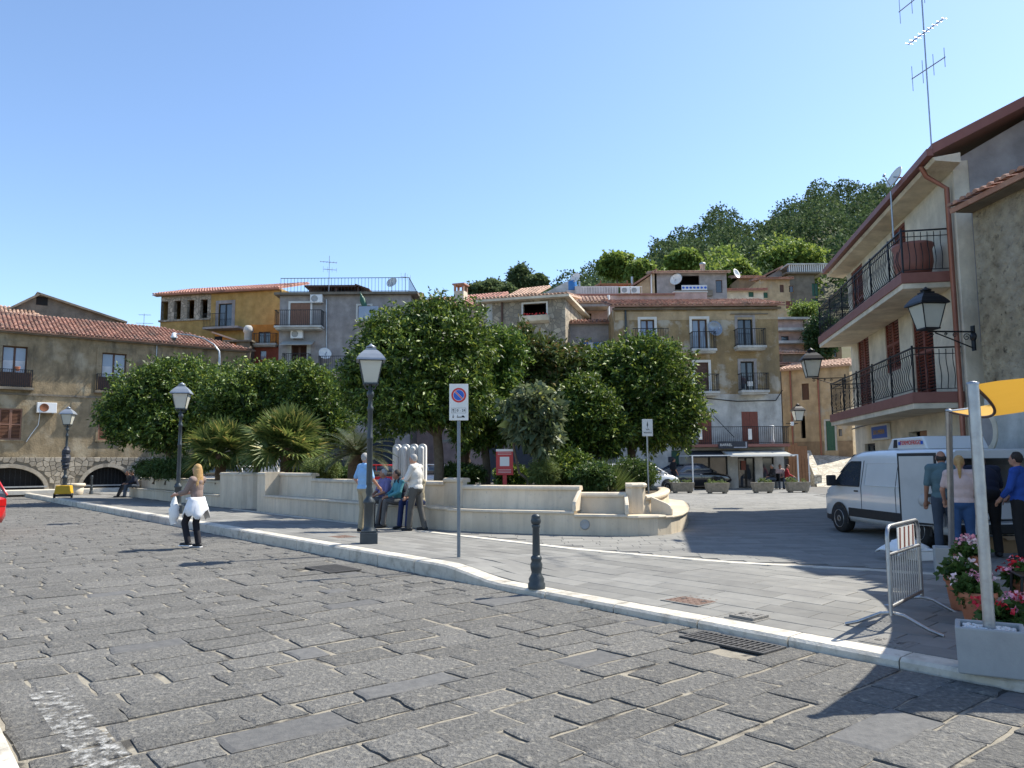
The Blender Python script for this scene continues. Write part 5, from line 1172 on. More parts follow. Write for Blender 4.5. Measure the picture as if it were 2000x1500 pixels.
def trunk(parent, base, top, r0, r1, limbs=(), m='bark', name='trunk'):
    base = Vector(base); top = Vector(top); b = MB(); pts = []; rs = []
    for k in range(7):
        f = k/6; w = Vector((math.sin(f*5+base.x)*.04, math.cos(f*4+base.y)*.04, 0)); pts.append(base.lerp(top,f)+w*(1 if 0<k<6 else 0)); rs.append(r0+(r1-r0)*f + (.04 if k == 0 else 0))
    b.tube(pts, rs, 10)
    for q in limbs:
        q = Vector(q); s = pts[4 if len(pts)>4 else -1]; mid = s.lerp(q,.5)+Vector((0,0,-.12*(q-s).length)); b.tube([s, mid, q], [r1*.85, r1*.6, r1*.25], 7)
    return b.build(name, M[m], parent)
def clipped_tree(label, pos, lobes, mt, nclump, per, leaf, r0=.13, htr=None, group='clipped trees in the planting beds', name='citrus_tree', **k):
    t = thing(name, label, 'tree', pos, 0, group)
    cz = min(l[2] for l in lobes); top = htr or (cz)
    trunk(t, (0,0,-.1), (0,0,top), r0, r0*.7, [(l[0]*.7, l[1]*.7, l[2]) for l in lobes[:6]])
    crown('crown', lobes, mt, t, nclump, per, leaf, **k); return t
BZ = .86
def at(px, py, Y): return D(px, py, Y)
def lobe(p0, px, py, Y, rpx, rz, ry=None):        # pixel centre and radius -> lobe local to the tree foot
    c = D(px, py, Y); k = Y/FPX; return (c.x-p0.x, c.y-p0.y, c.z-p0.z, rpx*k, (ry or rpx)*k, rz*k)
def foot(px, Y): q = D(px, 905, Y); return Vector((q.x, q.y, BZ))
# the tallest tree
p = foot(855, 21.0)
clipped_tree('tallest round tree, dense and dark, above the standing men', p,
  [lobe(p,790,712,21.0,112,86), lobe(p,880,668,21.3,82,80), lobe(p,725,745,20.7,58,70), lobe(p,770,655,21,66,50), lobe(p,900,770,20.6,68,72), lobe(p,790,790,20.4,92,56), lobe(p,850,615,21.4,52,36)], 'citrus', 2300, 13, (.15,.052), .15, spread=.17)
# left trees
p = foot(330, 35.5)
clipped_tree('leftmost round clipped tree in front of the long house', p, [lobe(p,300,790,35.5,92,76), lobe(p,370,772,35.5,82,72), lobe(p,255,815,35,58,56), lobe(p,330,835,34.8,84,46), lobe(p,335,735,35.6,62,36)], 'citrus', 1900, 12, (.19,.075), .16, spread=.2, htr=2.0)
p = foot(500, 33.0)
clipped_tree('round clipped tree above the two fan palms', p, [lobe(p,500,780,33,98,66), lobe(p,455,775,33.2,60,60), lobe(p,560,775,33,70,56), lobe(p,520,745,33,62,36), lobe(p,500,830,32.8,76,40)], 'citrus', 1900, 12, (.18,.07), .16, spread=.2)
p = foot(625, 31.5)
clipped_tree('round clipped tree right of the palms, half behind the tallest one', p, [lobe(p,620,785,31.5,58,62), lobe(p,600,760,31.5,46,46), lobe(p,640,830,31.3,46,46), lobe(p,590,735,31.6,36,26)], 'citrus', 1100, 12, (.17,.065), .14, spread=.2)
# magnolia and its neighbours
p = foot(948, 22.5)
clipped_tree('tree between the tallest one and the brown-tinged magnolia', p, [lobe(p,950,735,22.4,62,92), lobe(p,975,800,22.3,56,70), lobe(p,935,830,22.5,50,50), lobe(p,985,690,22.5,44,46)], 'citrus_light', 1250, 12, (.15,.055), .13, spread=.17)
p = foot(1070, 24.0)
clipped_tree('magnolia with brown-backed leaves behind the loquat', p, [lobe(p,1040,720,24,62,72), lobe(p,1090,730,24,66,66), lobe(p,1060,800,23.8,76,66), lobe(p,1015,690,24,44,48)], 'magnolia', 1350, 12, (.19,.07), .13, spread=.2, name='magnolia_tree', bump=.2)
p = foot(1030, 19.2)
t = thing('loquat_tree', 'slender pale-leaved loquat tree beside the red information board', 'tree', p)
L = [lobe(p,1040,790,19.2,50,42), lobe(p,1050,845,19.1,42,36), lobe(p,1015,825,19.2,32,34), lobe(p,1070,800,19.2,34,32)]
b = MB(); q1 = D(1003,872,19.2)-p; q2 = D(1060,872,19.2)-p
b.tube([(0,0,-.1),(.02,0,.25),(.03,0,.4)], [.06,.05,.045], 8); b.tube([(.03,0,.38),(q1.x*.6,0,.55),(q1.x,0,q1.z),(q1.x*.9,0,q1.z+.7)], [.042,.036,.03,.015], 7); b.tube([(.03,0,.38),(q2.x*.6,.05,.6),(q2.x,.05,q2.z),(q2.x,.05,q2.z+.6)], [.04,.034,.028,.014], 7)
b.build('trunk', M['bark'], t); crown('crown', L, 'loquat', t, 260, 11, (.22,.09), spread=.1, up=.6, bump=.25, droop=.25, lo=.5)
p = foot(1150, 22.0)
clipped_tree('dark low round tree in front of the rightmost clipped tree', p, [lobe(p,1150,815,21.8,62,60), lobe(p,1120,850,21.7,50,46), lobe(p,1185,850,21.9,46,44), lobe(p,1140,770,22,50,36)], 'citrus', 1150, 12, (.14,.055), .12, spread=.16)
p = foot(1233, 23.5)
clipped_tree('rightmost round clipped tree beside the white area sign', p, [lobe(p,1260,760,23.5,98,92), lobe(p,1210,750,23.8,82,74), lobe(p,1310,800,23.3,62,66), lobe(p,1250,705,23.6,72,46), lobe(p,1270,830,23.2,74,44), lobe(p,1160,725,24.2,52,42)], 'citrus', 2200, 12, (.155,.058), .15, spread=.17)
p = foot(1110, 26.5)
clipped_tree('bright round tree far back between magnolia and rightmost tree', p, [lobe(p,1130,740,26.5,66,48), lobe(p,1180,735,26.5,52,44), lobe(p,1120,800,26.5,66,60)], 'citrus_light', 950, 12, (.17,.065), .13, spread=.2)
# hedges and shrubs
def bush(name, label, px, py, Y, rx, rz, mt, n, per, leaf, z=BZ, ry=None, **k):
    c = D(px, py, Y); kk = Y/FPX; t = thing(name, label, 'shrub', (c.x, c.y, z)); zc = c.z-z
    trunk(t, (0,0,-.05), (0,0,max(.15,zc)), .03, .015, [], 'bark', 'stem')
    crown('foliage', [(0,0,zc,rx*kk,(ry or rx)*kk,rz*kk),(rx*kk*.45,0,zc-.05,rx*kk*.6,(ry or rx)*kk*.6,rz*kk*.8),(-rx*kk*.45,0,zc-.05,rx*kk*.6,(ry or rx)*kk*.6,rz*kk*.8)], mt, t, n, per, leaf, **k); return t
bush('clipped_hedge', 'low dark hedge behind the seated pair', 345, 912, 33.5, 58, 20, 'hedge', 700, 10, (.09,.035), spread=.1)
bush('clipped_hedge', 'dark hedge left of the first fan palm', 300, 915, 36, 34, 18, 'hedge', 500, 10, (.09,.035), spread=.1)
bush('clipped_hedge', 'small round bright hedge ball above the bench wall', 628, 914, 25.5, 33, 18, 'broom', 600, 10, (.09,.02), spread=.12, up=.9)
bush('clipped_hedge', 'dark green hedge behind the white area sign', 1240, 925, 20.5, 38, 28, 'hedge', 700, 10, (.07,.035), spread=.09)
bush('rosemary_shrub', 'small yellowish shrub beside the red information board', 1062, 922, 19.0, 24, 22, 'broom', 260, 12, (.14,.014), spread=.12, up=.9)
bush('leafy_shrub', 'dark leafy shrub under the low round tree', 1110, 915, 19.8, 46, 30, 'citrus', 500, 10, (.12,.05), spread=.12)
bush('leafy_shrub', 'dark shrub at the feet of the rightmost trees', 1160, 930, 18.2, 36, 24, 'hedge', 420, 10, (.09,.04), spread=.1)
bush('leafy_shrub', 'low shrub behind the bench near the red board post', 1000, 930, 19.8, 30, 18, 'citrus', 300, 10, (.1,.045), spread=.1)
bush('leafy_shrub', 'low dark planting under the tallest tree', 900, 925, 21.5, 44, 16, 'hedge', 420, 10, (.1,.04), spread=.1)
bush('leafy_shrub', 'low dark planting left of the marble monument', 640, 925, 28, 60, 14, 'hedge', 380, 10, (.12,.05), spread=.1)
def broom_bush():
    c = D(1185, 905, 18.6); t = thing('broom_bush', 'wispy green broom bush with bare lower stems behind the bench', 'shrub', (c.x, c.y, BZ)); n = 900
    a = rng.uniform(0,6.28,n); e = rng.uniform(.3,1.5,n); Dn = np.stack([np.cos(a)*np.cos(e), np.sin(a)*np.cos(e), np.sin(e)],1)
    V, Q = leaf_quads(Dn*rng.uniform(.2,.45,n)[:,None]*np.array([1,1,.9]), unit(Dn+np.array([0,0,.3])), rng.uniform(.35,.65,n), np.full(n,.014), .05); np_mesh('foliage', V, Q, M['broom'], t)
    b = MB()
    for k in range(26): i = k*30; d = Vector(Dn[i]); b.tube([(0,0,-.1), d*.22+Vector((0,0,.02)), d*.5], [.01,.007,.004], 5)
    b.build('stem', M['bark'], t)
broom_bush()
# fan palms
def fan_palm(label, px, py, Y, R, nf, z=BZ, trunk_h=.7, mt='palm_leaf', tilt=(0.1,1.35)):
    c = D(px, py, Y); t = thing('fan_palm', label, 'palm', (c.x, c.y, z), 0, 'palms in the planting beds'); h = c.z-z
    tk = MB(); prof = [(.2,-.1)]+[(.2+.03*(k%2), -.1+(h+.1)*(k+1)/10) for k in range(10)]; tk.lathe(prof, n=10, smooth=False); tk.build('trunk', M['palm_bark'], t)
    for i in range(nf):
        az = i*2.39996+random.uniform(-.2,.2); el = tilt[1]-(tilt[1]-tilt[0])*(i/nf)**1.0 + random.uniform(-.12,.12); L = R*random.uniform(.25,.55); b = MB()
        d = Vector((math.cos(az)*math.cos(el), math.sin(az)*math.cos(el), math.sin(el))); o = Vector((0,0,h)); hub = o+d*L
        b.tube([o, o+d*L*.6, hub], [.014,.011,.009], 5); s = d.cross(Vector((0,0,1))).normalized(); n_ = s.cross(d).normalized(); rl = random.uniform(-1.1,1.1); s, n_ = (s*math.cos(rl)+n_*math.sin(rl)), (n_*math.cos(rl)-s*math.sin(rl)); nl = 17
        for k in range(nl):
            a_ = rad(-105+210*k/(nl-1)); ln = R*.5*(1-.25*abs(a_)/1.8)*random.uniform(.9,1.08); ld = (d*math.cos(a_)+s*math.sin(a_)).normalized()
            sd = (s*math.cos(a_)-d*math.sin(a_)).normalized(); tip = hub+ld*ln - Vector((0,0,ln*.16)) + n_*.03; mid = hub+ld*ln*.45
            b.add([hub, mid+sd*.022*R+n_*.012, tip, mid-sd*.022*R+n_*.012], [(0,1,2,3)])
        b.build('frond', M[mt], t)
fan_palm('left fan palm behind the rounded bench end', 432, 885, 30.3, 1.75, 85, tilt=(-.45,1.5))
fan_palm('right fan palm with yellowing tips behind the tall bench end', 560, 875, 27.5, 1.9, 95, tilt=(-.45,1.5))
fan_palm('small fan palm in the shade behind the tallest tree', 905, 862, 24.5, 1.0, 26)
def cycad(label, px, py, Y, R, nf):
    c = D(px, py, Y); t = thing('cycad', label, 'palm', (c.x, c.y, BZ), 0, 'palms in the planting beds'); h = c.z-BZ
    MB().lathe([(.22,-.1),(.25,h*.3),(.24,h*.7),(.15,h)], n=12).build('trunk', M['palm_bark'], t)
    for i in range(nf):
        az = i*2.39996; el = 1.25-1.15*(i/nf); L = R*random.uniform(.85,1.05); pts = []; b = MB(); o = Vector((0,0,h))
        for k in range(9): f = k/8; e_ = el-f*1.0; pts.append((pts[-1] if pts else o) + (Vector((math.cos(az)*math.cos(e_), math.sin(az)*math.cos(e_), math.sin(e_)))*L/8 if k else Vector((0,0,0))))
        b.tube(pts, [.014-.0012*k for k in range(9)], 5, False); s = Vector((-math.sin(az), math.cos(az), 0))
        for k in range(44):
            f = .12+.88*k/44; q = f*8; j = min(7,int(q)); p_ = pts[j].lerp(pts[j+1], q-j); tg = (pts[j+1]-pts[j]).normalized(); ln = R*.2*math.sin(math.pi*min(1,f*.85+.12))
            for sg in (-1,1):
                d = (s*sg*.85+tg*.55+Vector((0,0,.12))).normalized(); w = tg*.011; b.add([p_-w, p_+w, p_+d*ln], [(0,1,2)])
        b.build('frond', M['cycad_leaf'], t)
cycad('cycad with arching feathery fronds behind the lamp post', 695, 888, 23.5, 1.5, 44)
# wooded hill
def forest():
    Vs = []; Qs = []; Vl = []; nb = 0; base = [0,0]
    def tree(x, y, z, r, h, light):
        n = int(760*(r/3.2)); lob = [(x,y,z+h*.62,r,r,h*.42)]+[(x+random.uniform(-.5,.5)*r, y+random.uniform(-.5,.5)*r, z+h*random.uniform(.5,.85), r*.6, r*.6, h*.26) for _ in range(5)]
        P, d = crown_pts(lob, n, .72, 1.05, .16); m = len(P); s = rng.uniform(.55,1.2,m)
        return leaf_quads(P+rng.normal(size=(m,3))*.12, unit(d*.6+rng.normal(size=(m,3))*.7), .62*s, .42*s, .1)
    dark = []; lightq = []
    for _ in range(900):
        y = random.uniform(88,196)**1.0; tt = random.uniform(-.16,.66); x = tt*y; z = hill(x,y)
        if z < 4.2: continue
        dark.append((x,y,z,random.uniform(2.6,4.4),random.uniform(6.0,9.5)))
    kept = []
    for q in dark:
        if all((q[0]-k[0])**2+(q[1]-k[1])**2 > (0.72*(q[3]+k[3]))**2 for k in kept): kept.append(q)
    off = 0; VV = []; QQ = []
    VL = []; QL = []; offl = 0
    for q in kept:
        v, f = tree(*q, False)
        if random.random() < .16 and q[1] < 130: VL.append(v); QL.append(f+offl); offl += len(v)
        else: VV.append(v); QQ.append(f+off); off += len(v)
    w = np_mesh('hillside_wood', np.concatenate(VV), np.concatenate(QQ), M['wood_dark']); tag(w, 'dense green wood covering the hillside behind the houses', 'wood', kind='stuff')
    if VL: w = np_mesh('hillside_scrub', np.concatenate(VL), np.concatenate(QL), M['wood_light']); tag(w, 'lighter green trees scattered through the hillside wood', 'wood', kind='stuff')
forest()
def hill_tree(label, px, py, Y, rpx, hpx, mt, n, group='single trees on the hillside', leaf=(.45,.32), name='hill_tree'):
    c = D(px, py, Y); k = Y/FPX; z0 = hill(c.x, Y)-.2; t = thing(name, label, 'tree', (c.x, Y, z0), 0, group); r = rpx*k; h = hpx*k; cz = c.z-z0
    n = int(n*1.7); trunk(t, (0,0,-.3), (0,0,max(.5,cz-h*.3)), .18, .1); crown('crown', [(0,0,cz,r,r*.8,h),(-r*.5,0,cz-h*.15,r*.55,r*.5,h*.75),(r*.5,0,cz-h*.1,r*.55,r*.5,h*.8),(r*.15,0,cz+h*.35,r*.5,r*.5,h*.6)], mt, t, n, 5, leaf, spread=.35, bump=.2)
hill_tree('bright yellow-green broad tree left of the white house roof', 1545, 512, 92, 62, 36, 'wood_light', 420)
hill_tree('bright green round tree above the brown pergola', 1205, 518, 84, 34, 22, 'wood_light', 260)
hill_tree('small bright tree behind the tawny shed', 1250, 530, 80, 24, 18, 'wood_light', 200)
hill_tree('bright tree above the roof of the banner house', 1335, 508, 86, 30, 18, 'wood_light', 220)
hill_tree('green tree right of the banner house', 1440, 545, 80, 34, 32, 'wood_light', 300)
hill_tree('low tree above the red roof chimney', 955, 570, 86, 44, 18, 'wood_mid', 520, leaf=(.4,.28))
hill_tree('dark pine-like tree right of the tile ridge', 1016, 545, 100, 20, 26, 'wood_mid', 300, leaf=(.45,.2), name='pine_tree')
hill_tree('small round dark tree beside the pine-like one', 1050, 552, 98, 16, 14, 'wood_mid', 200, leaf=(.4,.28))
hill_tree('ivy-dark tree mass in the alley behind the white house', 1606, 655, 58, 30, 44, 'ivy', 420, leaf=(.22,.14), name='ivy_tree')
hill_tree('small fresh green shrub beside the pink stepped house', 1570, 606, 60, 26, 12, 'wood_light', 160, leaf=(.2,.12), name='ivy_tree')
# ------------------------------------------------------------------ street furniture
def lantern(parent, z, s=1.0, c=(0,0), lid='lantern_lid', frame='iron_dark'):
    """four-sided lantern: glazing, bars, lid, finial"""
    cx, cy = c; b0, b1, h = .13*s, .215*s, .42*s
    def ring(w, zz): return [(cx-w,cy-w,zz),(cx+w,cy-w,zz),(cx+w,cy+w,zz),(cx-w,cy+w,zz)]
    head = MB().box(cx-b0-.015,cy-b0-.015,z-.03,cx+b0+.015,cy+b0+.015,z).build('lantern', M[frame], parent)
    g0, g1 = ring(b0,z), ring(b1,z+h)
    for k in range(4): MB().quad(g0[k], g0[(k+1)%4], g1[(k+1)%4], g1[k]).build('pane', M['lantern_glass'], head)
    b = MB()
    for k in range(4): b.tube([g0[k], g1[k]], .011*s, 5); b.tube([g1[k], g1[(k+1)%4]], .013*s, 5)
    b.build('glazing_bar', M[frame], head)
    l = MB(); R = [(.27,0),(.26,.035),(.20,.12),(.13,.19),(.10,.205),(.10,.235)]; V = []
    for w, q in R: V += ring(w*s, z+h+q*s)
    l.add(V, [(4*i+j,4*i+(j+1)%4,4*i+4+(j+1)%4,4*i+4+j) for i in range(len(R)-1) for j in range(4)] + [(3,2,1,0), tuple(range(len(V)-4,len(V)))])
    l.build('lid', M[lid], head); MB().lathe([(.05*s,0),(.09*s,.02*s),(.1*s,.04*s),(.04*s,.07*s),(.01*s,.1*s)], (cx,cy,z+h+.235*s), 10).build('finial', M[lid], head)
    return head
def lamp_post(label, pos, s=1.0, rz=0.2):
    t = thing('lamp_post', label, 'street lamp', pos, rz, 'lantern posts along the kerb')
    MB().box(-.16*s,-.16*s,-.05,.16*s,.16*s,.2*s).box(-.14*s,-.14*s,.2*s,.14*s,.14*s,.24*s).build('plinth', M['iron_dark'], t, .01)
    MB().lathe([(.12*s,.24*s),(.10*s,.28*s),(.093*s,.32*s),(.093*s,.72*s),(.115*s,.74*s),(.115*s,.77*s),(.06*s,.84*s),(.05*s,.88*s),(.07*s,.95*s),(.05*s,1.05*s),(.06*s,1.1*s)], n=16).build('base_column', M['iron_dark'], t)
    MB().lathe([(.058*s,1.1*s),(.052*s,1.9*s),(.062*s,1.92*s),(.062*s,1.96*s),(.05*s,1.98*s),(.046*s,2.45*s),(.06*s,2.47*s),(.06*s,2.52*s),(.04*s,2.55*s),(.04*s,2.7*s),(.065*s,2.73*s),(.07*s,2.79*s),(.04*s,2.84*s),(.03*s,2.97*s)], n=12).build('shaft', M['iron_dark'], t)
    b = MB()
    for k in range(4): a = math.pi/4+k*math.pi/2; b.tube([(.03*s*math.cos(a),.03*s*math.sin(a),2.86*s),(.12*s*math.cos(a),.12*s*math.sin(a),2.88*s),(.17*s*math.cos(a),.17*s*math.sin(a),2.97*s)], .012*s, 5)
    b.build('lantern_bracket', M['iron_dark'], t); lantern(t, 2.98*s, s); return t
g = G(720,1064,.17); lamp_post('nearest tall lamp post, dark iron, beside the group of men', (g.x,g.y,pzx(g.x,g.y)), 1.0)
g = G(346,1006,.15); lamp_post('middle lamp post beside the walking woman', (g.x,g.y,pzx(g.x,g.y)), 1.08)
g = G(125,968,.15); lp3 = lamp_post('farthest lamp post wrapped in dark sheeting near the long house', (g.x,g.y,.15), 1.24)
wr = MB(); pts = []; rs = []
for k in range(15): f = k/14; pts.append((random.uniform(-.03,.03),random.uniform(-.03,.03),1.35+1.15*f)); rs.append((.13+.07*math.sin(f*3.1))*random.uniform(.85,1.15))
wr.tube(pts, rs, 9, smooth=False).build('sheeting', M['tarp_dark'], lp3)
yc = thing('yellow_trolley', 'small yellow barrow box on black wheels at the wrapped lamp', 'trolley', G(124,974,.15), .3)
MB().prism([(-.36,-.25,.22),(.36,-.25,.22),(.30,-.25,.62),(-.30,-.25,.62)], (0,.5,0)).build('box', M['yellow_box'], yc, .03)
for sx in (-1,1):
    w = MB().lathe([(.03,-.03),(.13,-.03),(.14,0),(.13,.03),(.03,.03)], (sx*.36,-.1,.14), 14, 'x').build('wheel', M['iron_black'], yc)
MB().box(-.3,-.2,.1,.3,.2,.2).build('chassis', M['iron_black'], yc)
MB().tube([(-.2,.25,.6),(-.22,.45,.95),(.22,.45,.95),(.2,.25,.6)], .015, 6).build('handle', M['iron_black'], yc)
sc_ = thing('stone_stool', 'short pale round-ended stone seat by the farthest lamp', 'seat', G(146,966,.15)); MB().lathe([(.36,0),(.40,.1),(.42,.4),(.36,.42)], n=18).build('base', M['travertine'], sc_); MB().lathe([(.0,.42),(.46,.42),(.5,.47),(.5,.55),(.46,.6),(0,.6)], n=18).build('cap', M['travertine'], sc_)
def bollard(label, pos, h=.92):
    t = thing('bollard', label, 'bollard', pos, 0, 'iron bollards')
    k = h/.92
    MB().lathe([(.11,0),(.11,.06),(.095,.08),(.10,.12),(.07,.17),(.062,.2),(.075,.25),(.078,.3),(.06,.34),(.07,.36),(.07,.39),(.05,.41)], n=16).build('base', M['iron_dark'], t)
    MB().lathe([(.05,.41),(.043*1.05,.75*k),(.055,.77*k),(.055,.79*k),(.045,.8*k)], n=12).build('shaft', M['iron_dark'], t)
    MB().lathe([(.045,.8*k),(.06,.81*k),(.066,.84*k),(.06,.87*k),(.055,.88*k),(.06,.89*k),(.05,.915*k),(.02,.93*k)], n=14).build('head', M['iron_dark'], t)
g = G(1048,1142,.12); bollard('iron bollard with turned foot beside the low kerb ramp', (g.x,g.y,pzx(g.x,g.y)))
g = G(178,965,.15); bollard('far iron bollard in front of the stone arches', (g.x,g.y,.15), 1.0)
# signs
g = G(896,1092,.17); t = thing('no_parking_sign', 'no parking sign with red and blue disc on a grey pole', 'sign', (g.x,g.y,pzx(g.x,g.y)-.02), rad(4))
zt = D(897,748,g.y).z-pzx(g.x,g.y); MB().tube([(0,0,0),(0,0,zt-.03)], .028, 12).build('pole', M['steel_blue'], t)
w, h = .30, .58; zc = zt-h/2
pl = MB().box(-w/2,-.045,zc-h/2,w/2,-.032,zc+h/2).build('plate', M['sign_white'], t, .004)
cz = zc+.11
def disc(r, y, n=32): return MB().add([(r*math.cos(2*math.pi*k/n), y, cz+r*1.0*math.sin(2*math.pi*k/n)) for k in range(n)], [tuple(range(n))])
disc(.118,-.0465).build('red_ring', M['sign_red'], pl); disc(.088,-.0475).build('white_ring', M['sign_white'], pl); disc(.083,-.0485).build('blue_disc', M['sign_blue'], pl)
MB().obox((0,-.0492,cz), (.026,.0006,.165), (0,rad(-45),0)).build('white_bar_edge', M['sign_white'], pl); MB().obox((0,-.0499,cz), (.016,.0006,.166), (0,rad(-45),0)).build('red_bar', M['sign_red'], pl)
lettering('0 - 24', .058, M['ink'], pl, (.035,-.0475,zc-.135)); 
def icon(parent, polys, m, y=-.0475, name='pictogram'):
    b = MB()
    for q in polys: b.add([(x,y,z) for x,z in q], [tuple(range(len(q)))])
    return b.build(name, M[m], parent)
z1 = zc-.135
icon(pl, [[(-.093,z1-.028),(-.085,z1-.028),(-.085,z1+.01),(-.093,z1+.01)],[(-.107,z1+.008),(-.071,z1+.008),(-.089,z1+.03)]], 'ink')
z2 = zc-.225
icon(pl, [[(-.093,z2-.008),(-.085,z2-.008),(-.085,z2+.028),(-.093,z2+.028)],[(-.107,z2-.006),(-.089,z2-.03),(-.071,z2-.006)]], 'ink')
icon(pl, [[(-.03,z2-.02),(.095,z2-.02),(.095,z2-.008),(.075,z2+.012),(.05,z2+.012),(.045,z2-.006),(-.03,z2-.006)],[(-.03,z2-.004),(-.022,z2-.004),(-.012,z2+.02),(-.018,z2+.022)]], 'ink')
for bx0, bx1, za, zb in ((-.115,-.062,z1-.04,z1+.04),(-.052,.115,z1-.04,z1+.04)):
    MB().box(bx0,-.0472,za,bx1,-.0462,za+.003).box(bx0,-.0472,zb,bx1,-.0462,zb+.003).box(bx0,-.0472,za,bx0+.003,-.0462,zb).box(bx1-.003,-.0472,za,bx1,-.0462,zb).build('panel_outline', M['ink'], pl)
t = thing('area_sign', 'small white sign with an arrow and lettering above the hedge', 'sign', (D(1266,940,19.2).x,19.2,.7), rad(8))
zt = D(1266,819,19.2).z-.7; zb = D(1266,852,19.2).z-.7
MB().tube([(0,0,-.4),(0,0,zt-.05)], .024, 10).build('pole', M['galv'], t); pl = MB().box(-.135,-.05,zb,.135,-.035,zt).build('plate', M['sign_white'], t, .003)
zm = (zb+zt)/2; icon(pl, [[(-.02,zm+.05),(.02,zm+.05),(.0,zm+.17)],[(-.006,zm+.0),(.006,zm+.0),(.006,zm+.05),(-.006,zm+.05)]], 'ink', -.0515)
lettering('VIA', .06, M['ink'], pl, (0,-.052,zm-.045)); lettering('PEDONALE', .05, M['ink'], pl, (0,-.052,zm-.125), sx=.85)
t = thing('information_board', 'red information board with a white square on a red post', 'sign', (D(986,940,19.3).x,19.3,.8), rad(-3))
q0, q1 = D(970,928,19.3), D(1003,877,19.3); wv = (q1.x-q0.x)/2; z0, z1 = q0.z-.8, q1.z-.8
MB().box(-.05,-.03,-.2,.05,.03,z0+.05).build('post', M['red_board'], t); pl = MB().box(-wv,-.05,z0,wv,-.02,z1).build('panel', M['red_board'], t, .004)
MB().box(-wv,-.055,z1-.06,wv,-.051,z1).build('heading_strip', M['sign_white'], pl); MB().box(-wv*.55,-.055,(z0+z1)/2-.1,wv*.55,-.051,(z0+z1)/2+.13).build('blank_square', M['sign_white'], pl)
for k in range(3): MB().box(-wv*.75,-.054,z0+.06+.035*k,wv*.75,-.051,z0+.068+.035*k).build('text_line', M['sign_white'], pl)
for k in range(2): MB().box(-wv*.8,-.054,z1-.10-.035*k,wv*.8,-.051,z1-.092-.035*k).build('text_line', M['sign_white'], pl)
# marble monument
c = D(799,940,28.9); t = thing('marble_monument', 'white marble monument of four round-topped fluted slabs', 'monument', (c.x,c.y,.15), rad(-6)); W2 = (D(832,900,28.9).x-D(765,900,28.9).x); zt = D(800,867,28.9).z-.15
MB().box(-W2/2-.12,-.3,0,W2/2+.12,.35,.35).build('base', M['marble'], t, .02)
for k in range(4):
    cx = -W2/2+W2*(k+.5)/4; r = W2/8-.008; b = MB(); n = 10; prof = []
    for i in range(n+1): a = math.pi*i/n; prof.append((cx+r*math.cos(a), zt-r+r*math.sin(a)))
    outline = [(cx+r,.35)] + prof + [(cx-r,.35)]
    b.prism([(x,-.02,z) for x,z in outline], (0,.22,0)); b.build('slab', M['marble'], t)
    f = MB(); f.tube([(cx,-.04,.36),(cx,-.04,zt-r*1.25)], r*.62, 12); f.ball((cx,-.04,zt-r*1.25), r*.62, 12, 8); f.build('flute', M['marble'], t)
# camera mast
c = D(424,905,37.5); t = thing('camera_mast', 'tall thin mast with a curved arm and a dome camera', 'camera mast', (c.x,c.y,.15)); pt = lambda px,py: D(px,py,37.5)-Vector((c.x,c.y,.15))
MB().tube([(0,0,0), pt(425,800), pt(429,700)], [.075,.06,.055], 10).build('mast', M['galv'], t); MB().tube([pt(429,700),pt(428,686),pt(418,673),pt(400,662),pt(375,655),pt(345,652)], [.05,.045,.04,.038,.035,.033], 8).build('arm', M['galv'], t)
q = pt(340,656); b = MB().lathe([(.05,.16),(.1,.14),(.12,.0),(.15,-.03),(.15,-.1)], q, 12); b.build('camera_housing', M['plastic_white'], t); MB().ball(q+Vector((0,0,-.12)), .12, 12, 8).build('camera_dome', M['glass'], t)
q = pt(418,767); MB().box(q.x-.2,-.15,q.z-.3,q.x+.12,.1,q.z+.3).build('junction_box', M['plastic_white'], t, .02)
# wall lanterns on scrolled brackets
def wall_lantern(label, Fr, px, py, arm, s=1.0, off=0.0):
    x, z = Fr.hit(px, py, off); p = Fr.O + Fr.A*x - Fr.N*(off+.01); t = thing('wall_lantern', label, 'wall lamp', (p.x,p.y,p.z+z), Fr.rz, 'lanterns on wall brackets')
    MB().lathe([(.02,0),(.10,-.005),(.08,-.04),(.02,-.05)], (0,0,-.03), 12, 'y').box(-.05,-.03,-.32,.05,0,.2).build('wall_plate', M['iron_black'], t)
    b = MB().box(-.016,-arm,.06,.016,-.02,.09); b.tube([(0,-.04,-.26),(0,-arm*.45,-.1),(0,-arm*.85,.05)], .014, 6)
    for yc_, zc_, r in ((-.16,-.04,.085),(-arm*.42,.0,.055),(-arm*.62,.02,.035),(-arm+.06,.0,.05)):
        b.tube([(0, yc_+r*(1-k/22)*math.cos(k*.5), zc_+r*(1-k/22)*math.sin(k*.5)) for k in range(20)], .009, 5)
    b.build('bracket', M['iron_black'], t); lantern(t, .14, s, (0,-arm), 'iron_black', 'iron_black'); return t
FRS = Front((SA.x+.08, SA.y), (SB.x+.08, SB.y), .15)
wall_lantern('large wall lantern on a scrolled bracket at the rough house', FRS, 1903, 655, .98, 1.15, .02)
wall_lantern('wall lantern on the far corner of the white house', WH, 1652, 742, 1.1, 1.35)
FBH = Front(xy(D(1207,900,YB)), xy(D(1531,900,YB)), .15)
q = D(1535,828,44.2); t = thing('wall_lantern', 'small wall lantern at the corner of the bar house', 'wall lamp', (q.x,q.y,q.z), rad(90), 'lanterns on wall brackets')
MB().box(-.02,-.7,0,.02,0,.04).tube([(0,0,-.25),(0,-.3,-.08),(0,-.6,0)], .015, 5).build('bracket', M['iron_black'], t); lantern(t, .2, 1.3, (0,-.72), 'iron_black', 'iron_black'); MB().box(-.1,-.42,-.1,.1,-.28,.12).build('junction_box', M['plastic_white'], t)
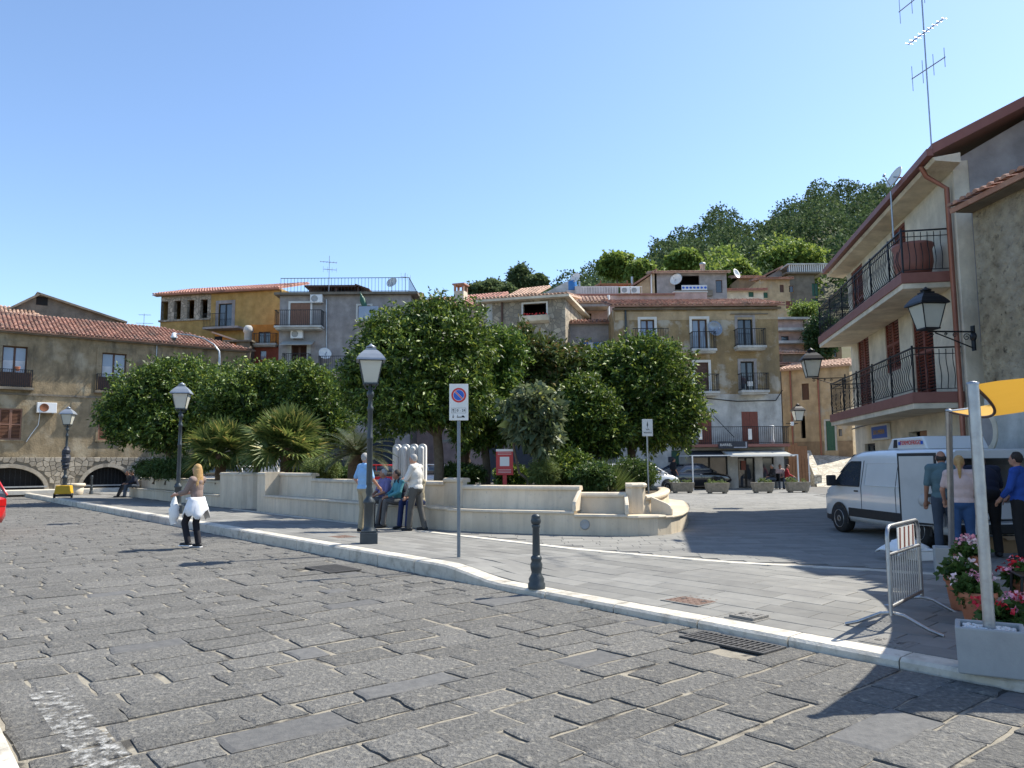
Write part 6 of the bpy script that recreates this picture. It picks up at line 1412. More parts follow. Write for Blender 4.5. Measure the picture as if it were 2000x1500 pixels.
# trough planters in front of the bar
def trough(label, px, py, w=1.05, rot=0.0):
    g = G(px,py,.15); t = thing('trough_planter', label, 'planter', (g.x,g.y,.15), rot, 'concrete troughs before the bar'); h = .48; V = []
    V = [(-w/2+.08,-.2,.07),(w/2-.08,-.2,.07),(w/2-.08,.2,.07),(-w/2+.08,.2,.07),(-w/2,-.26,h),(w/2,-.26,h),(w/2,.26,h),(-w/2,.26,h)]
    MB().add(V, [(3,2,1,0),(0,1,5,4),(1,2,6,5),(2,3,7,6),(3,0,4,7)]).box(-w/2,-.26,h,w/2,-.2,h+.03).box(-w/2,.2,h,w/2,.26,h+.03).box(-w/2,-.2,h,-w/2+.06,.2,h+.03).box(w/2-.06,-.2,h,w/2,.2,h+.03).build('trough', M['old_concrete'], t, .012)
    for s in (-1,1): MB().box(s*w*.32-.07,-.18,0,s*w*.32+.07,.18,.075).build('foot', M['old_concrete'], t)
    MB().quad((-w/2+.06,-.2,h-.02),(w/2-.06,-.2,h-.02),(w/2-.06,.2,h-.02),(-w/2+.06,.2,h-.02)).build('soil', M['soil'], t)
    crown('plants', [(-w*.15+random.uniform(-.2,.2),0,h+.06,w*.2,.14,.12),(w*.22,0,h+.04,w*.15,.12,.09)], 'broom', t, 50, 8, (.1,.035), spread=.06, core=False)
for px_, py_, l in ((1333,963,'leftmost concrete trough, next to the black car door'),(1401,964,'concrete trough in front of the black car bonnet'),(1490,963,'concrete trough in front of the bar doorway'),(1558,962,'rightmost concrete trough, before the white seats'),): trough(l, px_, py_, 1.1 if px_ != 1490 else 1.02, random.uniform(-.05,.05))
# plastic chairs, table, lounge seats
def plastic_chair(label, pos, rz):
    t = thing('plastic_chair', label, 'chair', pos, rz, 'white plastic chairs at the bar'); m = M['plastic_white']
    MB().box(-.22,-.22,.42,.22,.22,.45).build('seat', m, t, .01)
    for sx in (-1,1):
        for sy in (-1,1): MB().tube([(sx*.24,sy*.24,0),(sx*.2,sy*.2,.43)], .02, 6).build('leg', m, t)
    b = MB().box(-.22,-.25,.84,.22,-.21,.9)
    for k in range(4): b.box(-.2+.11*k,-.24,.45,-.14+.11*k,-.21,.84)
    b.build('backrest', m, t)
    for sx in (-1,1): MB().tube([(sx*.22,-.22,.64),(sx*.25,.15,.66),(sx*.24,.22,.45)], .018, 6).build('armrest', m, t)
gc = G(1440,953,.15)
plastic_chair('white plastic chair left of the plastic table', (gc.x-.55,gc.y,.15), rad(-75)); plastic_chair('white plastic chair right of the plastic table', (gc.x+.55,gc.y,.15), rad(80))
t = thing('plastic_table', 'white plastic table between the two chairs', 'table', (gc.x,gc.y+.1,.15)); MB().lathe([(.0,.7),(.33,.7),(.34,.715),(.33,.73),(0,.73)], n=18).build('table_top', M['plastic_white'], t); MB().lathe([(.2,0),(.05,.05),(.035,.3),(.06,.7)], n=10).build('stem', M['plastic_white'], t)
g = G(1553,945,.15); t = thing('lounge_seat', 'grey white lounge seat behind the rightmost trough', 'seat', (g.x,g.y,.15), .1); MB().box(-.4,-.35,.08,.4,.35,.42).build('seat', M['sign_white'], t, .04); MB().box(-.4,.25,.42,.4,.36,.95).build('backrest', M['sign_white'], t, .03); MB().box(.4,-.3,.1,.5,.36,.62).build('armrest', M['tarp_dark'], t, .03)
g = G(1529,950,.15); t = thing('pouf', 'low white cube pouf near the seated customers', 'seat', (g.x,g.y,.15)); MB().box(-.3,-.28,.04,.3,.28,.42).build('cushion', M['sign_white'], t, .05); MB().box(-.28,-.26,0,.28,.26,.04).build('base', M['iron_black'], t)
g = G(1594,948,.15); t = thing('speaker_crate', 'black crate by the ramp parapet', 'crate', (g.x,g.y,.15), .1); MB().box(-.3,-.3,0,.3,.3,.6).build('body', M['tarp_dark'], t, .02); MB().box(-.33,-.33,.6,.33,.33,.66).build('lid', M['iron_black'], t, .01)
# crowd barrier
bN = Vector((3.48,7.26)); bF = Vector((4.22,8.12)); bl = (bF-bN).length; t = thing('crowd_barrier', 'galvanised crowd barrier with a red and white striped board', 'barrier', (bN.x,bN.y,pzx(bN.x,bN.y)), math.atan2(bF.y-bN.y,bF.x-bN.x)); H = .95; z0 = .22
r = .1; fr = [(0,0,z0-.08),(0,0,H-r)]+[(r-r*math.cos(a),0,H-r+r*math.sin(a)) for a in (.4,.8,1.2,1.57)]+[(bl-r+r*math.sin(a),0,H-r+r*math.cos(a)) for a in (0.01,.4,.8,1.2)]+[(bl,0,H-r),(bl,0,z0-.08)]
MB().tube(fr, .019, 10).build('frame', M['galv'], t); MB().tube([(0,0,H-.26),(bl,0,H-.26)], .016, 8).build('mid_rail', M['galv'], t); MB().tube([(0,0,z0),(bl,0,z0)], .019, 8).build('bottom_rail', M['galv'], t)
bar = MB().tube([(0,0,z0),(0,0,H-.26)], .0065, 6).mesh('bar'); bar.materials.append(M['galv'])
for k in range(1,14): share(bar, 'bar', t, (bl*k/14,0,0))
for xx in (0.03, bl-.03):
    MB().tube([(xx,-.42,.012),(xx,-.3,.05),(xx,-.1,.15),(xx,0,.165),(xx,.1,.15),(xx,.3,.05),(xx,.42,.012)], .016, 8).build('foot', M['galv'], t)
bd = MB().box(bl*.28,-.012,H-.235,bl*.82,-.004,H-.03).build('striped_board', M['sign_white'], t)
for k in range(4): MB().obox((bl*(.345+.14*k),-.0135,H-.133), (.045,.002,.2), (0,rad(8),0)).build('red_stripe', M['shutter_red'], bd)
# foam box and sheet on the ground behind it
g = G(1770,1092,.15); t = thing('crumpled_packaging', 'crumpled white sheet lying behind the barrier', 'packaging', (g.x,g.y,.15), .3); V = []; n = 9
for i in range(n):
    for j in range(n): x = (i/(n-1)-.5)*.75; y = (j/(n-1)-.5)*.5; V.append((x+random.uniform(-.02,.02), y, .02+.28*math.exp(-((x)**2*6+(y)**2*10))+random.uniform(0,.05)))
b = MB().add(V, [(i*n+j,(i+1)*n+j,(i+1)*n+j+1,i*n+j+1) for i in range(n-1) for j in range(n-1)], True); o = b.build('sheet', M['plastic_white'], t); m_ = o.modifiers.new('thick','SOLIDIFY'); m_.thickness = .02
g = G(1800,1094,.15); t = thing('foam_box', 'small white foam box beside the crumpled sheet', 'box', (g.x,g.y,.15), .2); MB().box(-.15,-.12,0,.15,.12,.14).build('body', M['plastic_white'], t, .012); MB().box(-.16,-.13,.142,.16,.13,.17).build('lid', M['plastic_white'], t, .01)
# posts in concrete cubes and the yellow shade sail
def cube_planter(label, px, py, w, d, h, ptop, rz, pr=.042):
    g = G(px,py,.1); z = pzx(g.x,g.y); c = Vector((g.x,g.y,0)) + Matrix.Rotation(rz,3,'Z') @ Vector((w/2,d/2,0)); t = thing('concrete_cube', label, 'planter', (c.x,c.y,z), rz, 'concrete cubes holding the sail posts'); e = .035
    b = MB(); O = [(-w/2,-d/2),(w/2,-d/2),(w/2,d/2),(-w/2,d/2)]; I = [(-w/2+e,-d/2+e),(w/2-e,-d/2+e),(w/2-e,d/2-e),(-w/2+e,d/2-e)]
    V = [(x*.97,y*.97,0) for x,y in O]+[(x,y,h) for x,y in O]+[(x,y,h) for x,y in I]+[(x,y,h-.06) for x,y in I]
    b.add(V, [(3,2,1,0)]+[(k,(k+1)%4,4+(k+1)%4,4+k) for k in range(4)]+[(4+k,4+(k+1)%4,8+(k+1)%4,8+k) for k in range(4)]+[(8+k,8+(k+1)%4,12+(k+1)%4,12+k) for k in range(4)]+[(12,13,14,15)]); b.build('cube', M['concrete'], t, .012)
    if pr > .04:
        gv = MB()
        for k in range(300): gv.ball((random.uniform(-w/2+e+.02,w/2-e-.02),random.uniform(-d/2+e+.02,d/2-e-.02),h-.035+random.uniform(-.01,.012)), (random.uniform(.01,.02),random.uniform(.01,.02),.011), 6, 4)
        tag(gv.build('gravel', M['marble'], t), kind='stuff')
    else: MB().box(-w/2+e,-d/2+e,h-.05,w/2-e,d/2-e,h-.03).build('gravel', M['marble'], t)
    top = Vector(ptop); Rm = Matrix.Rotation(-rz,3,'Z'); tl = Rm @ (top-Vector((c.x,c.y,z))); bt = Vector((tl.x*.1,tl.y*.1,h-.05))
    pst = MB(); n = 26; pts = [bt.lerp(tl, k/n) for k in range(n+1)]; pst.tube(pts, [pr*(1.0+(.035 if k%2 else 0)) for k in range(n+1)], 12); pst.build('post', M['galv'], t)
    MB().lathe([(pr*1.05,0),(pr*1.1,.02),(.01,.03)], tl, 10).build('cap', M['galv'], t); return top
P1 = D(1900,752,5.95); P2 = D(1853,803,9.9)
cube_planter('nearest concrete cube with white gravel holding a metal post', 1870, 1309, .45, .36, .34, P1, rad(-30))
cube_planter('farther pale concrete cube with a thin metal post', 1828, 1128, .42, .36, .34, P2, rad(-25), .038)
t = thing('shade_sail', 'yellow shade sail stretched from metal posts at the right edge', 'awning', (0,0,0)); P3 = Vector((9.6,9.9,2.9)); P4 = Vector((8.3,5.0,2.75)); n = 22; V = []
for i in range(n+1):
    for j in range(n+1):
        u, v = i/n, j/n; a = P1.lerp(P2,v); b_ = P4.lerp(P3,v); sagL = .34*4*v*(1-v); sagR = .5*4*v*(1-v); aa_ = a+Vector((sagL,0,.0)); bb_ = b_-Vector((sagR,0,0)); p = aa_.lerp(bb_,u)
        s1 = .45*4*u*(1-u); p = p + Vector((0,(.5-v)*2*s1*(abs(v-.5)*2)**2,0)) + Vector((0,0,-.16*4*v*(1-v)*(1-u*.5)+.012*math.sin(u*25+v*4))); V.append(p)
mat('sail_yellow', (.66,.36,.045), (.72,.41,.06), 3, .75)
o = MB().add(V, [(i*(n+1)+j,(i+1)*(n+1)+j,(i+1)*(n+1)+j+1,i*(n+1)+j+1) for i in range(n) for j in range(n)], True).build('cloth', M['sail_yellow'], t)
mm = o.data.materials[0].node_tree; trn = mm.nodes.new('ShaderNodeBsdfTranslucent'); trn.inputs[0].default_value = (.8,.45,.06,1); mx = mm.nodes.new('ShaderNodeMixShader'); mx.inputs[0].default_value = .3
mm.links.new(mm.nodes['Principled BSDF'].outputs[0], mx.inputs[1]); mm.links.new(trn.outputs[0], mx.inputs[2]); mm.links.new(mx.outputs[0], mm.nodes['Material Output'].inputs[0])
MB().tube([V[j] for j in range(n+1)], .014, 6).build('hem', M['wood_brown'], t); MB().tube([P1+Vector((0,0,-.02)), V[0]], .006, 5).build('rope', M['plastic_white'], t); MB().tube([P2, P1.lerp(P2,.8)+Vector((.3,0,0))], .012, 5).build('rope', M['plastic_white'], t)
# flower pots
leaf_mat('geranium_leaf', (.03,.07,.015), (.08,.15,.035), rough=.6)
mat('petal_pink', (.72,.25,.38), (.8,.45,.55), 20, .6); mat('petal_white', (.85,.72,.74), (.8,.6,.66), 20, .6); mat('petal_red', (.5,.012,.03), (.6,.02,.05), 20, .6)
def flower_pot(label, px, Y, z, r, h, petals, nfl, spread):
    q = D(px, 1000, Y); t = thing('flower_pot', label, 'flower pot', (q.x,q.y,pzx(q.x,q.y)+z), random.uniform(0,3), 'terracotta pots of geraniums')
    MB().lathe([(r*.62,0),(r*.66,.02),(r*.84,h*.62),(r*.86,h*.64),(r*.82,h*.66),(r*.88,h*.8),(r*.98,h*.82),(r,h*.86),(r,h),(r*.9,h),(r*.88,h*.9),(0,h*.9)], n=24).build('pot', M['terracotta'], t)
    crown('foliage', [(0,0,h+.03,spread*.9,spread*.9,.11),(spread*.5,0,h+.01,spread*.5,spread*.5,.08),(-spread*.5,.1*spread,h+.02,spread*.5,spread*.5,.1)], 'geranium_leaf', t, 90, 8, (.06,.055), spread=.05, lo=.4)
    for mt_ in petals:
        V = []; Q = []
        C = []; 
        for k in range(nfl):
            a = random.uniform(0,6.28); rr = spread*random.uniform(.1,1.05); c = np.array([rr*math.cos(a), rr*math.sin(a), h+.07+.08*random.random()+.05*(1-rr/spread)])
            for j in range(random.randint(5,10)): C.append(c+rng.normal(size=3)*.02)
        C = np.array(C); v, f = leaf_quads(C, unit(rng.normal(size=(len(C),3))+np.array([0,-.3,.5])), np.full(len(C),.042), np.full(len(C),.04), .1); np_mesh('blossom', v, f, M[mt_], t)
flower_pot('wide terracotta bowl of red and pink geraniums behind the gravel cube', 1966, 6.7, 0, .30, .20, ['petal_red','petal_pink'], 13, .26)
flower_pot('terracotta pot of pale pink geraniums left of the wide bowl', 1897, 7.4, 0, .17, .30, ['petal_white','petal_pink'], 7, .18)
flower_pot('terracotta pot with few white geraniums at the left end', 1868, 8.0, 0, .16, .34, ['petal_white'], 4, .17)
flower_pot('tallest terracotta pot of pink geraniums at the back', 1890, 8.55, .06, .17, .42, ['petal_pink','petal_white'], 9, .18)
q = D(1890,1000,8.55); tt_ = thing('pot_stand', 'small dark stand under the tallest pot', 'stand', (q.x,q.y,pzx(q.x,q.y))); MB().lathe([(.15,0),(.14,.01),(.12,.05),(.14,.058)], n=14).build('ring', M['cast_dark'], tt_)
flower_pot('small pot of red flowers half out of frame', 1998, 7.6, 0, .17, .36, ['petal_red','petal_pink'], 8, .2)
# bistro chair at the right edge
q = D(2003,1100,7.3); t = thing('bistro_chair', 'dark metal chair cut by the right edge', 'chair', (q.x+.12,q.y,pzx(q.x,q.y)), rad(70))
MB().box(-.2,-.2,.44,.2,.2,.46).build('seat', M['iron_black'], t, .008)
for sx in (-1,1): MB().tube([(sx*.19,-.23,0),(sx*.19,-.19,.45),(sx*.18,-.26,.9)], .014, 6).build('leg', M['iron_black'], t); MB().tube([(sx*.19,.22,0),(sx*.18,.18,.45)], .014, 6).build('leg', M['iron_black'], t)
MB().box(-.18,-.27,.6,.18,-.245,.9).build('backrest', M['iron_black'], t, .008)
# ------------------------------------------------------------------ vehicles
mat('van_white', (0.66,0.67,0.67), (0.60,0.61,0.61), 1.5, 0.28, coat=0.6, spec=0.5)
mat('car_black', (0.008,0.008,0.010), None, rough=0.22, coat=0.8); mat('car_white', (0.72,0.72,0.71), None, rough=0.25, coat=0.7); mat('car_red', (0.55,0.02,0.02), None, rough=0.25, coat=0.7); mat('car_silver', (0.40,0.43,0.46), None, rough=0.25, coat=0.6, metal=0.4)
mat('tyre', (0.02,0.02,0.021), (0.03,0.03,0.03), 20, 0.9); mat('trim_black', (0.016,0.017,0.019), (0.025,0.026,0.028), 15, 0.65); mat('rim_grey', (0.30,0.31,0.32), None, rough=0.35, metal=0.7)
mat('lens_clear', (0.6,0.62,0.65), None, rough=0.1, metal=0.3); mat('lens_red', (0.45,0.01,0.01), None, rough=0.15)
mat('van_lining', (0.50,0.50,0.49), (0.42,0.42,0.41), 2, 0.6)
def loft(stations, rings, close_ends=(True,True), smooth=True):
    """rings: list of closed point lists (x,z) per station y"""
    b = MB(); k = len(rings[0]); V = [(x,y,z) for y, r in zip(stations, rings) for x, z in r]; n = len(stations)
    b.add(V, [(i*k+j,i*k+(j+1)%k,(i+1)*k+(j+1)%k,(i+1)*k+j) for i in range(n-1) for j in range(k)], smooth)
    if close_ends[0]: b.add(V[:k], [tuple(range(k-1,-1,-1))])
    if close_ends[1]: b.add(V[-k:], [tuple(range(k))])
    return b
def wheel(t, x, y, r, w=.2):
    s = 1 if x > 0 else -1
    o = MB().lathe([(r*.6,-w/2),(r*.93,-w/2),(r,-w*.3),(r,w*.3),(r*.93,w/2),(r*.6,w/2)], (x-s*w/2,y,r), 28, 'x').build('wheel', M['tyre'], t)
    MB().lathe([(.03,-.01),(r*.2,.012),(r*.26,-.02),(r*.52,-.035),(r*.6,.0),(r*.64,.005),(r*.64,-.06),(.03,-.06)] if s > 0 else [(.03,.06),(r*.64,.06),(r*.64,-.005),(r*.6,0),(r*.52,.035),(r*.26,.02),(r*.2,-.012),(.03,.01)], (x+s*.004,y,r), 24, 'x').build('rim', M['rim_grey'], o)
    b = MB()
    for k in range(10): a = 2*math.pi*k/10; b.lathe([(.0,-.004),(r*.055,-.004),(r*.055,.004),(0,.004)], (x+s*.003-s*.02,y+r*.42*math.cos(a),r+r*.42*math.sin(a)), 8, 'x')
    b.build('rim_holes', M['trim_black'], o)
def arch(t, x, y, r):
    s = 1 if x > 0 else -1; n = 14; P = [(x+s*.006, y+r*math.cos(math.pi*k/n), .0+r*math.sin(math.pi*k/n)+.33) for k in range(n+1)]
    P = [(x+s*.006,y+r,.24)]+P+[(x+s*.006,y-r,.24)]
    MB().add(P, [tuple(range(len(P)))]).build('wheel_arch', M['trim_black'], t)
# ---- delivery van: local +y is its front, origin between the rear corners on the ground
VANP = Vector((8.05, 12.9)); VRZ = rad(3)
t = thing('delivery_van', 'white refrigerated delivery van with its rear doors wide open', 'van', (VANP.x,VANP.y,.15), VRZ); t.scale = (.93,.97,.875)
def vring(zb, zr, hw, hwt): return [(-hw*.94,zb),(-hw,zb+.14),(-hw,zb+.55),(-hw*.995,min(1.12,zr-.2)),(-hwt-.01,zr-.2),(-hwt+.03,zr-.07),(-hwt+.13,zr),(hwt-.13,zr),(hwt-.03,zr-.07),(hwt+.01,zr-.2),(hw*.995,min(1.12,zr-.2)),(hw,zb+.55),(hw,zb+.14),(hw*.94,zb)]
ys = [0,.05,1.2,2.4,3.1,3.45,3.7,3.95,4.15,4.32,4.5,4.66,4.76]
zr = [1.90,1.93,1.95,1.95,1.93,1.88,1.76,1.58,1.41,1.27,1.16,1.03,.86]
hw = [.95,.96,.96,.96,.96,.955,.95,.945,.94,.93,.90,.86,.80]; ht = [.83,.84,.84,.84,.83,.82,.80,.79,.79,.78,.76,.72,.68]
bd = loft(ys, [vring(.30,z,a,b_) for z,a,b_ in zip(zr,hw,ht)], (False,True)); body = bd.build('body', M['van_white'], t)
# rear frame and hollow cargo room
r0 = vring(.30,1.90,.95,.83); inn = [(-.80,.52),(-.84,.6),(-.84,.8),(-.83,1.1),(-.77,1.62),(-.74,1.7),(-.66,1.75),(.66,1.75),(.74,1.7),(.77,1.62),(.83,1.1),(.84,.8),(.84,.6),(.80,.52)]
k = len(r0); MB().add([(x,0,z) for x,z in r0]+[(x,.03,z) for x,z in inn], [(j,k+j,k+(j+1)%k,(j+1)%k) for j in range(k)]).build('rear_frame', M['van_white'], t)
MB().add([(x,.03,z) for x,z in inn]+[(x,2.5,z) for x,z in inn], [(j,k+j,k+(j+1)%k,(j+1)%k) for j in range(k)]+[tuple(range(k,2*k))]).build('cargo_lining', M['van_lining'], t)
MB().box(-.85,-.12,.32,.85,0,.5).build('rear_bumper', M['trim_black'], t, .03)
for s in (-1,1): MB().box(s*.87-.05,-.02,.75,s*.87+.05,.0,1.05).build('tail_light', M['lens_red'], t)
for xx, yy, zz in ((-.45,1.3,.55),(.35,1.6,.55),(.4,.7,.55)): MB().box(xx-.28,yy-.25,zz,xx+.28,yy+.25,zz+.32).build('crate', M['plastic_white'], t, .02)
# doors folded back / out
def vdoor(side):
    o = bpy.data.objects.new('rear_door', None); return o
dm = MB().box(0,0,.46,.86,.11,1.88)
dl = dm.build('rear_door', M['van_white'], t, .03, loc=(-.99,-.02,0)); dl.rotation_euler = (0,0,rad(108))
MB().box(.07,.112,.52,.8,.122,1.80).build('door_lining', M['van_lining'], dl, .005); MB().box(.02,.105,.48,.84,.114,1.86).build('door_seal', M['trim_black'], dl)
MB().lathe([(.0,-.02),(.10,-.02),(.12,-.01),(.12,0),(0,0)], (.3,.145,.95), 18, 'y').build('recess_cap', M['van_lining'], dl); MB().box(.12,.122,1.02,.2,.14,1.08).build('latch', M['trim_black'], dl)
dm = MB().box(-.86,0,.46,0,.11,1.88); dr = dm.build('rear_door', M['van_white'], t, .03, loc=(.99,-.03,0)); dr.rotation_euler = (0,0,rad(72))
MB().box(-.80,-.012,.52,-.07,-.002,1.80).build('door_lining', M['plastic_white'], dr, .005); MB().box(-.86,-.03,.46,-.82,.13,1.9).build('door_seal', M['trim_black'], dr)
# side window, windscreen, seams, cladding, mirror
for s in (-1,1):
    x = lambda z, y=3.4: s*(.966-(max(0,z-1.12)/.63)*.125)
    q = [(x(1.13),2.92,1.13),(x(1.13),3.98,1.13),(x(1.28),3.92,1.28),(x(1.66),3.50,1.66),(x(1.70),3.38,1.70),(x(1.70),2.98,1.70)]
    MB().add([(a+s*.004,b_,c_) for a,b_,c_ in q], [tuple(range(6))]).build('side_window', M['glass'], t)
    MB().tube([(a+s*.006,b_,c_) for a,b_,c_ in q+[q[0]]], .012, 5).build('window_seal', M['trim_black'], t)
    for yy in (2.85, 1.55):
        MB().tube([(s*.962,yy,.42),(s*.964,yy,1.1),(s*.855,yy,1.72)], .006, 4).build('door_seam', M['trim_black'], t)
    MB().box(s*.955-.014,1.0,.42,s*.955+.014,3.42,.62).build('side_cladding', M['trim_black'], t, .01)
    MB().box(s*.962-.01,2.98,1.0,s*.962+.02,3.14,1.035).build('door_handle', M['trim_black'], t, .005)
    mr = MB().box(s*1.14-.1,3.74,1.12,s*1.14+.1,3.86,1.38).build('mirror', M['trim_black'], t, .03); MB().box(s*1.0-.08,3.77,1.17,s*1.0+.08,3.82,1.22).build('mirror_arm', M['trim_black'], mr)
    if s < 0:                                     # pressed side panel
        p = [(-.964,1.1,1.16),(-.964,2.72,1.16),(-.864,2.72,1.66),(-.864,1.1,1.66)]; MB().tube(p+[p[0]], .009, 5).build('pressed_panel', M['van_white'], t)
    for yy in (3.82, .82): arch(t, s*.962, yy, .40); wheel(t, s*.985, yy, .335, .22)
    MB().prism([(s*.62,4.68,.78),(s*.86,4.52,.82),(s*.88,4.42,1.0),(s*.66,4.62,.98)], (s*.02,.06,.02)).build('headlight', M['lens_clear'], t)
MB().add([(-.74,4.17,1.415),(.74,4.17,1.415),(.69,3.56,1.86),(-.69,3.56,1.86)], [(0,1,2,3)]).build('windscreen', M['glass'], t, loc=(0,.012,.014))
MB().prism([(-.80,4.78,.26),(.80,4.78,.26),(.86,4.6,.26),(.92,4.3,.26),(-.92,4.3,.26),(-.86,4.6,.26)], (0,0,.34)).build('front_bumper', M['trim_black'], t, .03)
cu = MB().prism([(-.62,.95,1.95),(-.62,2.35,1.95),(-.62,2.15,2.2),(-.62,1.1,2.22)], (1.24,0,0)).build('cooling_unit', M['van_white'], t, .03)
MB().prism([(-.628,1.95,1.99),(-.628,2.1,1.99),(-.628,2.06,2.17),(-.628,1.95,2.17)], (.006,0,0)).build('unit_grille', M['trim_black'], cu)
lettering('TERMOFRIGO', .13, M['sign_red'], cu, (-.634,1.48,2.09), (rad(90),0,rad(-90)), .9)
for yy in (1.03+.08, 1.86): MB().box(-.636,yy-.035,2.05,-.63,yy+.035,2.12).build('logo_mark', M['sign_blue'], cu)

# ---- saloon and small cars
def car(label, pos, rz, paint, L=4.5, Wd=1.78, Hh=1.43, kind='saloon', group='parked cars', seen=True):
    t = thing('parked_car', label, 'car', pos, rz, group); hw = Wd/2
    if kind == 'saloon': prof = [(-L/2,.50,.80),(-L/2+.1,.32,.92),(-L/2+.8,.22,.97),(-L*.12,.2,.95),(L*.16,.2,.93),(L*.27,.22,.90),(L/2-.45,.24,.80),(L/2-.12,.28,.70),(L/2,.38,.58)]; cab = [(-L/2+.55,.95,.97),(-L*.2,.93,Hh-.06),(-L*.06,.92,Hh),(L*.06,.92,Hh-.03),(L*.25,.9,.93)]
    else: prof = [(-L/2,.45,.85),(-L/2+.08,.3,.98),(-L*.3,.22,.98),(0,.2,.96),(L*.25,.2,.94),(L/2-.4,.22,.86),(L/2-.1,.28,.74),(L/2,.38,.6)]; cab = [(-L/2+.04,.95,1.0),(-L/2+.25,.93,Hh-.06),(-L*.15,.92,Hh),(L*.1,.92,Hh-.05),(L*.32,.9,.95)]
    def ring(zb, zt, h): return [(-h*.9,zb),(-h,zb+.16),(-h,zt-.16),(-h*.95,zt-.03),(-h*.8,zt),(h*.8,zt),(h*.95,zt-.03),(h,zt-.16),(h,zb+.16),(h*.9,zb)]
    hws = [hw*(.86 if abs(y) > L/2-.02 else .95 if abs(y) > L/2-.3 else 1.0) for y,_,_ in prof]
    loft([q[0] for q in prof], [ring(q[1],q[2],h) for q,h in zip(prof,hws)]).build('body', M[paint], t)
    def cring(zt, k, base=.92): top = hw*(.92-.2*max(0,(zt-base)/(Hh-base))); return [(-hw*.93,base-.03),(-top,zt-.03),(-top*.86,zt),(top*.86,zt),(top,zt-.03),(hw*.93,base-.03)]
    loft([q[0] for q in cab], [cring(max(q[2],.95),1) for q in cab]).build('greenhouse', M['glass'], t)
    rf = [q for q in cab[1:4]]; loft([rf[0][0]-.08,rf[1][0],rf[2][0]+.08], [[(-hw*.70,q[2]-.02),(-hw*.6,q[2]+.015),(hw*.6,q[2]+.015),(hw*.70,q[2]-.02)] for q in rf]).build('roof', M[paint], t)
    for s in (-1,1):
        P = [(s*(hw*.93),cab[0][0],.95),(s*hw*.73,cab[1][0],Hh-.05),(s*hw*.725,cab[2][0],Hh-.01),(s*hw*.73,cab[3][0],Hh-.04),(s*hw*.93,cab[4][0],.93)]
        MB().tube(P, .03, 6).build('roof_pillar', M[paint], t); MB().tube([(s*hw*.84,cab[2][0]-.1,.93),(s*hw*.735,cab[2][0],Hh-.03)], .03, 6).build('door_pillar', M[paint], t)
        MB().tube([(s*hw*.955,cab[0][0]+.1,.955),(s*hw*.955,cab[4][0]-.15,.94)], .012, 5).build('window_trim', M['rim_grey'], t)
        for yy in (L*.30,-L*.29): arch(t, s*hw*1.0, yy, .36); wheel(t, s*(hw+.012), yy, .315, .2)
        MB().prism([(s*hw*.62,L/2-.1,.60),(s*hw*.9,L/2-.3,.63),(s*hw*.92,L/2-.42,.76),(s*hw*.66,L/2-.2,.72)], (0,.05,.02)).build('headlight', M['lens_clear'], t)
        MB().box(min(s*hw*.6,s*hw*.88),-L/2-.012,.70,max(s*hw*.6,s*hw*.88),-L/2+.06,.86).build('tail_light', M['lens_red'], t)
        MB().box(s*hw*1.06-.08,cab[4][0]-.42,.93,s*hw*1.06+.08,cab[4][0]-.30,1.06).build('mirror', M[paint], t, .02); MB().box(s*hw-.01,-.15,.80,s*hw+.02,.02,.83).build('door_handle', M['rim_grey'], t)
        MB().tube([(s*(hw+.002),.25-L*.02,.3),(s*(hw+.002),.25-L*.02,.9)], .006, 4).build('door_seam', M['trim_black'], t)
    MB().box(-.26,L/2-.005,.42,.26,L/2+.012,.53).build('number_plate', M['sign_white'], t); MB().box(-.26,-L/2-.015,.55,.26,-L/2+.005,.66).build('number_plate', M['sign_white'], t)
    return t
g = G(1362,957,.15); car('shiny black saloon parked behind the concrete troughs', (g.x-.0,g.y+1.4,.15), rad(-62), 'car_black', 4.55, 1.8, 1.42)
g = D(1285,940,38.5); car('white car nose showing between the bench pillar and the black saloon', (g.x-1.0,g.y,.15), rad(-70), 'car_white', 3.9, 1.7, 1.45, 'hatch')
g = D(745,930,37); car('red car glimpsed behind the seated men', (g.x-.6,g.y,.15), rad(80), 'car_red', 3.8, 1.65, 1.48, 'hatch')
g = D(845,930,40); car('silver blue car behind the trunk of the tallest tree', (g.x-.8,g.y,.15), rad(90), 'car_silver', 3.9, 1.66, 1.47, 'hatch')
g = D(468,930,41); car('white hatchback seen through the gap beside the palms', (g.x-.9,g.y,.15), rad(72), 'car_white', 3.8, 1.66, 1.5, 'hatch')
g = G(-8,1052,0); car('red car at the left edge, only its rear corner showing', (g.x-2.40,g.y+.9,.012), rad(66), 'car_red', 3.9, 1.66, 1.45, 'hatch')
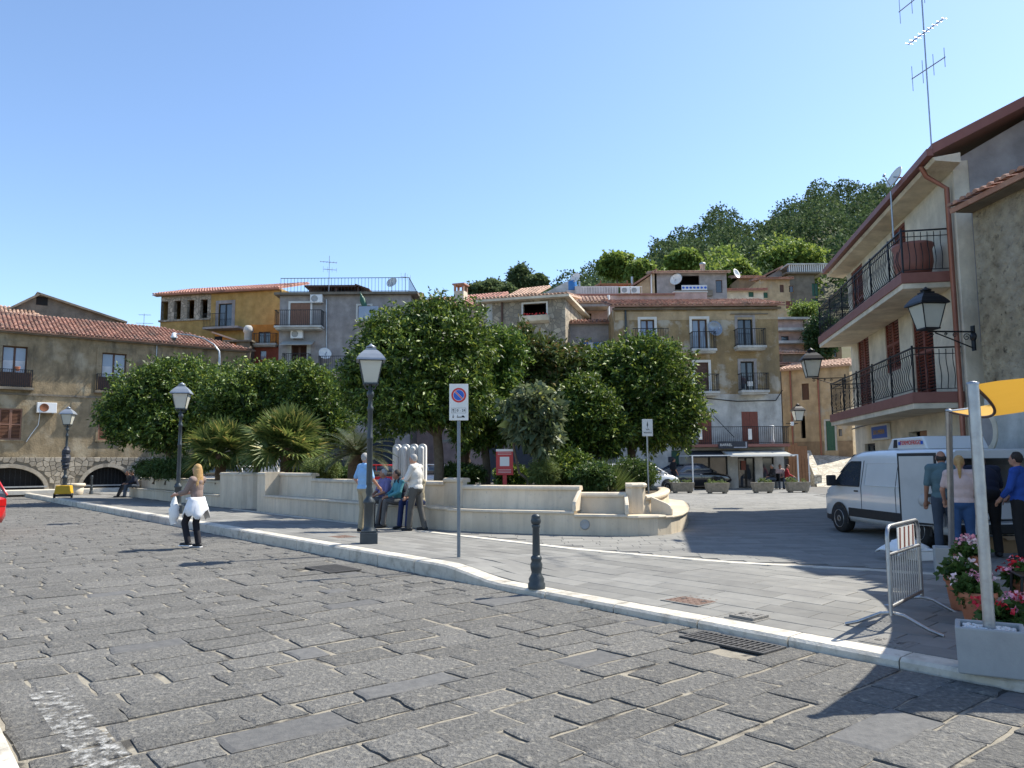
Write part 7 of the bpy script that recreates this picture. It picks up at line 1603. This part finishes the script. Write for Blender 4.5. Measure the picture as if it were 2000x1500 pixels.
# ------------------------------------------------------------------ people
def remesh(o, vox, it=4):
    m = o.modifiers.new('skin','REMESH'); m.mode = 'VOXEL'; m.voxel_size = vox; m.use_smooth_shade = True
    s = o.modifiers.new('smooth','SMOOTH'); s.factor = .5; s.iterations = it; return o
def seg(a, b, f): return Vector(a).lerp(Vector(b), f)
STAND = dict(pel=(0,0,.95), chest=(0,0,1.24), neck=(0,-.01,1.46), head=(0,.02,1.60), shR=(.18,0,1.41), shL=(-.18,0,1.41), elR=(.24,-.03,1.13), elL=(-.24,-.03,1.13), wrR=(.25,.08,.89), wrL=(-.25,.08,.89), hipR=(.09,0,.92), hipL=(-.09,0,.92), knR=(.1,.02,.5), knL=(-.1,.02,.5), anR=(.11,-.02,.09), anL=(-.11,-.02,.09))
SIT = dict(pel=(0,0,.12), chest=(0,.03,.40), neck=(0,.06,.62), head=(0,.10,.76), shR=(.18,.05,.57), shL=(-.18,.05,.57), elR=(.23,.14,.32), elL=(-.23,.14,.32), wrR=(.10,.36,.22), wrL=(-.08,.36,.22), hipR=(.09,.04,.09), hipL=(-.09,.04,.09), knR=(.13,.45,.10), knL=(-.13,.45,.10), anR=(.12,.48,-.33), anL=(-.12,.48,-.33))
def person(label, pos, rz, base, over=None, h=1.7, shirt=None, sleeve=.5, trousers=None, shoes='trim_black', hair='hair_grey', hair_style='short', skin='skin', look=0.0, belly=0.0, vox=.011, fat=1.0, extra=None, tdir=None):
    J = {k: Vector(v) for k, v in base.items()}
    if over: J.update({k: Vector(v) for k, v in over.items()})
    s = h/1.7; t = thing('person', label, 'person', pos, rz); t.scale = (s,s,s)
    up = (J['neck']-J['pel']).normalized(); xr = (J['shR']-J['shL']).normalized(); fw = up.cross(xr).normalized(); Mt = Matrix((xr, fw, up)).transposed()
    hm = Matrix.Rotation(look, 3, 'Z') @ Matrix((Vector((1,0,0)), Vector((0,1,0)), Vector((0,0,1)))).transposed()
    def torso(b, g):
        b.ball(J['pel'], (.155*fat+g,.11*fat+belly*.5+g,.13+g), 14, 10, Mt); b.ball(seg(J['pel'],J['chest'],.5)+fw*belly*.6, (.145*fat+g,.105*fat+belly+g,.17+g), 14, 10, Mt); b.ball(J['chest']+fw*.01, (.165*fat+g,.115*fat+belly*.4+g,.19+g), 14, 10, Mt)
        b.cap(J['shL'], J['shR'], .062+g, .062+g); b.cap(seg(J['chest'],J['neck'],.5), seg(J['chest'],J['neck'],.85), .10+g, .07+g)
    def arm(b, S_, f0, f1, g):
        sh, el, wr = J['sh'+S_], J['el'+S_], J['wr'+S_]
        if f0 < 1: b.cap(seg(sh,el,f0), seg(sh,el,min(1,f1)), .052+g, .052-.012*min(1,f1)+g)
        if f1 > 1: b.cap(el if f0 < 1 else seg(el,wr,f0-1), seg(el,wr,f1-1), .041+g, .041-.013*(f1-1)+g)
    def leg(b, S_, g, cuff=0.0):
        b.cap(J['hip'+S_], J['kn'+S_], .082*fat+g, .054+g); b.cap(J['kn'+S_], J['an'+S_], .053+g, .036+g+cuff)
    b = MB(); torso(b, 0)
    for S_ in 'RL':
        arm(b, S_, 0, 2, 0); leg(b, S_, 0)
        el, wr = J['el'+S_], J['wr'+S_]; d = (wr-el).normalized(); sd = d.cross(Vector((0,0,1))); sd = sd.normalized() if sd.length > .1 else Vector((0,1,0)); n_ = sd.cross(d)
        pc = wr+d*.045; b.cap(wr, wr+d*.075, .028, .034); b.cap(pc-sd*.022+d*.02, pc+sd*.022+d*.02, .02, .02)
        for k in range(4):
            o = (k-1.5)*.02; r0 = wr+d*.085+sd*o; ln = (.07,.078,.074,.06)[k]; m1 = r0+d*ln*.5-n_*.008; b.cap(r0, m1, .0105, .0098); b.cap(m1, m1+(d*.75-n_*.65).normalized()*ln*.5, .0098, .0085)
        th = wr+d*.03+sd*.03*(1 if S_ == 'L' else -1); b.cap(th, th+(d*.6+sd*.7*(1 if S_ == 'L' else -1)-n_*.2).normalized()*.055, .013, .0105)
        td = Vector(tdir[S_]) if tdir and S_ in tdir else Vector((0,1,0)); an = J['an'+S_]; b.cap(an+Vector((0,0,-.03))-td*.03, an+td*.14+Vector((0,0,-.055)), .036, .028)
    H = J['head']; b.cap(J['neck']-up*.03, H-Vector((0,0,.06)), .056, .05)
    b.ball(H, (.072,.09,.11), 16, 12, hm); b.ball(H+hm@Vector((0,.022,-.055)), (.054,.066,.06), 12, 8, hm); b.ball(H+hm@Vector((0,.092,-.015)), (.012,.02,.026), 8, 6, hm); b.ball(H+hm@Vector((0,.085,-.06)), (.024,.012,.012), 8, 6, hm)
    for sx in (-1,1): b.ball(H+hm@Vector((sx*.074,-.005,-.012)), (.012,.02,.032), 8, 6, hm); b.ball(H+hm@Vector((sx*.03,.078,.022)), (.022,.012,.01), 8, 6, hm)
    remesh(b.build('body', M[skin], t), min(vox,.0105), 3)
    for sx in (-1,1): MB().ball(H+hm@Vector((sx*.03,.083,.004)), .009, 8, 6).build('eye', M['ink'], t)
    if shirt:
        b = MB(); torso(b, .016)
        for S_ in 'RL': arm(b, S_, 0, sleeve*2, .016)
        remesh(b.build('shirt', M[shirt], t), vox*1.15, 5)
    if trousers:
        b = MB(); b.ball(J['pel']-up*.02, (.17*fat,.125*fat+belly*.5,.125), 14, 10, Mt)
        for S_ in 'RL': leg(b, S_, .017, .012)
        remesh(b.build('trousers', M[trousers], t), vox*1.15, 5)
    for S_ in 'RL':
        td = Vector(tdir[S_]) if tdir and S_ in tdir else Vector((0,1,0)); an = J['an'+S_]; sb = MB(); sb.cap(an+Vector((0,0,-.045))-td*.045, an+td*.17+Vector((0,0,-.06)), .045, .036); sb.cap(an, an+Vector((0,0,-.03)), .045, .047)
        sh = remesh(sb.build('shoe', M[shoes], t), .012, 3)
    if hair:
        b = MB()
        if hair_style == 'short': b.ball(H+hm@Vector((0,-.018,.022)), (.079,.088,.102), 14, 10, hm)
        elif hair_style == 'bald': 
            for sx in (-1,1): b.ball(H+hm@Vector((sx*.05,-.03,-.01)), (.03,.06,.05), 10, 8, hm)
            b.ball(H+hm@Vector((0,-.06,-.01)), (.06,.035,.05), 10, 8, hm)
        elif hair_style == 'long':
            b.ball(H+hm@Vector((0,-.018,.02)), (.084,.094,.108), 14, 10, hm)
            for k in range(11):
                a = -1.5+3.0*k/10; q0 = H+hm@Vector((.07*math.sin(a),-.075*math.cos(a)-.01,.0)); q1 = H+hm@Vector((.10*math.sin(a),-.085*math.cos(a)-.02,-.16)); q2 = q1+Vector((.035*math.sin(a*3+1),-.02,-.12-.10*random.random())); b.cap(q0,q1,.030,.024); b.cap(q1,q2,.022,.006)
        elif hair_style == 'tail':
            b.ball(H+hm@Vector((0,-.018,.02)), (.08,.09,.104), 14, 10, hm); b.cap(H+Vector((0,-.10,.03)), H+Vector((0,-.14,-.12)), .03, .032); b.cap(H+Vector((0,-.14,-.12)), H+Vector((0,-.13,-.30)), .032, .012)
        elif hair_style == 'curly':
            for k in range(26):
                d = Vector(np.random.default_rng(k).normal(size=3)).normalized(); d.y = -abs(d.y)*.9+.25; d.z = abs(d.z)*.9-.1; b.ball(H+hm@Vector((d.x*.075,d.y*.085-.01,d.z*.1+.02)), .035, 8, 6)
            b.ball(H+hm@Vector((0,-.02,.025)), (.085,.092,.105), 12, 10, hm)
        remesh(b.build('hair', M[hair], t), .011, 3)
    if extra: extra(t, J)
    return t
mat('hair_grey', (.40,.39,.37), (.3,.29,.28), 40, .8, .6, 60); mat('hair_dark', (.02,.016,.013), (.04,.03,.025), 40, .7, .6, 60); mat('hair_blond', (.50,.32,.13), (.34,.19,.07), 30, .6, .6, 50); mat('hair_mid', (.14,.10,.07), (.1,.07,.05), 40, .7, .6, 60)
for n, c in dict(polo_blue=(.23,.42,.68), khaki=(.30,.26,.18), check_purple=(.15,.14,.30), slacks_grey=(.10,.10,.10), teal_shirt=(.07,.25,.30), navy=(.015,.018,.035), white_shirt=(.60,.58,.54), grey_trousers=(.085,.082,.075), jeans=(.03,.075,.18), blue_trousers=(.012,.025,.09), top_brown=(.23,.17,.15), leggings=(.012,.012,.018), dark_jacket=(.03,.028,.03), jeans_dark=(.05,.065,.09), teal_dull=(.09,.15,.17), pink_top=(.55,.42,.40), royal_blue=(.02,.07,.33), black_cloth=(.012,.012,.014), red_jacket=(.30,.02,.025), white_cloth=(.74,.75,.78)).items(): cloth(n, c)
# walking woman
def woman_extra(t, J):
    b = MB(); n = 22; prof = [(1.03,.165,.13),(.96,.185,.15),(.86,.215,.19),(.76,.235,.22),(.68,.25,.245)]; V = []     # white shirt tied round the waist, open in front
    for i, (z, rx, ry) in enumerate(prof):
        for k in range(n):
            a = rad(-250+320*k/(n-1)); f = 1+.07*math.sin(k*2.1+i)*i/3; zz = z-(.10*math.sin(k*.9+1)*(i/4) if i > 2 else 0)-(.10 if (i == 4 and k in (4,5,16,17)) else 0); V.append((rx*f*math.cos(a), ry*f*math.sin(a), zz))
    o = b.add(V, [(i*n+k,i*n+k+1,(i+1)*n+k+1,(i+1)*n+k) for i in range(len(prof)-1) for k in range(n-1)], True).build('tied_shirt', M['white_cloth'], t); m = o.modifiers.new('t','SOLIDIFY'); m.thickness = .014
    s = MB().cap((-.12,.15,1.0),(.10,.15,1.02),.025,.025); s.cap((0,.16,1.0),(-.06,.18,.78),.024,.014).cap((0,.16,1.0),(.06,.18,.8),.024,.014).build('knot', M['white_cloth'], t)
    for S_ in 'RL':
        td = Vector((0,1,0)); an = J['an'+S_]; MB().box(an.x-.045,an.y-.08,an.z-.092,an.x+.045,an.y+.2,an.z-.072).build('sole', M['white_cloth'], t, .008)
g = G(381,1071,0)
wo = person('woman with long blond hair walking in the road, white shirt tied round her waist', (g.x,g.y,.012), rad(72), STAND,
  dict(shR=(.15,0,1.385), shL=(-.15,0,1.385), elR=(.19,.12,1.15), wrR=(.14,.36,1.10), elL=(-.20,.12,1.14), wrL=(-.16,.38,1.09), knR=(.09,.08,.50), anR=(.09,.0,.09), knL=(-.10,.20,.51), anL=(-.10,.10,.13), head=(0,.02,1.59)),
  1.66, 'top_brown', .78, 'leggings', 'trim_black', 'hair_blond', 'long', vox=.0105, fat=.86, extra=woman_extra)
bag = thing('carrier_bag', 'white plastic bag hanging from the walking woman’s hand'.replace('’',"'"), 'bag', (0,0,0)); wp = wo.location + Matrix.Rotation(rad(72),3,'Z') @ (Vector((-.14,.44,1.06))*(1.66/1.7)); bag.location = wp
pts = []; rs = []
for k in range(11): f = k/10; pts.append((.012*math.sin(k*2),.012*math.cos(k*3),-.56*f)); rs.append(.015+.085*math.sin(min(1,f*1.15)*2.2)*(1 if f < .9 else .8))
MB().tube(pts, rs, 9).build('bag_body', M['plastic_white'], bag); MB().tube([(0,0,.0),(.02,.0,.04),(0,0,.06),(-.02,0,.04),(0,0,0)], .008, 5).build('bag_handle', M['plastic_white'], bag)
# four men at the bench
g = G(709,1040,.15); person('man in light blue polo shirt and beige trousers standing with his back turned', (g.x,g.y+.1,.15), rad(-48), STAND, dict(elR=(.27,.04,1.14), wrR=(.22,.22,.98), elL=(-.29,-.06,1.15), wrL=(-.20,.06,.95), anR=(.13,.06,.09)), 1.74, 'polo_blue', .42, 'khaki', 'trim_black', 'hair_grey', 'short', belly=.03, fat=1.12)
def sit_on(label, a, b, z, rz, **k):
    p = S(a, b, z); return person(label, (p.x,p.y,z), rz, SIT, **k)
FO = math.atan2(V_.y, V_.x)+math.pi/2       # facing the road
def cane(t, J): MB().tube([(.05,.42,.24),(.06,.50,.0),(.06,.55,-.41)], .011, 6).tube([(.05,.42,.24),(.04,.40,.27),(.03,.36,.27),(.03,.34,.25)], .012, 6).build('walking_stick', M['wood_brown'], t)
sit_on('seated grey-haired man in a purple checked shirt', 7.75, 3.42, .67, FO, h=1.68, shirt='check_purple', sleeve=.5, trousers='slacks_grey', hair='hair_grey', skin='skin_tan', look=rad(-30), belly=.05, fat=1.08, over=dict(anR=(.14,.5,-.43), anL=(-.12,.46,-.43)))
def vest(t, J):
    b = MB(); up = (J['neck']-J['pel']).normalized(); b.ball(J['chest']+Vector((0,-.02,0)), (.198,.135,.2), 14, 10); b.ball(seg(J['pel'],J['chest'],.4)+Vector((0,-.02,0)), (.188,.14,.18), 14, 10); b.cap(J['shL']*.9+J['shR']*.1, J['shR']*.9+J['shL']*.1, .085, .085); remesh(b.build('waistcoat', M['navy'], t), .012); cane(t, J)
sit_on('seated dark-haired man in a navy waistcoat over a teal shirt with a stick', 7.05, 3.42, .67, FO+rad(-10), h=1.68, shirt='teal_shirt', sleeve=.95, trousers='slacks_grey', hair='hair_dark', skin='skin_tan', look=rad(-20), belly=.04, fat=1.05, extra=vest, over=dict(anR=(.14,.55,-.43), anL=(-.12,.50,-.43), head=(0,.13,.74)))
sit_on('seated person in dark blue trousers half hidden behind the man in white', 6.35, 3.50, .67, FO+rad(8), h=1.66, shirt='khaki', sleeve=.9, trousers='blue_trousers', hair='hair_grey', skin='skin_tan', over=dict(anR=(.12,.52,-.43), anL=(-.12,.48,-.43)), vox=.013)
g = G(812,1036,.15); person('white-haired man in a white shirt with folded arms facing the seated men', (g.x,g.y-.05,.15), rad(68), STAND, dict(elR=(.27,.10,1.16), wrR=(.02,.24,1.16), elL=(-.27,.10,1.14), wrL=(0.0,.22,1.12), knR=(.11,-.06,.5), anR=(.12,-.16,.09), knL=(-.1,.07,.5), anL=(-.11,.10,.09), head=(0,.07,1.59)), 1.72, 'white_shirt', .5, 'grey_trousers', 'trim_black', 'hair_grey', 'short', belly=.05, fat=1.1)
# pair on the far bench
sit_on('seated person in black jacket leaning forward at the far bench end', 32.1, 3.35, .60, FO+rad(8), h=1.72, shirt='dark_jacket', sleeve=.97, trousers='black_cloth', hair='hair_dark', skin='skin_tan', vox=.016, over=dict(chest=(0,.1,.38), neck=(0,.2,.58), head=(0,.27,.70), shR=(.18,.18,.53), shL=(-.18,.18,.53), anR=(.14,.62,-.36), anL=(-.12,.7,-.36)))
sit_on('seated person in dark jacket and jeans beside the one in black', 31.4, 3.35, .60, FO-rad(4), h=1.72, shirt='navy', sleeve=.97, trousers='jeans_dark', hair='hair_dark', skin='skin_tan', vox=.016, over=dict(chest=(0,.08,.38), neck=(0,.16,.58), head=(0,.22,.71), shR=(.18,.14,.53), shL=(-.18,.14,.53), anR=(.14,.5,-.36), anL=(-.12,.5,-.36)))
# customers at the van
def at_van(label, px, Y, rz, h, **k): q = D(px,950,Y); return person(label, (q.x,q.y,.15), rz, STAND, h=h, **k)
at_van('man in a dull teal shirt looking into the van', 1842, 12.3, rad(-22), 1.66, shirt='teal_dull', sleeve=.45, trousers='jeans_dark', hair='hair_dark', hair_style='bald', skin='skin_tan', fat=1.12, over=dict(elR=(.25,.1,1.15), wrR=(.18,.3,1.05), head=(0,.06,1.58)))
at_van('woman in a pale pink top and jeans with a blond ponytail', 1876, 11.75, rad(-30), 1.56, shirt='pink_top', sleeve=.35, trousers='jeans', hair='hair_blond', hair_style='tail', fat=1.22, over=dict(elL=(-.27,.05,1.15), wrL=(-.25,.18,.98)))
at_van('person in navy clothes bending towards the van', 1926, 12.2, rad(-20), 1.72, shirt='navy', sleeve=.5, trousers='black_cloth', hair='hair_mid', fat=1.25, over=dict(chest=(0,.14,1.2), neck=(0,.28,1.36), head=(0,.36,1.46), shR=(.19,.25,1.33), shL=(-.19,.25,1.33), elR=(.25,.3,1.08), wrR=(.2,.42,.86), elL=(-.25,.3,1.08), wrL=(-.26,.34,.84)))
at_van('woman in a royal blue cardigan with short curly hair', 1990, 11.7, rad(40), 1.6, shirt='royal_blue', sleeve=.85, trousers='black_cloth', hair='hair_dark', hair_style='curly', fat=1.1, over=dict(elL=(-.25,.06,1.14), wrL=(-.22,.2,.98), elR=(.25,.06,1.14), wrR=(.2,.22,.98)))
q = D(1911,1000,12.0); bg2 = thing('carrier_bag', 'pale plastic bag held among the customers at the van', 'bag', (q.x,q.y,1.0)); MB().tube(pts, [r*1.2 for r in rs], 9).build('bag_body', M['plastic_white'], bg2); MB().tube([(0,0,.0),(.02,.0,.04),(0,0,.06),(-.02,0,.04),(0,0,0)], .008, 5).build('bag_handle', M['plastic_white'], bg2)
g = G(1966,1078,.15); t = thing('cardboard_box', 'brown cardboard box on the paving at the customers’ feet'.replace('’',"'"), 'box', (g.x,g.y,.15), .2); mat('cardboard', (.33,.22,.12), (.28,.18,.1), 4, .9); MB().box(-.2,-.15,0,.2,.15,.24).build('body', M['cardboard'], t, .006); MB().obox((0,-.2,.24), (.4,.12,.006), (rad(25),0,0)).build('flap', M['cardboard'], t)
# far figures
g = G(1319,958,.15); person('person in dark clothes standing at the black saloon', (g.x,g.y+.3,.15), rad(-70), STAND, h=1.72, shirt='black_cloth', sleeve=.5, trousers='black_cloth', hair='hair_dark', skin='skin_tan', vox=.02)
for px_, Y, lab, sh, hr, rz_ in ((1512,42.0,'seated bar customer in dark clothes nearest the doorway','dark_jacket','hair_grey',100),(1524,42.5,'seated bar customer in a pale top at the terrace','pink_top','hair_mid',170),(1536,42.2,'seated bar customer in a red jacket by the banner','red_jacket','hair_dark',-110)):
    q = D(px_,940,Y); person(lab, (q.x,q.y,.62), rad(rz_), SIT, h=1.7, shirt=sh, sleeve=.9, trousers='jeans_dark', hair=hr, skin='skin_tan', vox=.022, over=dict(anR=(.12,.46,-.37), anL=(-.12,.46,-.37)))
    c = thing('bar_chair', 'dark chair under the ' + lab.replace('seated ', ''), 'chair', (q.x,q.y,.15), rad(rz_), 'dark chairs on the bar terrace'); MB().box(-.22,-.2,.40,.22,.22,.44).build('seat', M['trim_black'], c); MB().box(-.22,-.24,.44,.22,-.2,.85).build('backrest', M['trim_black'], c)
    for sx in (-1,1):
        for sy in (-1,1): MB().box(sx*.19-.015,sy*.18-.015,0,sx*.19+.015,sy*.18+.015,.40).build('leg', M['trim_black'], c)
